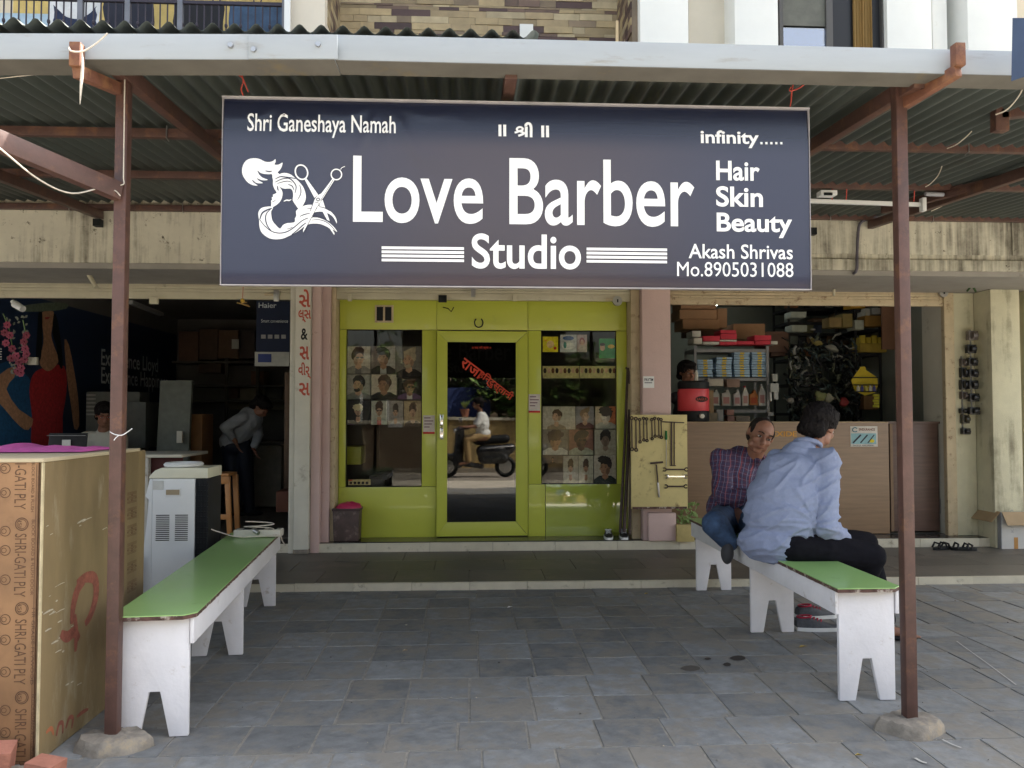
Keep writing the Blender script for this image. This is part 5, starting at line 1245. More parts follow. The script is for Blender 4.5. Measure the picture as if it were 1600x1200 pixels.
# grit, crumbs of mortar and leaf dust lying on the tiles
gb = B(); rg = random.Random(77); gm = [M['concrete'], M['mortar'], fm((.35,.30,.22)), fm((.05,.045,.04))]
for i in range(900):
    y = 3.05+3.2*rg.random()**1.3; x = rg.uniform(-.62, .66)*y+.15
    if rg.random() < .6: y = 3.03+.3*round((y-3.03)/.3)+rg.uniform(-.008, .008)
    s = rg.uniform(.0015, .005) if rg.random() < .93 else rg.uniform(.005, .010); gb.m = rg.choices((0, 1, 2, 3), (4, 4, 1, 2))[0]
    p = Vector((x, y, .003)); a = rg.uniform(0, 6.28); d = Vector((math.cos(a), math.sin(a), 0))*s; e = Vector((-d.y, d.x, 0))*.7
    gb.add([p+d, p-d*.5+e, p-d*.6-e, p+Vector((0, 0, s*.6))], [(0,1,3), (1,2,3), (2,0,3)])
single('grit', 'fine grit and crumbs scattered over the paving', 'grit', gb, gm, kind='stuff')
# ================================================================ THINGS AROUND THE SALON DOOR
bn = thing('waste_bin', 'dark scuffed waste bin with a pink bag left of the salon door', 'bin', (-1.19, 7.86, .153))
bz0, bz1 = .153, .46; xl, xr = at(521, 800, 7.8).x, at(563, 800, 7.8).x
def frus(b, x0, x1, y0, y1, z0_, z1_, s): 
    cx, cy = (x0+x1)/2, (y0+y1)/2
    lo = [(cx+(x-cx)*s, cy+(y-cy)*s, z0_) for x, y in ((x0,y0),(x1,y0),(x1,y1),(x0,y1))]; hi = [(x, y, z1_) for x, y in ((x0,y0),(x1,y0),(x1,y1),(x0,y1))]
    return b.add(lo+hi, [(0,3,2,1),(4,5,6,7),(0,1,5,4),(1,2,6,5),(2,3,7,6),(3,0,4,7)])
part(bn, 'tub', frus(B(), xl, xr, 7.74, 7.94, bz0, bz1, .93), mat('scuffed_brown_plastic', (.07,.045,.04), rough=.6, var=.3, scale=10, dirt=(.2,.15,.13), dirt_amt=.4, dirt_scale=8), bevel=.015)
part(bn, 'rim', frus(B(), xl-.006, xr+.006, 7.735, 7.945, bz1-.02, bz1+.004, 1), fm((.06,.04,.04)), bevel=.006)
bb = B(); bb.ell(((xl+xr)/2+.01, 7.84, bz1), (.125, .09, .055), n=20, m=12)
for v in bb.v: v += Vector((0, 0, .02*noise.noise(v*22)+.03*(v.x-xl)))
part(bn, 'bag', bb, mat('pink_bag', (.42,.02,.09), rough=.35, var=.2, scale=12), smooth=70)
def stick(label, p0, p1, r, m, cat='rod', name='iron_rod', up=None):
    return single(name, label, cat, B().tube([p0, (Vector(p0)+Vector(p1))/2+Vector((.004, 0, 0)), p1], r, 7), m, smooth=50, group='rods leaning right of the salon front')
stick('rusty rod leaning highest against the right salon shutter channel', at(981, 575, 7.9), at(969, 832, 7.72), .014, M['dsteel'])
stick('dark rod leaning just right of the tallest rod', at(984, 640, 7.9), at(975, 832, 7.70), .017, M['dsteel'])
stick('thin dark rod nearest the pink pier, bottom by the shoes', at(986, 690, 7.86), at(984, 835, 7.70), .014, M['dsteel'])
single('rod_hook', 'bent iron tip at the top of the tallest leaning rod', 'rod', B().tube([at(984, 600, 7.88), at(982, 580, 7.88), at(978, 574, 7.88)], .01, 6), M['dsteel'])
# tool board
tbd = thing('tool_board', 'yellow wooden board hung with spanners in front of the pink pier', 'tool board', (1.8, 7.6, .47))
ty = 7.585
tx0, tx1, tz0, tz1 = at(986, 700, ty).x, at(1074, 700, ty).x, at(1030, 795, ty).z, at(1030, 648, ty).z
part(tbd, 'board', B().box(tx0, tx1, ty, ty+.025, tz0, tz1), mat('oily_yellow_board', (.60,.50,.22), rough=.6, var=.12, scale=4, dirt=(.16,.10,.04), dirt_amt=.32, dirt_scale=9), bevel=.003)
part(tbd, 'bottom_batten', B().box(tx0+.01, tx1-.01, ty-.006, ty-.001, tz0, tz0+.02), M['chip'])
def tp_(px, py, d=.008): return at(px, py, ty-d)
def spanner(px0, py0, px1, py1, label, ring=True, m=None, r=.0065, rr_=.016, grp='spanners hung on the yellow board'):
    a = tp_(px0, py0, .010); c = tp_(px1, py1, .010); d = (c-a).normalized(); bb = B()
    bb.beam(a, c, r*2.1, r, up=(0, 1, 0))
    for q, s in ((a, -1), (c, 1)):
        P = []; 
        if ring:
            for i in range(12): t = i/12*6.2832; P.append(q+Vector((math.cos(t)*rr_, 0, math.sin(t)*rr_))+d*s*rr_*.8)
            bb.tube(P, .0055, 5, closed=True)
        else:
            sd = Vector((-d.z, 0, d.x))
            P = [q+d*s*rr_*(1+math.cos(t)*.9)+sd*rr_*math.sin(t)*1.1 for t in (-2.3+.0, -1.7, -2.9, -3.14, 2.9, 1.7, 2.3)] if False else [q+d*s*(rr_-rr_*math.cos(t))+sd*rr_*math.sin(t) for t in [(-2.4+4.8*i/10) for i in range(11)]]
            bb.tube(P, .006, 5)
    return single('spanner', label, 'spanner', bb, m or M['dsteel'], smooth=50, group=grp)
names = ('first', 'second', 'third', 'fourth', 'fifth', 'sixth', 'seventh', 'eighth', 'ninth')
xs_ = (987, 993.5, 999.5, 1005.5, 1010.5, 1018.5, 1023, 1029, 1033); ys_ = (700, 701, 689, 686, 687, 684, 680, 680, 682)
for i, (x_, y_) in enumerate(zip(xs_, ys_)): spanner(x_, 655+(i % 3), x_+.6, y_, '%s hanging ring spanner from the left in the top row of the board' % names[i], r=.0055 if i < 3 else .0045, rr_=.014 if i < 2 else .011)
spanner(1041, 733.5, 1070, 733.5, 'dark open-ended spanner lying level, top of three on the board', ring=False)
spanner(1044, 744.5, 1069, 744.5, 'shiny open-ended spanner, middle of the three level ones', ring=False, m=M['chrome'])
spanner(1043, 760, 1069, 760, 'dark open-ended spanner, bottom of the three level ones', ring=False)
t_ = thing('t_handle', 'long T-handled wrench hanging upright at the top right of the board', 'wrench', tp_(1050, 730))
part(t_, 'shaft', B().beam(tp_(1049, 660, .012), tp_(1049, 727, .012), .012, .01, up=(0,1,0)), M['dsteel']); part(t_, 'shaft', B().beam(tp_(1053.5, 660, .012), tp_(1053.5, 727, .012), .009, .01, up=(0,1,0)), M['dsteel'])
part(t_, 'cross_bar', B().beam(tp_(1034, 659, .018), tp_(1069, 660.5, .018), .010, .01, up=(0,1,0)), M['dsteel']); part(t_, 'foot_bar', B().beam(tp_(1047, 727.5, .014), tp_(1056, 727.5, .014), .008, .01, up=(0,1,0)), M['dsteel'])
t_ = thing('hammer', 'thin hammer with pale grip hanging low on the tool board', 'hammer', tp_(1026, 775))
part(t_, 'head', B().beam(tp_(1016, 724, .014), tp_(1036, 722, .014), .018, .018, up=(0,1,0)), M['dsteel'], bevel=.003)
part(t_, 'shaft', B().beam(tp_(1025.5, 726, .012), tp_(1028, 754, .012), .011, .011, up=(0,1,0)), M['dsteel']); part(t_, 'grip', B().beam(tp_(1028, 754, .012), tp_(1030, 777, .012), .017, .014, up=(0,1,0)), M['steel'], bevel=.003)
t_ = thing('screwdriver', 'screwdriver with green handle beside the T-handled wrench', 'screwdriver', tp_(1041, 700))
part(t_, 'handle', B().cone(tp_(1041, 673, .014), tp_(1041, 687, .014), .011, .012, 8), fm((.02,.15,.04)), smooth=50); part(t_, 'shaft', B().cone(tp_(1041, 687, .012), tp_(1041, 729, .012), .004, .003, 6), M['steel'])
pm = thing('pay_sticker', 'small white payment sticker on the pink pier above the tool board', 'sticker', at(1014, 597, 7.698))
a = at(1005, 606, 7.698); c = at(1022, 588, 7.698)
part(pm, 'card', B().box(a.x, c.x, 7.696, 7.699, a.z, c.z), M['white'])
bb = B(); a2 = at(1007, 595.5, 7.695); c2 = at(1020.5, 591, 7.695); text_b(bb, 'PAYTM', a2, (c2.x-a2.x, 0, 0), (0, 0, c2.z-a2.z), 0, .02); part(pm, 'lettering', bb, fm((.02,.02,.05)))
part(pm, 'line', B().box(a2.x, c2.x-.01, 7.694, 7.6952, a2.z-.02, a2.z-.012), fm((.1,.1,.12)))
# red Gujarati lettering on the white pier
for s, px0, py0, px1, py1, m in (('સે', 467, 452, 485, 480, 0), ('લ્સ', 466, 484, 486, 504, 0), ('&', 470, 513, 481, 531, 1), ('સ', 468, 541, 483, 562, 0), ('વીર્', 466, 566, 486, 592, 0), ('સ', 467, 598, 484, 618, 0)):
    Yq = 7.6185; a = at(px0, py1, Yq); c = at(px1, py0, Yq); bb = B(); text_b(bb, s, a, (c.x-a.x, 0, 0), (0, 0, c.z-a.z), 0, .025)
    part(pp, 'lettering', bb, M['red_letter'] if not m else M['black'])
# footwear
def shoe(parent, nm, o, rz, L_=.28, up=M['dark'], sole=M['white'], accent=None, laces=True):
    """sneaker, toe towards local +x"""
    Rm = Matrix.Rotation(rz, 3, 'Z'); o = Vector(o); bb = B(); N = 20; rings = []
    def prof(t): return (.036+.012*math.sin(math.pi*min(1, t*1.25)))*(1 if t < .85 else math.sqrt(max(.05, 1-((t-.85)/.16)**2)))
    def hh(t): return .088 if t < .08 else (.10-.02*t/.3 if t < .3 else max(.038, .088-(t-.3)*.085))
    v_ = []
    for i in range(N+1):
        t = i/N; w_ = prof(t)*(L_/.28); h = hh(t)*(1 if t > .04 else .9)*(L_/.28)
        for k in range(10):
            a = math.pi*k/9; v_.append(o+Rm @ Vector((t*L_*.985, w_*math.cos(a), .022+(h-.022)*math.sin(a)**.8)))
    bb.add(v_, [(i*10+k, (i+1)*10+k, (i+1)*10+k+1, i*10+k+1) for i in range(N) for k in range(9)]+[tuple(range(10)), tuple(N*10+9-k for k in range(10))])
    u = part(parent, nm, bb, up, smooth=60)
    sb = B(); pts = []
    for i in range(N+1): t = i/N; pts.append((t*L_, (prof(t)+.006)*(L_/.28)))
    o2 = pts+[(x, -y) for x, y in reversed(pts)]
    sb.poly([( (Rm@Vector((x, y, 0))).x, (Rm@Vector((x, y, 0))).y) for x, y in o2], (o, (1,0,0), (0,1,0)), .024, .001)
    part(u, 'sole', sb, sole, bevel=.003)
    if accent:
        ab = B(); 
        for k, t in enumerate((.32, .40, .48, .56)):
            h = hh(t)*L_/.28; ab.tube([o+Rm@Vector((t*L_, -.024, h-.008)), o+Rm@Vector((t*L_+.012, 0, h+.004)), o+Rm@Vector((t*L_, .024, h-.008))], .0035, 5)
        part(u, 'laces', ab, accent, smooth=50)
        cb = B(); cb.tube([o+Rm@Vector((.055+.045*math.cos(a*.7), .030*math.sin(a*.7), .088*L_/.28+.004*math.cos(a*.7))) for a in range(9)], .006, 6, closed=True); part(u, 'collar', cb, accent, smooth=50)
    return u
sn = thing('sneakers', 'grey running sneakers with red collar and white sole under the right bench', 'shoes', gr(1270, 985))
gsh = mat('grey_mesh_shoe', (.055,.06,.07), rough=.7, var=.3, scale=60)
g = gr(1243, 984); shoe(sn, 'shoe', (g.x-.0, g.y, 0), R(-6), .27, gsh, M['white'], fm((.35,.02,.05)))
g = gr(1246, 968); shoe(sn, 'shoe', (g.x+.01, g.y+.03, 0), R(3), .27, gsh, M['white'], fm((.35,.02,.05)))
bs = thing('black_sneakers', 'black sneakers with white soles standing on the sill by the salon door', 'shoes', (1.5, 7.76, .153))
for px in (951, 975):
    a = at(px, 840, 7.72); shoe(bs, 'shoe', (a.x+.03, 7.93, .153), R(-97), .24, M['dark'], M['white'], M['white'])
sd = thing('sandals', 'black strappy sandals kicked off on the veranda before the right shop', 'sandals', (4.66, 7.55, .06))
for (x_, y_, a_) in ((4.56, 7.56, .4), (4.74, 7.50, -.1)):
    Rm = Matrix.Rotation(a_, 3, 'Z'); o_ = Vector((x_, y_, .06)); pts = [(math.cos(t/16*6.283)*.125, math.sin(t/16*6.283)*(.042+.008*math.cos(t/16*6.283))) for t in range(16)]
    pts = [((Rm@Vector((a, c, 0))).x, (Rm@Vector((a, c, 0))).y) for a, c in pts]
    s_ = part(sd, 'sole', B().poly(pts, (o_, (1,0,0), (0,1,0)), .025, .001), M['black'], bevel=.004)
    bb = B()
    for (xx, hh_) in ((.05, .05), (.01, .055), (-.08, .06)): bb.tube([o_+Rm@Vector((xx, -.045, .02)), o_+Rm@Vector((xx+.02, -.02, hh_)), o_+Rm@Vector((xx+.01, .025, hh_+.01)), o_+Rm@Vector((xx, .045, .02))], .010, 5)
    part(s_, 'strap', bb, M['dark'], smooth=50)
# open carton at the far right
ct = thing('carton', 'open white printed carton with brown flaps at the far right of the veranda', 'carton', gr(1590, 857, .06))
a = gr(1566, 858, .06); x0 = a.x; y0 = a.y; z1c = at(1566, 800, y0).z
x1 = x0+.42; y1 = y0+.42
cw = mat('white_carton', (.50,.49,.46), rough=.8, var=.08, scale=5, dirt=(.35,.3,.22), dirt_amt=.25)
part(ct, 'front_side', B().box(x0, x1, y0, y0+.005, .061, z1c), cw); part(ct, 'left_side', B().box(x0-.006, x0-.001, y0, y1, .061, z1c), fm((.30,.31,.32)))
part(ct, 'right_side', B().box(x1, x1+.005, y0, y1, .061, z1c), cw); part(ct, 'back_side', B().box(x0, x1, y1, y1+.005, .061, z1c), M['kraft'])
part(ct, 'base', B().box(x0, x1, y0+.006, y1, .0605, .064), M['kraft'])
kl = mat('kraft_inner', (.36,.26,.15), rough=.85, var=.1, scale=5)
ff = at(1570, 805, y0).z-z1c
part(ct, 'flap', B().add([(x0, y0-.002, z1c), (x1, y0-.002, z1c), (x1, y0-.07, z1c-.12), (x0+.01, y0-.07, z1c-.12), (x0, y0-.005, z1c+.001), (x1, y0-.005, z1c+.001), (x1, y0-.074, z1c-.12), (x0+.01, y0-.074, z1c-.12)], [(0,1,2,3), (7,6,5,4), (0,4,5,1), (3,2,6,7), (0,3,7,4), (1,5,6,2)]), kl)
part(ct, 'flap', B().add([(x0-.008, y0, z1c), (x0-.008, y1, z1c), (x0-.10, y1, z1c-.10), (x0-.10, y0, z1c-.10), (x0-.011, y0, z1c+.002), (x0-.011, y1, z1c+.002), (x0-.103, y1, z1c-.097), (x0-.103, y0, z1c-.097)], [(3,2,1,0), (4,5,6,7), (0,1,5,4), (2,3,7,6), (0,4,7,3), (1,2,6,5)]), kl)
part(ct, 'flap', B().box(x0, x1, y1+.006, y1+.010, z1c, z1c+.05), kl)
part(ct, 'tape', B().box(x0+.12, x0+.16, y0-.0015, y0-.0003, .062, .062+.11), fm((.42,.22,.07)))
bb = B(); text_b(bb, 'KITEMO', (x0+.12, y0-.0012, .22), (0, 0, .22), (-.03, 0, 0)); part(ct, 'lettering', bb, fm((.3,.3,.3)))
bx2 = thing('small_carton', 'small yellow cardboard tray with green plants behind the tool board', 'carton', at(1075, 845, 7.6))
a = at(1060, 846, 7.55); part(bx2, 'tray', B().box(a.x, a.x+.17, 7.6, 7.66, .147, at(1075, 820, 7.6).z), fm((.45,.36,.15)), bevel=.003)
r_ = random.Random(9); bb = B()
for i in range(110):
    q = at(1078+r_.uniform(-16, 12), 812-r_.uniform(-8, 24), 7.68+r_.uniform(-.05, .1)); a_ = r_.uniform(0, 6.28); d = Vector((math.cos(a_), .5*math.sin(a_), .6)).normalized()*.045; s = d.orthogonal().normalized()*.014
    bb.add([q, q+d*.5+s, q+d, q+d*.5-s], [(0,1,2,3)])
single('potted_weed', 'small leafy green plant behind the tool board by the right shop', 'plant', bb, M['leafB'])
# ================================================================ ORGANIC BODIES
def organic(parent, name, b, m, voxel=.009, sm=4, warp=None, label=None):
    """fuses overlapping solids into one continuous skin"""
    me = bpy.data.meshes.new('tmp'); me.from_pydata([tuple(v) for v in b.v], [], b.f)
    ob = bpy.data.objects.new('tmp', me); C.objects.link(ob)
    r = ob.modifiers.new('r', 'REMESH'); r.mode = 'VOXEL'; r.voxel_size = voxel; r.adaptivity = 0
    s = ob.modifiers.new('s', 'SMOOTH'); s.factor = .5; s.iterations = sm
    bpy.context.view_layer.update(); dg = bpy.context.evaluated_depsgraph_get()
    m2 = bpy.data.meshes.new_from_object(ob.evaluated_get(dg)); bpy.data.objects.remove(ob); bpy.data.meshes.remove(me)
    if warp:
        ns = [v.normal.copy() for v in m2.vertices]
        for v, n in zip(m2.vertices, ns): v.co += n*warp(v.co, n)
    m2.name = name; m2.materials.clear(); m2.materials.append(m)
    m2.transform(MATW[parent.name].inverted()); m2.shade_smooth()
    o = bpy.data.objects.new(name, m2); C.objects.link(o); o.parent = parent; MATW[o.name] = MATW[parent.name]
    if label: o['label'] = label
    return o
def ridge(p, s, seed=0):
    return 1-abs(noise.noise(Vector((p.x*s[0]+seed, p.y*s[1], p.z*s[2]))))*2
def frame3(f, tilt_fwd=0.0, roll=0.0):
    """rotation whose -y axis looks along horizontal angle f (deg from +x), tilted"""
    return (Matrix.Rotation(R(f+90), 3, 'Z') @ Matrix.Rotation(R(roll), 3, 'Y') @ Matrix.Rotation(R(tilt_fwd), 3, 'X'))
def head(parent, c, Rm, s=1.0, hair='full', skinmat=None, hairmat=None, moustache=False, body_b=None, eyes=True, glasses=False):
    """adds head solids to body_b; face looks along local -y. returns nothing"""
    c = Vector(c); T = lambda p: c+Rm @ (Vector(p)*s)
    sc = lambda r: tuple(k*s for k in r)
    b = body_b
    b.ell(T((0, .018, .028)), sc((.076, .094, .085)), Rm, 20, 14); b.ell(T((0, -.03, -.035)), sc((.060, .062, .068)), Rm, 18, 12)
    b.ell(T((0, -.062, -.088)), sc((.028, .022, .022)), Rm); b.ell(T((0, -.078, .035)), sc((.052, .016, .012)), Rm)
    b.cap(T((0, -.088, .022)), T((0, -.110, -.018)), .008*s, .0145*s); b.ell(T((-.013, -.100, -.022)), sc((.009, .011, .008)), Rm); b.ell(T((.013, -.100, -.022)), sc((.009, .011, .008)), Rm)
    for q in (-1, 1):
        b.ell(T((q*.036, -.064, -.018)), sc((.026, .024, .024)), Rm); b.ell(T((q*.079, .012, .0)), sc((.010, .022, .032)), Rm @ Matrix.Rotation(q*.3, 3, 'Z'))
        b.ell(T((q*.045, -.03, -.06)), sc((.022, .04, .028)), Rm)
    b.ell(T((0, -.088, -.047)), sc((.024, .011, .007)), Rm); b.ell(T((0, -.085, -.058)), sc((.020, .011, .008)), Rm)
def head_details(parent, c, Rm, s=1.0, hair='full', hairmat=None, moustache=False, eyes=True, glasses=False, vox=.007):
    c = Vector(c); T = lambda p: c+Rm @ (Vector(p)*s); sc = lambda r: tuple(k*s for k in r)
    if eyes:
        for q in (-1, 1):
            e_ = B(); e_.ell(T((q*.031, -.079, .012)), sc((.0135, .010, .0075)), Rm); eo = part(parent, 'eye', e_, fm((.55,.5,.45), .25), smooth=80)
            e_ = B(); e_.ell(T((q*.031, -.0865, .012)), sc((.0062, .004, .0062)), Rm); part(eo, 'iris', e_, M['black'], smooth=80)
            e_ = B(); e_.tube([T((q*.014, -.094, .036)), T((q*.033, -.094, .043)), T((q*.052, -.080, .035))], [.003*s, .0042*s, .002*s], 6); part(parent, 'eyebrow', e_, hairmat, smooth=80)
            e_ = B(); e_.tube([T((q*.016, -.087, .016)), T((q*.031, -.091, .022)), T((q*.046, -.082, .016))], [.0018*s, .003*s, .0018*s], 6); part(parent, 'eyelid', e_, mat('eyelid_skin', (.17,.08,.05), rough=.5) if 'eyelid' not in M else M['eyelid'], smooth=80)
        e_ = B(); e_.tube([T((-.022, -.098, -.0525)), T((0, -.101, -.051)), T((.022, -.098, -.0525))], .0022*s, 6); part(parent, 'mouth', e_, fm((.16,.06,.05)), smooth=80)
    if moustache:
        e_ = B(); e_.tube([T((-.028, -.092, -.045)), T((0, -.103, -.036)), T((.028, -.092, -.045))], [.003*s, .006*s, .003*s], 6); part(parent, 'moustache', e_, hairmat, smooth=80)
    if glasses:
        e_ = B()
        for q in (-1, 1): e_.tube([T((q*.032+.024*math.cos(a/12*6.283), -.098, .012+.017*math.sin(a/12*6.283))) for a in range(12)], .0018*s, 5, closed=True); e_.tube([T((q*.055, -.096, .015)), T((q*.083, .0, .02))], .0018*s, 5)
        part(parent, 'glasses', e_, fm((.3,.02,.02)))
    h = B()
    if hair == 'full':
        h.ell(T((0, .034, .052)), sc((.090, .104, .084)), Rm, 22, 14); h.ell(T((0, .07, .0)), sc((.080, .058, .085)), Rm); h.ell(T((0, -.04, .100)), sc((.064, .050, .032)), Rm)
        for q in (-1, 1): h.ell(T((q*.073, .012, .035)), sc((.013, .032, .042)), Rm); h.ell(T((q*.05, .075, -.045)), sc((.03, .03, .035)), Rm)
        organic(parent, 'hair', h, hairmat, min(vox, .006), 2, lambda p, n: .007*s*ridge(p, (70, 70, 22))+.004*ridge(p, (150, 150, 60)))
    elif hair == 'cropped':
        h.ell(T((0, .033, .034)), sc((.0805, .089, .083)), Rm, 22, 14); h.ell(T((0, .055, -.02)), sc((.074, .055, .06)), Rm)
        for q in (-1, 1): h.ell(T((q*.071, .0, .03)), sc((.009, .03, .035)), Rm)
        organic(parent, 'hair', h, hairmat, vox, 3, lambda p, n: .001*noise.noise(p*150))
M['eyelid'] = mat('eyelid_skin', (.17,.08,.05), rough=.5)
def hand(b, wrist, d, palm, s=1.0, curl=.5, spread=.0, thumb=1):
    """palm and five fingers added to body solids; d = towards fingertips, palm = palm normal"""
    wrist = Vector(wrist); d = Vector(d).normalized(); pn_ = Vector(palm); pn_ = (pn_-d*pn_.dot(d)).normalized(); sd = d.cross(pn_)*thumb
    c = wrist+d*.045*s; rot = Matrix((sd, d, pn_)).transposed()
    b.ell(c, (.040*s, .050*s, .016*s), rot)
    for i, L_ in enumerate((.070, .078, .072, .056)):
        o = wrist+d*.082*s+sd*(.028-.0185*i)*s; p = o-d*.02*s; dd = d.copy(); r = .0092*s
        for k in range(3):
            dd = (dd+pn_*curl*(.35+.35*k)).normalized(); q = p+dd*L_*s*(.52, .34, .28)[k]+(d*.02*s if k == 0 else Vector()); b.cap(p, q, r, r*.9, 8); p = q; r *= .92
    p = wrist+d*.022*s+sd*.030*s; dd = (d*.6+sd*.8+pn_*.3).normalized()
    for k in range(2):
        q = p+dd*.038*s; b.cap(p, q, .0115*s, .010*s, 8); p = q; dd = (dd+d*.5+pn_*.3).normalized()

# ---------------------------------------------------------------- man in the blue shirt, seen from behind on the bench
mb = thing('person', 'seated man in a light blue shirt and black trousers seen from behind, right bench', 'person', (1.85, 4.6, 0))
f = Vector((.66, .75, 0)).normalized(); rt = Vector((.75, -.66, 0)).normalized(); up = Vector((0, 0, 1))
pel = at(1216, 850, 4.60); pel.z = .64
shc = at(1243, 716, 4.66); nk = at(1262, 698, 4.70); hc = at(1281, 668, 4.74)
shR = shc+rt*.185; shL = shc-rt*.125+f*.05+Vector((0, 0, -.02))
elR = at(1290, 822, 4.43); wrR = at(1324, 846, 4.62); elL = at(1250, 815, 5.05); wrL = at(1335, 850, 4.95)
hpR = pel+Vector((.04, -.10, -.02)); hpL = pel+Vector((.02, .12, -.02))
knR = at(1362, 884, 4.50); knL = at(1352, 880, 4.85); anR = at(1330, 1000, 4.70); anL = at(1384, 1000, 4.82); 
anR.z = .10; anL.z = .10; knR.z = .56; knL.z = .57
sh = B()
mid = (pel+shc)/2; RotT = frame3(math.degrees(math.atan2(f.y, f.x)))
sh.ell(pel+Vector((-.02, 0, -.005)), (.212, .178, .13), RotT, 20, 14)
sh.ell(pel*.72+shc*.28-f*.035, (.218, .175, .17), RotT, 20, 14)
sh.ell(mid-f*.045, (.212, .160, .20), RotT, 20, 14)
sh.ell(pel*.25+shc*.75-f*.035, (.200, .135, .165), RotT, 20, 14)
sh.cap(shL, shR, .070, .070); sh.cap(shc-f*.01, nk, .095, .062)
sh.ell(shR+Vector((0,0,-.01)), .076); sh.ell(shL+Vector((0,0,-.01)), .074)
sh.cap(shR, elR, .072, .058); sh.cap(elR, elR*.3+wrR*.7, .058, .046); sh.cap(shL, elL, .072, .056); sh.cap(elL, elL*.25+wrL*.75, .056, .044)
shc_, elR_ = shc.copy(), elR.copy()
def fold_b(p, n):
    u = (p.z-pel.z)
    a = .0
    # pulls radiating from the armpit and slack rolls above the belt
    q = p-(elR_+Vector((-.08, 0, .02))); ang = math.atan2(q.z, -q.x); rr_ = q.length
    a += .013*max(0, math.sin(ang*11+rr_*6+1.5*noise.noise(p*7)))**3*math.exp(-(rr_/.24)**2)
    a += .012*max(0, ridge(p, (4, 4, 17), 3))**3*max(0, 1-abs(u-.04)/.24)
    a += .012*max(0, ridge(Vector((p.x+p.z*.8, p.y, p.z-p.x*.9)), (3, 3, 11), 9))**4
    a += .0035*max(0, ridge(Vector((p.x-p.z*.6, p.y, p.z)), (7, 7, 24), 5))**5
    a += .002*noise.noise(p*26)
    return a-.005
M['blueshirt'] = mat('light_blue_cotton', (.225,.265,.39), rough=.85, var=.07, scale=60, bump=.12, bscale=400)
M['blacktr'] = mat('black_trouser_cloth', (.008,.008,.011), rough=.9, spec=.08, var=.3, scale=30)
bd = B(); head(mb, hc, frame3(36, 24, -8), 1.03, body_b=bd)
bd.cap(hc+Vector((-.015, .0, -.05)), nk+Vector((0, 0, -.03)), .056, .062); bd.ell(shc+Vector((0,0,-.04)), (.12, .08, .07), RotT)
bd.cap(shc-up*.05, pel, .10, .11); bd.cap(shR-up*.02, elR, .045, .038); bd.cap(elR, wrR, .037, .026); bd.cap(shL-up*.02, elL, .045, .038); bd.cap(elL, wrL, .037, .026); bd.cap(shL-up*.03, shR-up*.03, .05, .05)
hand(bd, wrR, Vector((.9, .3, -.35)), Vector((0, .2, -1)), 1.0, .35, thumb=-1); hand(bd, wrL, Vector((.7, -.6, -.35)), Vector((0, .1, -1)), 1.0, .4)
for hp_, kn_, an_ in ((hpR, knR, anR), (hpL, knL, anL)):
    bd.cap(hp_, kn_, .07, .05); bd.cap(kn_, an_, .045, .035); ft_ = an_+Vector((.13, -.05, -.06)); bd.cap(an_+Vector((-.03, 0, -.05)), ft_, .036, .026)
    for k in range(5): bd.cap(ft_+Vector((-.01, -.03+.015*k, -.004)), ft_+Vector((.04-.006*k, -.036+.016*k, -.010)), .011-.001*k, .009-.001*k, 8)
organic(mb, 'body', bd, M['skin'], .0085, 3)
head_details(mb, hc, frame3(36, 24, -8), 1.05, 'full', M['hair'])
organic(mb, 'shirt', sh, M['blueshirt'], .008, 5, fold_b)
cl = B(); cp_ = []
for i in range(14):
    a = i/13*2*math.pi; cp_.append(nk+Vector((0,0,.005))+rt*.072*math.cos(a)+f*.070*math.sin(a)+up*(.012-.028*math.sin(a)))
cl.tube(cp_[:-1], .016, 8, closed=True); organic(mb, 'collar', cl, M['blueshirt'], .006, 2)
cf = B(); cf.cap(elR*.34+wrR*.66, elR*.2+wrR*.8, .047, .045); organic(mb, 'cuff', cf, M['blueshirt'], .007, 2, lambda p, n: .004*ridge(p, (30, 30, 30)))
tr = B(); tr.ell(pel+Vector((.02, 0, -.035)), (.165, .15, .085), RotT, 18, 12)
tr.cap(hpR, knR, .105, .078); tr.cap(hpL, knL, .105, .078); tr.cap(knR, anR+Vector((0, 0, .02)), .073, .056); tr.cap(knL, anL+Vector((0, 0, .02)), .073, .056)
organic(mb, 'trousers', tr, M['blacktr'], .010, 4, lambda p, n: (.004*ridge(p, (9, 9, 9)) if p.z > .555 or n.z > -.5 else 0))
for an_ in (anR, anL):
    sb = B(); q = an_+Vector((.045, -.02, 0)); sb.ell((q.x, q.y, .016), (.135, .046, .016), Matrix.Rotation(-.35, 3, 'Z'), 18, 8); so_ = part(mb, 'sandal', sb, M['black'], smooth=60)
    sb = B(); sb.tube([(q.x+.02, q.y-.05, .02), (q.x+.03, q.y-.02, .062), (q.x+.05, q.y+.03, .055), (q.x+.05, q.y+.05, .02)], .010, 6); part(so_, 'strap', sb, M['dark'], smooth=60)

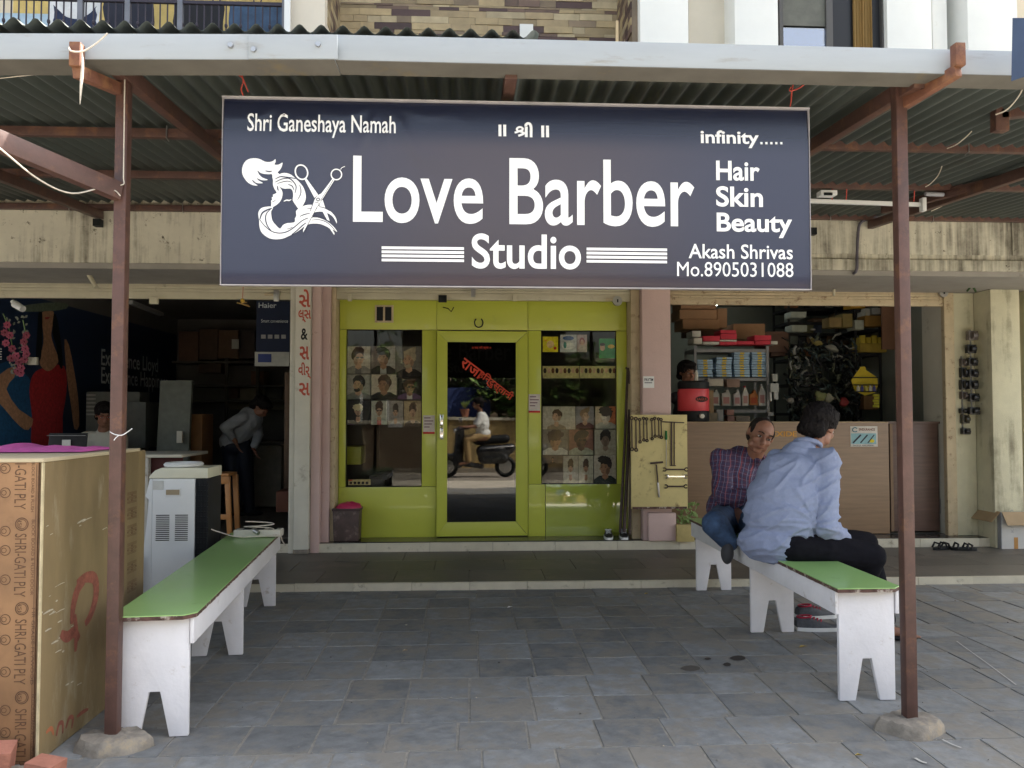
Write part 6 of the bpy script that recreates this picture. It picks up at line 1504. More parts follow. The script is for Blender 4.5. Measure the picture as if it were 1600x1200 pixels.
# ---------------------------------------------------------------- man in the plaid shirt facing us
mp_m = bpy.data.materials.new('maroon_plaid'); mp_m.use_nodes = True; N = mp_m.node_tree.nodes; L = mp_m.node_tree.links; p = N['Principled BSDF']; p.inputs['Roughness'].default_value = .85
tc = N.new('ShaderNodeTexCoord'); sp = N.new('ShaderNodeSeparateXYZ')
mpp = N.new('ShaderNodeMapping'); mpp.inputs['Rotation'].default_value = (0, R(-8), R(20)); nzw = N.new('ShaderNodeTexNoise'); nzw.inputs['Scale'].default_value = 5
adw = N.new('ShaderNodeVectorMath'); adw.operation = 'MULTIPLY_ADD'; adw.inputs[1].default_value = (.09, .09, .09)
L.new(tc.outputs['Object'], nzw.inputs['Vector']); L.new(nzw.outputs['Color'], adw.inputs[0]); L.new(tc.outputs['Object'], adw.inputs[2]); L.new(adw.outputs[0], mpp.inputs[0]); L.new(mpp.outputs[0], sp.inputs[0])
def lines(sock, per, wd_, off=0.0):
    a = N.new('ShaderNodeMath'); a.operation = 'MULTIPLY_ADD'; a.inputs[1].default_value = 1/per; a.inputs[2].default_value = off; L.new(sock, a.inputs[0])
    f_ = N.new('ShaderNodeMath'); f_.operation = 'FRACT'; L.new(a.outputs[0], f_.inputs[0])
    l_ = N.new('ShaderNodeMath'); l_.operation = 'LESS_THAN'; l_.inputs[1].default_value = wd_; L.new(f_.outputs[0], l_.inputs[0]); return l_.outputs[0]
cur = None
base = (.085, .022, .045)
def over(fac, col, amt):
    global cur
    mx = N.new('ShaderNodeMix'); mx.data_type = 'RGBA'; mu = N.new('ShaderNodeMath'); mu.operation = 'MULTIPLY'; mu.inputs[1].default_value = amt; L.new(fac, mu.inputs[0]); L.new(mu.outputs[0], mx.inputs[0])
    if cur is None: mx.inputs[6].default_value = (*base, 1)
    else: L.new(cur, mx.inputs[6])
    mx.inputs[7].default_value = (*col, 1); cur = mx.outputs[2]
over(lines(sp.outputs[0], .036, .5), (.03,.03,.08), .6); over(lines(sp.outputs[2], .036, .5), (.03,.03,.08), .6)
over(lines(sp.outputs[0], .031, .09, .2), (.17,.21,.30), .8); over(lines(sp.outputs[2], .036, .08, .3), (.15,.15,.24), .6); over(lines(sp.outputs[0], .072, .05, .7), (.32,.06,.06), .8)
L.new(cur, p.inputs['Base Color'])
mp2 = thing('person', 'seated man in a maroon plaid shirt and jeans facing us, behind the blue-shirted man', 'person', (1.9, 5.5, 0))
h2 = at(1188, 681, 5.40); n2 = at(1178, 712, 5.50); s2 = at(1155, 716, 5.55); p2 = at(1142, 815, 5.62); p2.z = .66
rt2 = Vector((-.80, -.30, 0)).normalized(); f2 = Vector((.45, -.85, 0)).normalized()
RT2 = frame3(-62)
sR = s2+rt2*.165+Vector((0, 0, .00)); sL = s2-rt2*.17+Vector((0, 0, -.03))
eR = at(1131, 778, 5.40); wR = at(1192, 770, 5.25); eL = at(1215, 810, 5.45); wL = at(1225, 850, 5.2)
hd2 = frame3(-90, 16, 22)
b2 = B(); head(mp2, h2, hd2, 1.06, body_b=b2)
b2.cap(h2+Vector((-.0, .03, -.05)), n2, .058, .062); b2.cap(n2, s2, .056, .06); b2.cap(s2, p2, .075, .09); b2.cap(sR, sL, .05, .05)
b2.cap(sR, eR, .045, .038); b2.cap(eR, wR, .037, .027); b2.cap(sL, eL, .045, .038); b2.cap(eL, wL, .037, .027)
hand(b2, wR, Vector((.9, -.2, .3)), Vector((0, -.4, -1)), 1, .5, thumb=-1); hand(b2, wL, Vector((.3, -.8, -.4)), Vector((0, 0, -1)), 1, .5)
k2R = at(1118, 822, 5.12); k2L = at(1190, 838, 5.05); k2R.z = .66; k2L.z = .66
a2R = at(1134, 855, 5.12); a2L = at(1186, 870, 5.1); a2R.z = .53; a2L.z = .60
b2.cap(p2, k2R, .07, .055); b2.cap(p2, k2L, .07, .055); b2.cap(k2R, a2R, .05, .035); b2.cap(k2L, a2L, .05, .035)
organic(mp2, 'body', b2, M['skin'], .0085, 3)
head_details(mp2, h2, hd2, 1.07, 'cropped', M['hairg'])
s_ = B(); s_.ell(p2+Vector((0, 0, .05)), (.185, .15, .15), RT2, 20, 14); s_.ell((p2+s2)/2, (.185, .14, .20), RT2, 20, 14); s_.ell(p2*.25+s2*.75, (.185, .125, .15), RT2, 20, 14)
s_.cap(sR, sL, .066, .066); s_.cap(s2, n2+Vector((0,.01,-.012)), .09, .066); s_.cap(sR*.6+s2*.4, n2+Vector((0,.02,-.015)), .07, .06); s_.cap(sL*.6+s2*.4, n2+Vector((0,.02,-.015)), .07, .06); s_.ell(sR, .074); s_.cap(sR, eR, .072, .060); s_.cap(eR, eR*.3+wR*.7, .06, .048); s_.cap(sL, eL, .070, .058); s_.cap(eL, eL*.3+wL*.7, .057, .046)
organic(mp2, 'shirt', s_, mp_m, .010, 4, lambda p, n: .006*ridge(Vector((p.x, p.y, p.z+p.x*.6)), (5, 5, 17), 4)+.003*noise.noise(p*24)-.003)
c2 = B()
for q in (-1, 1):
    c2.cap(n2+rt2*.055*q+Vector((0, .03, .012)), n2+f2*.075+rt2*.022*q+Vector((0, 0, -.035)), .014, .017)
c2.tube([n2-f2*.05+Vector((.06*math.cos(a), .02*math.sin(a), .015)) for a in (0, .8, 1.57, 2.3, 3.14)], .014, 6)
organic(mp2, 'collar', c2, mp_m, .006, 2)
M['jeans'] = mat('blue_denim', (.016,.035,.085), rough=.8, var=.45, scale=14, bump=.2, bscale=200, col2=(.05,.10,.20))
j = B(); j.ell(p2+Vector((0, 0, -.05)), (.17, .15, .10), RT2); j.cap(p2+Vector((-.06, -.05, -.02)), k2R, .105, .085); j.cap(p2+Vector((.08, -.05, -.02)), k2L, .105, .085); j.cap(k2R, a2R+Vector((.02, 0, .02)), .088, .062); j.cap(k2L, a2L, .08, .06)
organic(mp2, 'jeans', j, M['jeans'], .010, 4, lambda p, n: .004*ridge(p, (12, 12, 12)))
sb = B(); sb.ell(a2R+Vector((.0, -.03, -.05)), (.040, .055, .075), Matrix.Rotation(.3, 3, 'X'), 14, 10); organic(mp2, 'foot_cover', sb, fm((.05,.05,.055)), .008, 2)

# ---------------------------------------------------------------- scooter and rider passing behind the viewer (seen in the door glass)
sc_ = thing('scooter', 'dark motor scooter riding past across the street, mirrored in the door glass', 'scooter', (.9, -1.3, 0))
def SC(x, y, z): return Vector((.85+x, -1.3+y, z))
for x in (-.62, .62):
    w0 = part(sc_, 'wheel', B().lathe([(.10, -.035), (.14, -.03), (.14, .03), (.10, .035)], SC(x, 0, .22), 20, Euler((R(90), 0, 0))), M['steel'], smooth=40)
    part(w0, 'tyre', B().tube([SC(x, 0, .22)+Vector((.185*math.cos(a/18*6.283), 0, .185*math.sin(a/18*6.283))) for a in range(18)], .045, 8, closed=True), M['black'], smooth=60)
bodym = mat('dark_scooter_paint', (.02,.022,.025), rough=.25, var=.1, coat=.6)
s1 = B(); s1.cap(SC(.75, 0, .62), SC(.12, 0, .55), .10, .14); s1.cap(SC(.55, 0, .42), SC(.15, 0, .40), .15, .13); s1.ell(SC(.42, 0, .55), (.38, .15, .14))
organic(sc_, 'body', s1, bodym, .015, 3)
s1 = B(); s1.cap(SC(-.40, 0, .30), SC(-.36, 0, .92), .12, .10); s1.cap(SC(-.42, 0, .32), SC(.1, 0, .22), .06, .06); s1.ell(SC(-.36, 0, 1.0), (.10, .13, .09)); s1.cap(SC(-.72, 0, .46), SC(-.48, 0, .44), .06, .07)
organic(sc_, 'front_shield', s1, bodym, .015, 3)
s1 = B(); s1.cap(SC(.02, 0, .78), SC(.62, 0, .82), .10, .10); organic(sc_, 'seat', s1, M['black'], .015, 3)
part(sc_, 'handlebar', B().tube([SC(-.18, -.33, 1.06), SC(-.34, -.12, 1.04), SC(-.36, 0, 1.03), SC(-.34, .12, 1.04), SC(-.18, .33, 1.06)], .016, 6), M['dark'], smooth=60)
for y in (-.26, .26): part(sc_, 'mirror', B().ell(SC(-.34, y, 1.22), (.02, .06, .05)), M['chrome'], smooth=60)
part(sc_, 'headlight', B().ell(SC(-.47, 0, 1.0), (.03, .08, .05)), M['chrome'], smooth=60)
part(sc_, 'chrome_strip', B().tube([SC(.2, .155, .62), SC(.5, .16, .66), SC(.78, .11, .66)], .012, 6), M['chrome'], smooth=60)
rd = thing('person', 'scooter rider in a white shirt and khaki trousers, mirrored in the door glass', 'person', SC(.15, 0, 0))
b3 = B(); H3 = SC(.02, 0, 1.56); head(rd, H3, frame3(180, 5), 1.0, body_b=b3); b3.cap(H3+Vector((.03, 0, -.06)), SC(.08, 0, 1.38), .055, .06)
for y in (-1, 1):
    b3.cap(SC(.08, y*.17, 1.32), SC(-.02, y*.24, 1.10), .045, .04); b3.cap(SC(-.02, y*.24, 1.10), SC(-.24, y*.28, 1.08), .038, .028); hand(b3, SC(-.24, y*.28, 1.08), (-.8, 0, .1), (-.2, 0, -1), 1, .9, thumb=y)
    b3.cap(SC(.15, y*.1, .86), SC(-.22, y*.15, .82), .08, .055); b3.cap(SC(-.22, y*.15, .82), SC(-.18, y*.14, .36), .05, .04); b3.cap(SC(-.18, y*.14, .33), SC(-.36, y*.14, .29), .035, .03)
b3.cap(SC(.08, 0, 1.3), SC(.15, 0, .9), .1, .11)
organic(rd, 'body', b3, M['skin'], .011, 3); head_details(rd, H3, frame3(180, 5), 1.0, 'full', M['hair'], eyes=False, vox=.01)
s3 = B(); s3.ell(SC(.12, 0, 1.14), (.15, .19, .26)); s3.ell(SC(.14, 0, .95), (.16, .17, .14)); s3.cap(SC(.08, -.17, 1.33), SC(.08, .17, 1.33), .07, .07)
for y in (-1, 1): s3.cap(SC(.08, y*.18, 1.32), SC(.0, y*.235, 1.14), .07, .062)
organic(rd, 'shirt', s3, M['white'], .013, 3, lambda p, n: .008*ridge(p, (8, 8, 14)))
s3 = B(); s3.ell(SC(.16, 0, .88), (.16, .17, .11))
for y in (-1, 1): s3.cap(SC(.13, y*.09, .88), SC(-.22, y*.15, .83), .095, .075); s3.cap(SC(-.22, y*.15, .82), SC(-.18, y*.14, .38), .072, .06)
organic(rd, 'trousers', s3, fm((.36,.25,.12)), .013, 3)

# ================================================================ LEFT SHOP INTERIOR
LX = -4.598
adv = thing('wall_poster', 'blue wall poster of a woman in red dress and hat inside the left shop', 'poster', (LX, 10, .15))
part(adv, 'sheet', B().box(LX+.001, LX+.006, 8.0, 12.75, .3, 2.60), M['blue'])
def wp(px, py, d=.008): return atx(px, py, LX+d)
def wpoly(pts, m, nm, d=.008, sm=3):
    q = smooth_pts([Vector((wp(a, c, d).y, wp(a, c, d).z, 0)) for a, c in pts], sm) if sm > 1 else [Vector((wp(a, c, d).y, wp(a, c, d).z, 0)) for a, c in pts]
    P2 = [(v.x, v.y) for v in q]; bb = B(); bb.poly(P2, ((LX+d, 0, 0), (0,1,0), (0,0,1))); return part(adv, nm, bb, m)
skp = pc((.36,.20,.12)); rdp = pc((.36,.03,.035)); htp = pc((.12,.15,.11)); lbl = pc((.02,.08,.18))
wpoly([(-5, 570), (45, 590), (60, 640), (52, 690), (-5, 700)], lbl, 'backdrop', .0075)
wpoly([(68, 575), (100, 572), (104, 610), (98, 650), (95, 700), (52, 700), (50, 650), (46, 610), (52, 585)], rdp, 'dress', .009)
wpoly([(66, 488), (84, 487), (82, 510), (80, 525), (86, 545), (92, 562), (84, 575), (74, 580), (64, 572), (62, 560), (68, 535), (67, 515)], skp, 'neck_and_face', .0095)
wpoly([(25, 480), (70, 473), (104, 474), (104, 482), (80, 486), (45, 487), (28, 486)], htp, 'hat', .0105, 2)
wpoly([(61, 482), (66, 490), (66, 520), (64, 560), (56, 566), (58, 520)], M['black'], 'hair', .0098, 2)
wpoly([(84, 490), (90, 500), (96, 540), (98, 575), (92, 570), (88, 540), (82, 520)], M['black'], 'hair', .0099, 2)
wpoly([(101, 530), (108, 540), (116, 580), (122, 620), (124, 665), (116, 670), (112, 640), (106, 600), (102, 560)], skp, 'arm', .0102, 2)
wpoly([(0, 585), (25, 572), (22, 590), (10, 608), (30, 640), (52, 655), (44, 672), (30, 665), (8, 640), (-5, 620)], skp, 'arm', .0104, 2)
wpoly([(70, 496), (78, 495), (76, 498), (72, 499)], pc((.28,.04,.04)), 'lips', .0106, 2)
wl = pc((.45,.48,.5))
for s, px0, py0, px1, py1 in (('Experience Lloyd', 158, 543, 247, 585), ('Experience Happiness', 158, 565, 262, 612)):
    a = wp(px0, (py0+py1)/2+(8 if 'Ll' in s else 12)-6, .009); c = wp(px1, (py0+py1)/2+10, .009); hgt = .27
    bb = B(); text_b(bb, s, (LX+.009, a.y, a.z-.10), (0, c.y-a.y, 0), (0, 0, hgt), 0, .01); part(adv, 'lettering', bb, wl)
desk = thing('shop_desk', 'white topped counter desk with maroon front inside the left shop', 'desk', (-3.6, 8.0, .15))
dxr = at(285, 712, 7.75).x
part(desk, 'top', B().box(-4.5, dxr, 7.75, 8.5, .955, .985), M['white_wall'], bevel=.008)
part(desk, 'front_panel', B().box(-4.4, dxr-.03, 7.84, 7.86, .16, .953), fm((.07,.02,.02)))
part(desk, 'leg_panel', B().box(at(216, 750, 7.76).x, at(231, 750, 7.76).x, 7.76, 7.83, .151, .953), mat('stained_white_board', (.5,.48,.43), rough=.6, dirt=(.15,.1,.06), dirt_amt=.35, dirt_scale=8), bevel=.003)
lap = thing('laptop', 'open black laptop seen from behind on the left shop desk', 'laptop', at(105, 697, 8.0))
a = at(74, 698, 7.95); c = at(137, 674, 7.98)
part(lap, 'screen', B().obox(((a.x+c.x)/2, 7.97, .987+(c.z-a.z)/2+.02), (c.x-a.x, .012, c.z-a.z+.06), Euler((R(-8), 0, 0))), M['dark'], bevel=.003)
part(lap, 'base', B().box(a.x, c.x, 7.99, 8.24, .986, 1.0), M['dark'], bevel=.003)
part(lap, 'label', B().box((a.x+c.x)/2-.04, (a.x+c.x)/2+.04, 7.94, 7.945, 1.04, 1.12), fm((.5,.5,.48)))
part(lap, 'edge_light', B().box(a.x, c.x, 7.935, 7.94, 1.158, 1.163), fm((.25,.25,.25)))
clk = thing('person', 'clerk in a white shirt and red glasses working behind the laptop', 'person', (-4.0, 8.6, .15))
b4 = B(); H4 = at(163, 649, 8.7); head(clk, H4, frame3(-60, 22), 1.0, body_b=b4); b4.cap(H4+Vector((-.0, .03, -.05)), H4+Vector((-.03, .05, -.18)), .055, .06)
n4 = H4+Vector((-.03, .06, -.2)); b4.cap(n4-up*.08, n4-up*.55, .08, .10)
for q in (-1, 1): b4.cap(n4+Vector((q*.18, 0, -.03)), n4+Vector((q*.24, -.12, -.24)), .045, .038); b4.cap(n4+Vector((q*.24, -.12, -.24)), n4+Vector((q*.10, -.32, -.22)), .037, .028); hand(b4, n4+Vector((q*.10, -.32, -.22)), (-q*.3, -.8, 0), (0, 0, -1), .95, .3, thumb=-q)
b4.cap(n4-up*.55, n4+Vector((-.1, -.35, -.58)), .08, .06); b4.cap(n4+Vector((.12, 0, -.55)), n4+Vector((.1, -.35, -.58)), .08, .06)
organic(clk, 'body', b4, M['skin'], .010, 3); head_details(clk, H4, frame3(-60, 22), 1.0, 'full', M['hair'], glasses=True, vox=.009)
s4 = B(); s4.ell(n4-up*.22, (.19, .13, .25)); s4.cap(n4+Vector((-.17, 0, -.04)), n4+Vector((.17, 0, -.04)), .07, .07); s4.cap(n4-up*.02, n4+up*.02, .09, .065)
for q in (-1, 1): s4.cap(n4+Vector((q*.18, 0, -.04)), n4+Vector((q*.24, -.12, -.24)), .068, .058)
organic(clk, 'shirt', s4, mat('cream_shirt', (.50,.49,.42), rough=.85, var=.06), .011, 3, lambda p, n: .006*ridge(p, (7, 7, 14)))
ac = thing('air_cooler', 'pale louvred appliance behind the clerk in the left shop', 'appliance', at(140, 690, 9.6))
a = at(133, 700, 9.6); c = at(150, 612, 9.6); part(ac, 'body', B().box(a.x, c.x+.5, 9.6, 9.9, .16, c.z), fm((.16,.17,.16)), bevel=.01)
for k in range(6): part(ac, 'louvre', B().box(a.x+.01, c.x, 9.585, 9.598, c.z-.05-k*.045, c.z-.03-k*.045), fm((.35,.35,.32)))
def pbox(name, label, px0, py0, px1, py1, Y, d, m, cat='box', group=None, bev=.004, extra=None):
    a = at(px0, py1, Y); c = at(px1, py0, Y); return single(name, label, cat, B().box(a.x, c.x, Y, Y+d, a.z, c.z), m, group=group, bevel=bev)
fr_ = thing('refrigerator_panel', 'tall grey appliance door leaning in the middle of the left shop', 'appliance', at(268, 700, 9.0))
a = at(240, 700, 9.0); c = at(296, 594, 9.0)
part(fr_, 'panel', B().add([(a.x, 9.0, .16), (c.x-.03, 9.0, .16), (c.x, 9.08, c.z), (a.x+.03, 9.08, c.z), (a.x, 9.06, .16), (c.x-.03, 9.06, .16), (c.x, 9.14, c.z), (a.x+.03, 9.14, c.z)], [(0,1,2,3), (7,6,5,4), (0,4,5,1), (3,2,6,7), (0,3,7,4), (1,5,6,2)]), fm((.13,.14,.12)), bevel=.006)
part(fr_, 'lock', B().box(c.x-.12, c.x-.06, 8.97, 8.999, 1.05, 1.18), M['white_wall'], bevel=.004)
pbox('pale_carton', 'pale box half hidden behind the left post in the left shop', 196, 628, 228, 700, 9.4, .4, fm((.15,.16,.15)))
pbox('wooden_cabinet', 'narrow orange-brown wooden cabinet right of the grey panel', 297, 647, 316, 760, 9.3, .4, fm((.22,.11,.045)))
st = thing('plastic_stool', 'orange plastic stool behind the water dispenser', 'stool', at(340, 815, 7.9))
om = mat('orange_plastic', (.42,.19,.06), rough=.4, var=.06); a = at(322, 740, 7.9); c = at(357, 740, 7.9); zt2 = a.z; zb2 = .152; wS = c.x-a.x
part(st, 'seat', B().box(a.x, c.x, 7.9, 8.2, zt2-.03, zt2), om, bevel=.01)
for (x, y) in ((a.x, 7.9), (c.x-.04, 7.9), (a.x, 8.16), (c.x-.04, 8.16)):
    s_x = -.035 if x == a.x else .035
    part(st, 'leg', B().add([(x+s_x, y, zb2), (x+s_x+.045, y, zb2), (x+s_x+.045, y+.04, zb2), (x+s_x, y+.04, zb2), (x, y, zt2-.03), (x+.05, y, zt2-.03), (x+.05, y+.04, zt2-.03), (x, y+.04, zt2-.03)], [(0,3,2,1), (4,5,6,7), (0,1,5,4), (1,2,6,5), (2,3,7,6), (3,0,4,7)]), om, bevel=.004)
part(st, 'apron', B().box(a.x, c.x, 7.895, 7.91, zt2-.10, zt2-.03), om, bevel=.003); part(st, 'stretcher', B().box(a.x-.02, c.x+.02, 7.895, 7.91, .35, .40), om, bevel=.003)
pbox('low_stool', 'low reddish stool by the right edge of the left shop', 431, 768, 452, 800, 8.4, .3, fm((.13,.05,.03)), 'stool')
bx = thing('hanging_poster', 'dark blue appliance poster hanging at the right of the left shop', 'poster', at(426, 570, 8.9))
a = at(400, 550, 8.9); c = at(453, 471, 8.9)
part(bx, 'sheet', B().box(a.x, c.x, 8.9, 8.905, a.z, c.z), fm((.012,.02,.05)))
a2 = at(398, 572, 8.89); part(bx, 'footer', B().box(a2.x, c.x, 8.885, 8.899, a2.z, a.z), fm((.40,.40,.36))); a3 = at(403, 566, 8.88); c3 = at(424, 553, 8.88); part(bx, 'logo_patch', B().box(a3.x, c3.x, 8.88, 8.884, a3.z, c3.z), fm((.04,.06,.2)), bevel=.001)
bb = B(); a2 = at(404, 481, 8.895); c2_ = at(432, 473, 8.895); text_b(bb, 'Haier', a2, (c2_.x-a2.x, 0, 0), (0, 0, c2_.z-a2.z), 0, .01); part(bx, 'lettering', bb, wl)
bb = B(); a2 = at(408, 504, 8.895); c2_ = at(450, 499, 8.895); text_b(bb, 'Smart convenience', a2, (c2_.x-a2.x, 0, 0), (0, 0, c2_.z-a2.z)); part(bx, 'lettering', bb, wl)
for k in range(4): a2 = at(408+k*10.5, 529, 8.895); c2_ = at(415+k*10.5, 523, 8.895); part(bx, 'icon', B().box(a2.x, c2_.x, 8.893, 8.8995, a2.z, c2_.z), fm((.3,.3,.3)))
# back shelf with cartons
shf = thing('storage_shelf', 'dark storage shelf with two boards at the back of the left shop', 'shelf', at(360, 800, 12.0))
for py in (566, 602, 625): a = at(280, py, 12.2); c = at(452, py, 12.2); part(shf, 'board', B().box(a.x, c.x, 11.9, 12.5, a.z-.03, a.z), fm((.07,.06,.05)))
for px in (357, 405): a = at(px, 700, 12.1); part(shf, 'upright', B().box(a.x-.02, a.x+.02, 11.95, 11.99, .15, at(px, 560, 12.1).z), fm((.06,.05,.04)))
kk = 0
for px0, py0, px1, py1, col, lab in ((279, 518, 310, 565, (.13,.07,.045), 'brown carton at the left end of the top shelf in the left shop'), (311, 514, 340, 562, (.10,.06,.04), 'brown carton second on the top shelf in the left shop'), (341, 516, 372, 560, (.15,.09,.055), 'brown carton with a white sticker on the top shelf in the left shop'), (374, 514, 398, 560, (.06,.045,.04), 'dark carton at the right end of the top shelf in the left shop'),
      (310, 568, 345, 582, (.09,.06,.045), 'flat carton stacked under the top shelf in the left shop'), (358, 604, 372, 622, (.10,.045,.035), 'small red-brown box on the middle shelf in the left shop'), (392, 580, 412, 604, (.16,.08,.05), 'orange-brown carton under the hanging poster'), (414, 604, 440, 624, (.06,.06,.055), 'dark box with jar beside it in the left shop'), (357, 604, 402, 640, (.20,.17,.12), 'pale tan panel box on the lower shelf, left shop'), (410, 604, 444, 640, (.18,.16,.12), 'pale tan panel box beside the jars, left shop')):
    Yq = 12.0+.02*kk if py0 < 600 else 12.1+.02*kk; kk += 1
    if (px0, py0) in ((357, 604), (410, 604)): py0, py1 = 605, 640; Yq = 12.3
    pbox('carton', lab, px0, py0, px1, py1, Yq, .35, fm(col), 'carton', 'cartons on the shelves of the left shop')
a = at(362, 545, 11.9); c = at(373, 530, 11.9); single('carton_label', 'white paper label on the carton in the left shop', 'label', B().box(a.x, c.x, 11.9, 11.905, a.z, c.z), M['white_wall'])
wm = thing('washing_machine', 'pale rounded appliance beside the bending man in the left shop', 'appliance', at(420, 780, 10.5))
a = at(395, 765, 10.5); c = at(441, 695, 10.5); part(wm, 'body', B().box(a.x, c.x, 10.5, 11.0, .16, c.z), fm((.20,.18,.14)), bevel=.05)
part(wm, 'lid', B().box(a.x-.02, c.x+.02, 10.48, 11.0, c.z+.001, c.z+.05), fm((.10,.09,.08)), bevel=.02)
pbox('door_jamb', 'brown wooden jamb at the right side of the left shop', 443, 582, 453, 770, 9.0, .1, fm((.13,.08,.05)), 'frame')
# bending man
bm3 = thing('person', 'man in a checked white shirt bending over, deep inside the left shop', 'person', at(370, 830, 9.8))
Y3 = 9.8; hp3 = at(362, 690, Y3); s5 = at(390, 655, Y3-.05); h5 = at(407, 637, Y3-.1)
b5 = B(); head(bm3, h5, frame3(0, 50), 1.0, body_b=b5); b5.cap(h5, s5, .055, .07); b5.cap(s5, hp3, .10, .11)
e5 = at(352, 672, Y3-.3); 
for (sx_, ex_, wx_) in ((at(380, 652, Y3-.18), at(352, 668, Y3-.25), at(368, 690, Y3-.2)), (at(398, 655, Y3+.1), at(404, 680, Y3), at(396, 700, Y3-.1))):
    b5.cap(sx_, ex_, .045, .038); b5.cap(ex_, wx_, .037, .028); hand(b5, wx_, (.4, -.1, -.8), (1, 0, 0), 1, .4)
for dx in (-.02, .14): b5.cap(hp3+Vector((dx, 0, -.05)), at(368, 760, Y3)+Vector((dx, 0, 0)), .07, .05); b5.cap(at(368, 760, Y3)+Vector((dx, 0, 0)), Vector((hp3.x+dx+.08, Y3, .24)), .05, .04)
organic(bm3, 'body', b5, M['skin'], .012, 2); head_details(bm3, h5, frame3(0, 50), 1.0, 'full', M['hair'], eyes=False, vox=.01)
s6 = B(); s6.cap(s5, hp3, .15, .14); s6.cap(at(380, 652, Y3-.18), at(352, 668, Y3-.25), .07, .06); s6.cap(at(352, 668, Y3-.25), at(363, 683, Y3-.2), .055, .045); s6.cap(at(398, 655, Y3+.1), at(404, 680, Y3), .07, .055); s6.cap(at(404, 680, Y3), at(398, 695, Y3-.1), .05, .045)
organic(bm3, 'shirt', s6, fm((.27,.28,.30)), .013, 3, lambda p, n: .008*ridge(p, (9, 9, 14)))
s6 = B(); s6.ell(hp3+Vector((.03, 0, -.05)), (.16, .15, .13))
for dx in (-.02, .14): s6.cap(hp3+Vector((dx, 0, -.05)), at(368, 760, Y3)+Vector((dx, 0, 0)), .105, .08); s6.cap(at(368, 760, Y3)+Vector((dx, 0, 0)), Vector((hp3.x+dx+.08, Y3, .2)), .08, .065)
organic(bm3, 'trousers', s6, fm((.015,.018,.03)), .014, 3)
for dx in (-.02, .14): sb = B(); sb.ell((hp3.x+dx+.12, Y3-.02, .18), (.13, .045, .035)); part(bm3, 'shoe', sb, M['black'], smooth=60)
# garland and small things at the left edge
gl = thing('flower_garland', 'string of pink artificial flowers hanging at the left edge of the left shop', 'garland', at(30, 500, 8.0))
r_ = random.Random(2)
pinks = [mat('pink_petal_%d' % i, c, rough=.7, var=.2) for i, c in enumerate(((.22,.03,.06), (.17,.02,.04)))]
fl_pts = [(12, 508), (16, 524), (10, 536), (20, 545), (26, 556), (18, 560), (30, 566), (34, 575), (40, 545), (42, 553), (39, 562), (42, 524), (38, 534), (28, 580), (8, 520), (33, 583)]
for px, py in fl_pts:
    q = at(px, py, 7.95); bb = B()
    for k in range(7):
        a_ = k/7*6.283; d = Vector((math.cos(a_), -.3, math.sin(a_)))*.042; s = Vector((-math.sin(a_), 0, math.cos(a_)))*.016
        bb.add([q+Vector((0,-.01,0)), q+d*.6+s, q+d, q+d*.6-s], [(0,3,2,1)])
    bb.ell(q+Vector((0,-.012,0)), .012, n=6, m=4); part(gl, 'flower', bb, pinks[r_.randint(0, 1)])
for pts in (((5, 490), (14, 512), (20, 545), (32, 575)), ((36, 500), (42, 530), (40, 560), (30, 585))):
    part(gl, 'string', B().tube([at(a_, c_, 7.97) for a_, c_ in pts], .006, 5), M['leafA'])
bb = B()
for i in range(60):
    t = r_.random(); px = 8+32*r_.random(); py = 495+90*t; q = at(px, py, 7.98); a_ = r_.uniform(0, 6.28); d = Vector((math.cos(a_), -.2, math.sin(a_)))*.04; s = Vector((-d.z, 0, d.x))*.3
    bb.add([q, q+d*.5+s, q+d, q+d*.5-s], [(0,3,2,1)])
part(gl, 'leaves', bb, mat('grey_leaf', (.12,.13,.10), rough=.7))
sl_ = thing('spot_lamp', 'small white spot lamp at the top left of the left shop', 'lamp', at(27, 482, 7.8))
part(sl_, 'head', B().cone(at(23, 475, 7.8), at(36, 483, 7.75), .035, .03, 12), M['white'], smooth=50); part(sl_, 'stem', B().cone(at(19, 470, 7.8), at(24, 476, 7.8), .02, .02, 8), M['white'])
single('switch_box', 'small white switch box by the garland in the left shop', 'switch', B().box(at(43, 563, 8.0).x, at(57, 563, 8.0).x, 8.0, 8.04, at(50, 570, 8.0).z, at(50, 558, 8.0).z), M['white_wall'], bevel=.004)
wb = thing('wire_basket', 'white wire basket at the far left edge of the left shop', 'basket', at(5, 555, 8.0))
for k in range(5): part(wb, 'wire', B().box(at(-10, 550, 8).x, at(12, 550, 8).x, 7.9, 7.905, at(0, 547+k*4, 8).z, at(0, 546+k*4, 8).z), M['white_wall'])
tlx = thing('tube_batten', 'unlit tube batten on the dark ceiling of the left shop', 'light', at(225, 480, 9.0)); part(tlx, 'batten', B().beam(at(203, 472, 8.6), at(252, 491, 10.2), .06, .04), fm((.25,.25,.24)))
ch = thing('lemon_charm', 'yellow lemon and chilli charm hanging from the left shutter', 'charm', at(379, 470, 7.65))
part(ch, 'lemon', B().ell(at(379, 470, 7.65), (.02, .02, .022)), fm((.55,.35,.05)), smooth=60); part(ch, 'string', B().tube([at(380, 448, 7.65), at(379, 466, 7.65)], .003, 5), M['redcord'])
for p_ in (((370, 473), (388, 477)), ((376, 474), (386, 472)), ((378, 475), (390, 479))): part(ch, 'chilli', B().tube([at(*p_[0], 7.64), at(*p_[1], 7.64)], .005, 5), fm((.35,.22,.08)))
ch = thing('lemon_charm', 'green lemon and chilli charm hanging from the fascia by the right pier', 'charm', at(1519, 445, 7.55))
part(ch, 'lemon', B().ell(at(1519, 444, 7.55), (.022, .022, .02)), fm((.35,.42,.06)), smooth=60)
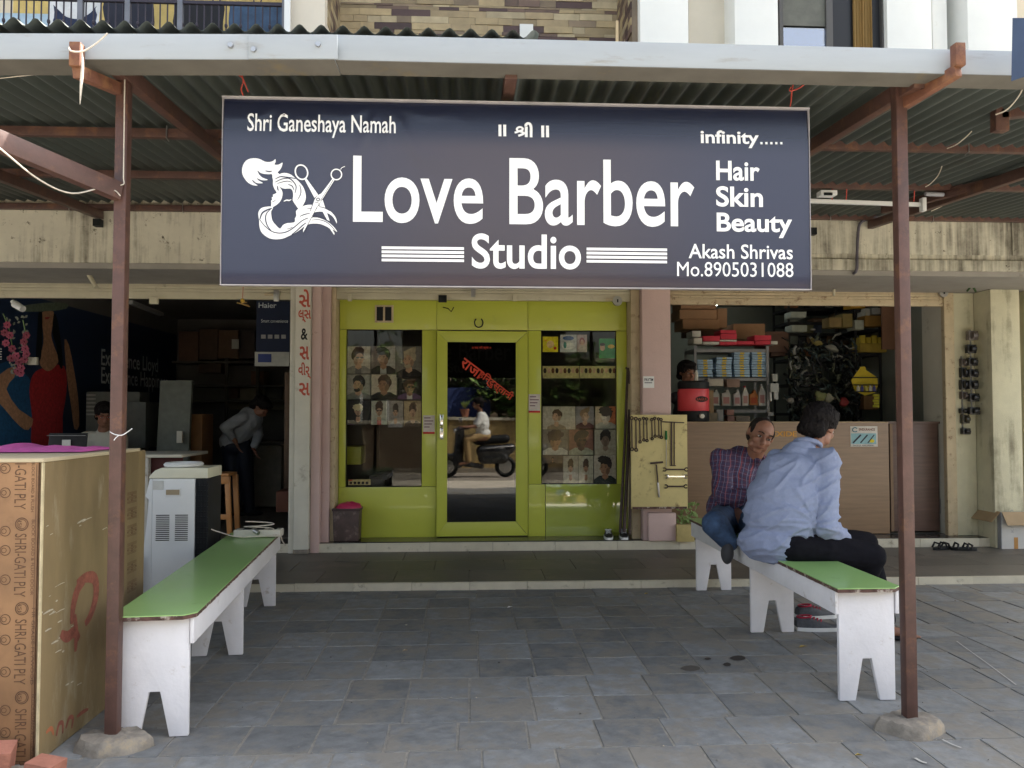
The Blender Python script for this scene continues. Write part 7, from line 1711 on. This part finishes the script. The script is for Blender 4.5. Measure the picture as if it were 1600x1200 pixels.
for p_ in (((1524, 440), (1530, 441)), ((1521, 449), (1525, 456)), ((1516, 449), (1511, 455)), ((1514, 440), (1510, 442))): part(ch, 'chilli', B().tube([at(*p_[0], 7.54), at(*p_[1], 7.54)], .010, 5), fm((.03,.07,.02)))

# ================================================================ RIGHT SHOP INTERIOR
cn = thing('shop_counter', 'brown wood-grain counter across the front of the right shop', 'counter', (3.2, 8.0, .15))
cy_ = 7.98; a = at(1074, 658, cy_); cX = at(1388, 660, cy_).x; ztc = at(1240, 659, cy_).z
part(cn, 'front_panel', B().box(2.02, cX, cy_, cy_+.02, .152, ztc-.012), M['wood'], bevel=.002)
part(cn, 'top', B().box(2.02, cX, cy_-.005, cy_+.5, ztc-.011, ztc), fm((.40,.30,.19)), bevel=.003)
part(cn, 'end_panel', B().box(cX-.02, cX-.001, cy_+.021, cy_+.5, .152, ztc-.012), M['wood_d'])
cg = thing('folding_gate', 'dark wood-grain flap door standing right of the counter', 'door', (4.5, 8.0, .15))
gx0, gx1 = at(1392, 700, cy_).x, at(1469, 700, cy_).x
part(cg, 'leaf', B().box(gx0, gx1, cy_+.03, cy_+.055, .17, ztc-.02), M['wood_d'], bevel=.003)
part(cg, 'stile', B().box(gx0, gx0+.03, cy_+.015, cy_+.029, .17, ztc-.02), fm((.20,.13,.08))); part(cg, 'top_rail', B().box(gx0-.02, gx1+.01, cy_+.01, cy_+.07, ztc-.019, ztc+.002), M['wood_d'])
part(cg, 'edge_post', B().box(gx1+.004, gx1+.06, cy_+.06, cy_+.12, .17, ztc-.10), M['dark']); part(cg, 'hinge', B().box(gx1-.002, gx1+.012, cy_+.02, cy_+.03, .35, .5), M['steel'])
stk = thing('advert_sticker', 'white and pale blue parts sticker on the counter front', 'sticker', at(1350, 682, cy_-.002))
a = at(1329, 698, cy_-.003); c = at(1371, 666, cy_-.003)
part(stk, 'card', B().box(a.x, c.x, cy_-.003, cy_-.0005, a.z, c.z), fm((.58,.54,.48)), bevel=.0008)
a2 = at(1330.5, 694, 7.97); c2_ = at(1369.5, 677, 7.97); part(stk, 'picture', B().box(a2.x, c2_.x, cy_-.0042, cy_-.0032, a2.z, c2_.z), fm((.25,.42,.45)))
for k in range(3): part(stk, 'absorber', B().beam(at(1333+k*11.5, 692, cy_-.006), at(1345+k*11.5-k, 679.5, cy_-.006), .015-.003*k, .003, up=(0,1,0)), fm((.04,.04,.05)))
part(stk, 'yellow_spot', B().ell(at(1362.5, 689, cy_-.005), (.026, .002, .018)), fm((.6,.5,.03))); part(stk, 'emblem', B().tube([at(1336+4*math.cos(t*.7), 671.5+3.4*math.sin(t*.7), cy_-.005) for t in range(1, 9)], .005, 5), fm((.08,.2,.25)))
bb = B(); a2 = at(1342, 673, cy_-.004); c2_ = at(1367, 669, cy_-.004); text_b(bb, 'ENDURANCE', a2, (c2_.x-a2.x, 0, 0), (0, 0, c2_.z-a2.z), 0, .02); part(stk, 'lettering', bb, fm((.15,.04,.02)))
bb = B(); a2 = at(1333, 697.3, cy_-.004); c2_ = at(1366, 694.8, cy_-.004); text_b(bb, 'SHOCK ABSORBERS', a2, (c2_.x-a2.x, 0, 0), (0, 0, c2_.z-a2.z), 0, .01); part(stk, 'lettering', bb, fm((.1,.1,.1)))
bb = B(); a2 = at(1207, 682, cy_-.004); c2_ = at(1245, 674, cy_-.004); text_b(bb, 'EXIDE', a2, (c2_.x-a2.x, 0, 0), (0, 0, c2_.z-a2.z), 0, .02); part(cn, 'lettering', bb, fm((.6,.3,.05)))
# water jug
jg = thing('water_jug', 'red and black insulated water jug on the right shop counter', 'jug', at(1083, 657, 8.15))
jc = at(1083.5, 640, 8.17); jr = (at(1107, 640, 8.17).x-at(1059, 640, 8.17).x)/2; jz = lambda py: at(1083, py, 8.17).z
part(jg, 'barrel', B().lathe([(jr*.97, jz(642)), (jr, jz(641)), (jr, jz(610)), (jr*.97, jz(608))], (jc.x, 8.17, 0), 32), mat('red_jug_plastic', (.55,.05,.06), rough=.4, var=.05), smooth=40)
part(jg, 'base', B().lathe([(jr*.95, ztc+.001), (jr, ztc+.02), (jr, jz(644)), (jr*.98, jz(642.5))], (jc.x, 8.17, 0), 32), M['black'], smooth=40)
part(jg, 'lid', B().lathe([(jr*.99, jz(607.5)), (jr*1.0, jz(606)), (jr*1.0, jz(598)), (jr*.9, jz(595.5)), (.02, jz(595.0))], (jc.x, 8.17, 0), 32), M['black'], smooth=40)
part(jg, 'tap', B().cone((jc.x+.03, 8.0, jz(650)), (jc.x+.03, 7.95, jz(650)), .022, .022, 12), M['white_wall'], smooth=50)
bb = B(); bb.add([(jc.x+.04+.065*math.cos(t/18*6.283), 8.17-jr-.002+.0, jz(624)+.030*math.sin(t/18*6.283)) for t in range(18)], [tuple(range(18))]); part(jg, 'badge', bb, M['black'])
bb = B(); text_b(bb, 'EAGLE', (jc.x-.01, 8.17-jr-.004, jz(624)-.013), (.10, 0, 0), (0, 0, .026), 0, .01); part(jg, 'lettering', bb, M['red_letter'])
single('thin_bottle', 'thin cream bottle standing on the jug lid', 'bottle', B().lathe([(.018, jz(596)), (.018, jz(583)), (.010, jz(581)), (.010, jz(579))], (at(1086, 590, 8.17).x, 8.12, 0), 12), M['white_wall'], smooth=50)
pk = thing('person', 'shopkeeper peering out behind the red water jug', 'person', at(1072, 600, 8.6))
b6 = B(); H6 = at(1074, 585, 8.6); H6.z = at(1074, 583, 8.6).z; head(pk, H6, frame3(-75, 12), 1.0, body_b=b6); b6.cap(H6, H6-up*.2, .055, .06); b6.cap(H6-up*.25, H6-up*1.0, .10, .11); b6.cap(H6+Vector((-.1, .05, -.26)), H6+Vector((.14, .05, -.26)), .05, .05)
organic(pk, 'body', b6, M['skin'], .010, 3); head_details(pk, H6, frame3(-75, 12), 1.0, 'full', M['hair'], vox=.009)
s6 = B(); s6.ell(H6-up*.5, (.17, .13, .30)); s6.cap(H6+Vector((-.12, .05, -.27)), H6+Vector((.16, .05, -.27)), .07, .07); s6.cap(H6+Vector((.15, .05, -.28)), H6+Vector((.18, -.02, -.55)), .065, .055)
organic(pk, 'shirt', s6, fm((.05,.05,.06)), .013, 3)
# racks
def rack(name, label, px0, px1, Y, d, shelves, pytop, m):
    a = at(px0, 600, Y); c = at(px1, 600, Y); t = thing(name, label, 'shelf', (a.x, Y, .15), group='metal racks in the right shop')
    zt_ = at(px0, pytop, Y).z
    for x in (a.x, c.x-.03):
        for y in (Y, Y+d): part(t, 'upright', B().box(x, x+.03, y, y+.005, .152, zt_), m)
    for py in shelves:
        z = at(px0, py, Y).z; part(t, 'shelf_board', B().box(a.x+.001, c.x-.001, Y+.006, Y+d-.001, z-.035, z), m)
    return t
rkm = mat('grey_rack_steel', (.16,.16,.16), rough=.5, var=.2, scale=8)
Y1 = 8.75
rack('metal_rack', 'grey slotted metal rack behind the jug holding blue battery boxes', 1085, 1202, Y1, .4, (545, 590, 640, 665), 540, rkm)
boxm = [mat('blue_white_box_%d' % i, c, rough=.5, var=.1) for i, c in enumerate(((.24,.36,.48), (.20,.30,.42)))]
ylm = fm((.50,.36,.04))
proto = None; nb_ = 0
for ci, (px0, px1, n) in enumerate(((1090, 1114, 7), (1119, 1144, 8), (1147, 1172, 10), (1175, 1199, 11))):
    for k in range(n):
        a = at(px0, 588.5-k*3.9, Y1+.02); c = at(px1, 588.5-k*3.9-3.0, Y1+.02)
        lab = 'blue and yellow parts box in the %s stack on the rack, %s' % (('leftmost', 'second', 'third', 'rightmost')[ci], ('bottom', 'second from bottom', 'third from bottom', 'fourth up', 'fifth up', 'sixth up', 'seventh up', 'eighth up', 'ninth up', 'tenth up', 'eleventh up')[k])
        jx = rnd.uniform(-.006, .006)
        if proto is None:
            w_ = c.x-a.x; h_ = c.z-a.z
            proto = thing('parts_box', lab, 'box', ((a.x+c.x)/2, Y1+.02, a.z), group='blue and yellow boxes on the metal rack')
            part(proto, 'carton', B().box(-w_/2, w_/2, 0, .25, 0, h_), boxm[0], world=False, bevel=.001)
            part(proto, 'band', B().box(-w_*.13, w_*.14, -.0015, -.0003, .0015, h_-.0015), ylm, world=False)
            o = proto
        else:
            o = copy_tree(proto, None, ((a.x+c.x)/2+jx, Y1+.02+rnd.uniform(-.004, .01), a.z), rnd.uniform(-.02, .02), lab)
redm = fm((.45,.03,.05)); whm = fm((.42,.40,.34))
def flatbox(label, px0, py0, px1, py1, m, Y=Y1+.02, grp='flat boxes on top of the metal rack'):
    pbox('flat_box', label, px0, py0, px1, py1, Y, .25, m, 'box', grp, .001)
for i, (px0, py0, px1, py1, m, lab) in enumerate(((1099, 525, 1125, 533, redm, 'red flat box, top of the left pile on the rack'), (1099, 534, 1124, 538, whm, 'cream flat box under the left red box on the rack'), (1126, 516, 1150, 521, redm, 'topmost red flat box of the middle pile on the rack'), (1126, 522, 1151, 530, redm, 'second red flat box of the middle pile on the rack'), (1125, 531, 1151, 533.5, whm, 'pale flat box within the middle pile on the rack'), (1125, 534, 1151, 538.5, redm, 'bottom red flat box of the middle pile on the rack'),
      (1152, 533, 1178, 538, redm, 'single red flat box between the middle and right piles'), (1179, 524, 1205, 532, redm, 'top red flat box of the right pile on the rack'), (1180, 533, 1204, 538, redm, 'bottom red flat box of the right pile on the rack'), (1205, 533, 1215, 538, whm, 'white box end at the right of the rack top'), (1082, 517, 1095, 526, whm, 'upper small cream box at the left end of the rack top'), (1084, 528, 1097, 537, whm, 'lower small cream box at the left end of the rack top'))):
    flatbox(lab, px0, py0, px1, py1, m)
for i, (px0, py0, px1, py1, lab) in enumerate(((1064, 464, 1119, 482, 'top one of three flat kraft cartons at the top left of the right shop'), (1062, 484, 1120, 498, 'middle one of three flat kraft cartons in the right shop'), (1067, 499, 1124, 514, 'bottom one of three flat kraft cartons in the right shop'), (1121, 482, 1136, 512, 'narrow kraft carton beside the three flat ones'), (1146, 506, 1195, 530, 'large kraft carton bag behind the red boxes'), (1196, 518, 1232, 550, 'dark kraft carton right of the red boxes'), (1078, 514, 1128, 524, 'crushed dark carton under the three flat ones'), (1205, 540, 1230, 556, 'lower dark kraft carton right of the rack'))):
    o = pbox('kraft_carton', lab, px0, py0, px1, py1, 9.2+.03*i, .4, M['kraft'] if i < 5 else mat('dark_kraft_%d' % i, (.12,.06,.04), var=.2), 'carton', 'kraft cartons stacked in the right shop'); 
# bottles on the middle shelf
def bottle(label, px, py0, py1, wpx, col, capc, Y=Y1+.05, kind=0):
    a = at(px, py1, Y); h = at(px, py0, Y).z-a.z; r = wpx*Y/FPX/2
    t = thing('oil_bottle', label, 'bottle', a, group='oil bottles on the rack behind the jug')
    if kind == 0: pr = [(-r, 0), (r, 0), (r, h*.62), (r*.55, h*.88), (r*.55, h*.93), (-.0, h*.93), (-r*.2, h*.78), (-r, h*.72)]
    else: pr = [(-r, 0), (r, 0), (r, h*.6), (r*.35, h*.85), (r*.3, h*.92), (-r*.3, h*.92), (-r*.35, h*.85), (-r, h*.6)]
    part(t, 'flask', B().poly(pr, ((a.x, Y, a.z), (1,0,0), (0,0,1)), 0, -.06), fm(col), bevel=.006)
    part(t, 'cap', B().cone((a.x+(r*.3 if kind == 0 else 0), Y+.03, a.z+h*.93), (a.x+(r*.3 if kind == 0 else 0), Y+.03, a.z+h), r*.3, r*.28, 10), fm(capc), smooth=50)
    part(t, 'label', B().box(a.x-r*.7, a.x+r*.7, Y-.0025, Y-.0006, a.z+h*.12, a.z+h*.5), fm((col[0]*.5+.1, col[1]*.4, col[2]*.4)))
bottle('pale grey oil bottle, first from the left on the middle rack shelf', 1118, 607, 634, 13, (.30,.30,.26), (.1,.1,.1))
bottle('pale grey oil bottle, second from the left on the middle rack shelf', 1135, 607, 634, 14, (.32,.31,.27), (.1,.1,.1))
bottle('grey oil bottle with a red mark, third on the middle rack shelf', 1152, 608, 634, 11, (.36,.35,.33), (.3,.3,.28))
bottle('white spray bottle with red trigger on the middle rack shelf', 1165, 603, 634, 10, (.45,.44,.38), (.5,.04,.05), kind=1)
bottle('orange flask on the middle rack shelf', 1178, 609, 633, 13, (.30,.11,.03), (.2,.08,.03))
bottle('tall white bottle with dark label, rightmost on the rack shelf', 1191, 600, 634, 11, (.42,.42,.40), (.35,.35,.35), kind=1)
for i, (px0, py0, px1, py1, col, lab) in enumerate(((1136, 640, 1147, 649, (.30,.16,.13), 'upper small reddish box below the oil bottles'), (1137, 650, 1148, 659, (.26,.14,.11), 'lower small reddish box below the oil bottles'), (1107, 645, 1122, 659, (.24,.19,.12), 'tan box right of the water jug'), (1120, 640, 1130, 658, (.3,.29,.27), 'crumpled white packet beside the jug'), (1108, 610, 1115, 645, (.26,.17,.09), 'tall kraft packet right of the jug'), (1106, 592, 1130, 603, (.34,.31,.25), 'pale tray on the shelf above the oil bottles'), (1136, 592, 1156, 605, (.18,.12,.09), 'brown box on the shelf above the oil bottles'), (1150, 650, 1172, 659, (.2,.16,.12), 'low tan box on the counter behind the seated men'))):
    pbox('small_box', lab, px0, py0, px1, py1, Y1-.1, .12, fm(col), 'box', 'small boxes around the jug')
# switch strips hanging right of the rack
for i, (px0, py0, px1, py1, col, lab) in enumerate(((1207, 584, 1215, 596, (.28,.29,.26), 'upper grey hanging packet right of the rack'), (1204, 599, 1217, 612, (.33,.34,.32), 'hanging packet with dark print right of the rack'), (1203, 613, 1206, 627, (.45,.45,.42), 'slim white spray can hanging right of the rack'), (1210, 612, 1216, 624, (.4,.4,.38), 'white plastic clip hanging right of the rack'), (1200, 644, 1209, 650, (.28,.28,.26), 'small pale box behind the seated men'))):
    pbox('hanging_packet', lab, px0, py0, px1, py1, 8.65, .03, fm(col), 'packet', 'packets hanging beside the rack')
# second rack with dark parts and pale trays
rack('metal_rack', 'dark metal rack at the back middle of the right shop', 1232, 1340, 9.9, .5, (481, 503, 520, 538, 560, 600, 645), 462, M['dark'])
rack('metal_rack', 'dark metal rack running along the right side of the right shop', 1336, 1378, 9.3, .5, (483, 513, 551, 600, 630), 462, M['dark'])
r_ = random.Random(21)
ci = 0
adj = ('grey', 'tan', 'dark', 'olive', 'cream', 'navy', 'brown', 'rusty')
cols8 = ((.16,.17,.15), (.20,.14,.08), (.03,.03,.035), (.10,.10,.05), (.28,.26,.19), (.03,.04,.07), (.13,.08,.05), (.16,.07,.03))
def clut(px0, py0, px1, py1, Y, k, lab):
    pbox('parts_carton', lab, px0, py0, px1, py1, Y, .2, fm(cols8[k]), 'carton', 'parts cartons on the back racks')
rows = ((481, 'top'), (503, 'second'), (520, 'third'), (538, 'fourth'), (560, 'fifth'))
for ri, (py, rn) in enumerate(rows):
    px = 1235; n = 0
    while px < 1325:
        wq = r_.choice((9, 13, 18, 24)); hq = r_.choice((6, 9, 12, 14)) if ri else 12; k = r_.choice((0, 2, 2, 3, 5, 6, 7, 1))
        if r_.random() < .8: clut(px, py-hq, px+wq-1, py, 9.92, k, '%s carton, number %s from the left, %s shelf of the back rack' % (adj[k], ('one','two','three','four','five','six','seven','eight','nine','ten','eleven')[min(n, 10)], rn)); n += 1
        px += wq
for (px0, py0, px1, py1, col, lab) in ((1236, 487, 1260, 496, (.26,.28,.24), 'pale tray on the upper left of the back rack'), (1237, 508, 1261, 518, (.26,.28,.24), 'second pale tray below the first on the back rack'), (1330, 465, 1352, 481, (.50,.26,.03), 'orange product carton high on the right rack'), (1353, 465, 1366, 478, (.28,.10,.06), 'red-brown box beside the orange carton'), (1352, 482, 1360, 493, (.42,.42,.38), 'small white box above the orange packets'), (1363, 481, 1376, 491, (.42,.42,.40), 'pale box with a red mark on the right rack'), (1336, 500, 1350, 515, (.38,.40,.34), 'white labelled box on the right rack'), (1352, 493, 1378, 510, (.34,.19,.05), 'orange parts boxes on the right rack'), (1344, 527, 1390, 550, (.36,.26,.04), 'row of yellow parts packets on the right rack'), (1296, 496, 1315, 511, (.24,.17,.07), 'tan carton with a sticker in the middle of the back rack'), (1317, 490, 1332, 511, (.22,.17,.06), 'taller tan carton beside the stickered one'), (1350, 618, 1372, 640, (.20,.11,.05), 'brown carton under the yellow funnel panel')):
    pbox('product_box', lab, px0, py0, px1, py1, 9.2, .2, fm(col), 'box', None)
for i in range(5): pbox('yellow_packet', 'yellow parts packet %s in the row on the right rack' % ('first', 'second', 'third', 'fourth', 'last')[i], 1345+i*9, 524+(i % 2)*3, 1352+i*9, 536, 9.15, .04, fm((.48,.36,.04)), 'packet', 'yellow packets in a row on the right rack', .001)
for i, (px, py) in enumerate(((1383, 494), (1383, 504))): single('white_jar', ('upper' if i == 0 else 'lower')+' white jar stacked at the right end of the right rack', 'jar', B().lathe([(.035, 0), (.04, .005), (.04, .06), (.036, .066)], at(px, py+5, 9.1), 14), M['white_wall'], smooth=50)
yp = thing('yellow_oil_stand', 'yellow house-shaped oil display with small bottles in the right shop', 'display stand', at(1351, 620, 8.8))
Yy = 8.8; ypts = [(1345, 573), (1352, 573), (1353, 578), (1371, 590), (1372, 602), (1367, 614), (1358, 616), (1352, 618), (1336, 611), (1331, 597), (1330, 594), (1341, 579)]
P2 = [(at(a_, c_, Yy).x, at(a_, c_, Yy).z) for a_, c_ in ypts]; part(yp, 'panel', B().poly(P2, ((0, Yy, 0), (1,0,0), (0,0,1)), 0, -.01), fm((.55,.42,.03)))
for py in (590, 601.5, 612): part(yp, 'rail', B().beam(at(1332, py, Yy-.08), at(1372, py, Yy-.08), .012, .012), M['black'])
for i, px in enumerate((1341, 1347, 1353.5, 1360, 1366)):
    a = at(px, 612, Yy-.05); part(yp, 'bottle', B().lathe([(.016, 0), (.017, .005), (.017, .05), (.008, .062), (.008, .075)], a, 10), (M['white_wall'], fm((.1,.1,.3)), fm((.5,.45,.1)))[i % 3], smooth=50)
for k in range(5): pbox('yellow_card', 'small yellow card %s down the string at the right of the rack' % ('first', 'second', 'third', 'fourth', 'last')[k], 1364+(k % 2)*2, 616+k*4.2, 1374, 619.4+k*4.2, 8.78, .01, fm((.50,.48,.05)), 'card', 'yellow cards strung beside the oil display', 0)
# hanging bunches of black hoses and wires in the middle of the shop
r_ = random.Random(31); tangle = B(); tm = [M['black'], M['dark'], fm((.05,.07,.07)), fm((.07,.075,.05)), fm((.22,.22,.20))]
for i in range(460):
    px = r_.uniform(1232, 1345); py = r_.uniform(560, 655) if r_.random() < .75 else r_.uniform(530, 565); q = at(px, py, r_.uniform(8.9, 9.5)); tangle.m = r_.choices((0, 1, 2, 3, 4), (4, 4, 3, 2, 1))[0]
    d = Vector((r_.uniform(-1, 1), r_.uniform(-.3, .3), r_.uniform(-1, 1))).normalized()*r_.uniform(.04, .13); s = d.orthogonal().normalized()*r_.uniform(.01, .05)
    tangle.tube([q, q+d*.5+s, q+d], r_.uniform(.004, .017), 5)
single('hanging_parts', 'tangle of black hoses and wrapped spares hanging in the right shop', 'spare parts', tangle, tm, smooth=50, kind='stuff')
r_ = random.Random(5)
for i, (px, py, w_, col, lab) in enumerate(((1275, 535, 20, (.16,.13,.04), 'yellow and white wrapped bundle hanging mid shop'), (1300, 545, 22, (.18,.18,.15), 'pale plastic bundle hanging right of the yellow one'), (1282, 620, 18, (.20,.21,.09), 'green striped cloth sack behind the men'), (1296, 622, 14, (.26,.25,.18), 'pale bucket of spares behind the men'), (1318, 628, 14, (.22,.03,.03), 'red packets behind the blue-shirted man'), (1235, 626, 12, (.17,.16,.14), 'grey plastic wrapped part low in the right shop'), (1270, 515, 8, (.2,.19,.17), 'crumpled white bag on the back rack'))):
    c_ = at(px, py, 8.95); bb = B(); r0 = w_*8.95/FPX/2; bb.ell(c_, (r0, r0*.6, r0*(.45 if i in (0, 1, 6) else .9)), Matrix.Rotation(.4 if i < 2 else 0, 3, 'Y'), 18, 12)
    for v in bb.v: v += (v-c_)*.6*noise.noise(v*18+Vector((i, 0, 0)))
    single('wrapped_bundle', lab, 'bundle', bb, fm(col), smooth=40)
# back board, pipe, meter box on the inner right wall
a = at(1380, 548, 9.0); c = at(1436, 462, 8.75)
pbox('brown_board', 'brown board fixed high on the inner right wall of the right shop', 1379, 464, 1436, 546, 8.75, .03, fm((.14,.07,.04)), 'board')
pp2 = thing('electric_fittings', 'purple-grey conduit with switch boxes on the inner right wall', 'switch', at(1460, 520, 8.4))
part(pp2, 'conduit', B().cone(at(1459, 465, 8.4), at(1459, 535, 8.4), .014, .014, 8), fm((.12,.11,.16)), smooth=50)
part(pp2, 'meter', B().box(at(1448, 490, 8.4).x, at(1456, 490, 8.4).x, 8.36, 8.42, at(1450, 496, 8.4).z, at(1450, 480, 8.4).z), M['white_wall'], bevel=.004)
part(pp2, 'switch_box', B().box(at(1453, 520, 8.4).x, at(1466, 520, 8.4).x, 8.36, 8.41, at(1460, 529, 8.4).z, at(1460, 515, 8.4).z), fm((.07,.05,.05)), bevel=.004)
part(pp2, 'board', B().box(at(1445, 550, 8.4).x, at(1466, 550, 8.4).x, 8.35, 8.42, at(1455, 566, 8.4).z, at(1455, 535, 8.4).z), fm((.42,.41,.33)), bevel=.005)
part(pp2, 'wire', B().tube(smooth_pts([at(1443, 478, 8.35), at(1448, 472, 8.33), at(1456, 470, 8.33), at(1458, 478, 8.33), at(1450, 480, 8.33)], 3, False), .005, 5), M['black'])
# strips of small goods hung by the entrance
pk_m = [mat('pack_%d' % i, c, rough=.35, var=.35, scale=20) for i, c in enumerate(((.012,.012,.014), (.09,.07,.065), (.05,.045,.03), (.12,.10,.09)))]
def goods(strip, wall_y, items):
    for i, (px, py, w_, h_, mi_) in enumerate(items):
        c_ = at(px, py, wall_y); s_ = wall_y/FPX; w2 = w_*s_/2; h2_ = h_*s_/2
        bb = B().box(c_.x-w2, c_.x+w2, wall_y, wall_y+.05, c_.z-h2_, c_.z+h2_); bb.cone((c_.x-w2*.5, wall_y-.012, c_.z), (c_.x+w2*.6, wall_y-.012, c_.z), h2_*.8, h2_*.7, 10)
        o = single('hanging_pack', '%s dark pack down the %s strip of goods at the right shop entrance' % (('topmost', 'second', 'third', 'fourth', 'fifth', 'sixth', 'seventh', 'eighth', 'ninth')[i], strip), 'goods', bb, pk_m[mi_], bevel=.006, group='small goods hung on strips by the right shop entrance')
    a = at(items[0][0], items[0][1]-10, wall_y); c_ = at(items[-1][0], items[-1][1], wall_y+.02)
    single('hanging_strip', 'clear plastic strip holding the %s column of packs' % strip, 'strip', B().box(a.x-.008, a.x+.008, wall_y+.052, wall_y+.056, c_.z, a.z), fm((.2,.2,.19)))
goods('left', 8.2, [(1477, 484, 13, 10, 2), (1476, 497, 14, 12, 3), (1475, 513, 14, 8, 1), (1477, 530, 14, 12, 1), (1477, 547, 14, 12, 1), (1477, 566, 15, 12, 0), (1479, 586, 14, 7, 0), (1479, 604, 14, 8, 0)])
goods('middle', 7.8, [(1507, 566, 9, 12, 3), (1507, 582, 9, 16, 0), (1507, 601, 9, 16, 0), (1508, 618, 10, 12, 1), (1507, 642, 10, 8, 0), (1510, 655, 12, 14, 2), (1511, 674, 13, 10, 0)])
goods('right', 7.74, [(1521, 524, 16, 15, 3), (1519, 545, 15, 14, 0), (1521, 565, 15, 13, 0), (1522, 583, 15, 13, 0), (1522, 601, 15, 14, 0), (1523, 621, 16, 13, 0), (1524, 642, 17, 12, 0)])
# lit tube on the ceiling of the right shop
tl2 = thing('lit_tube_light', 'short lit tube light on the ceiling of the right shop', 'light', at(1128, 470, 9.6))
part(tl2, 'tube', B().cone(at(1119, 475, 9.6), at(1137, 468, 9.9), .022, .022, 10), M['tubelight'], smooth=50); part(tl2, 'holder', B().beam(at(1118, 471, 9.62), at(1139, 464, 9.95), .07, .02), fm((.2,.2,.2)))
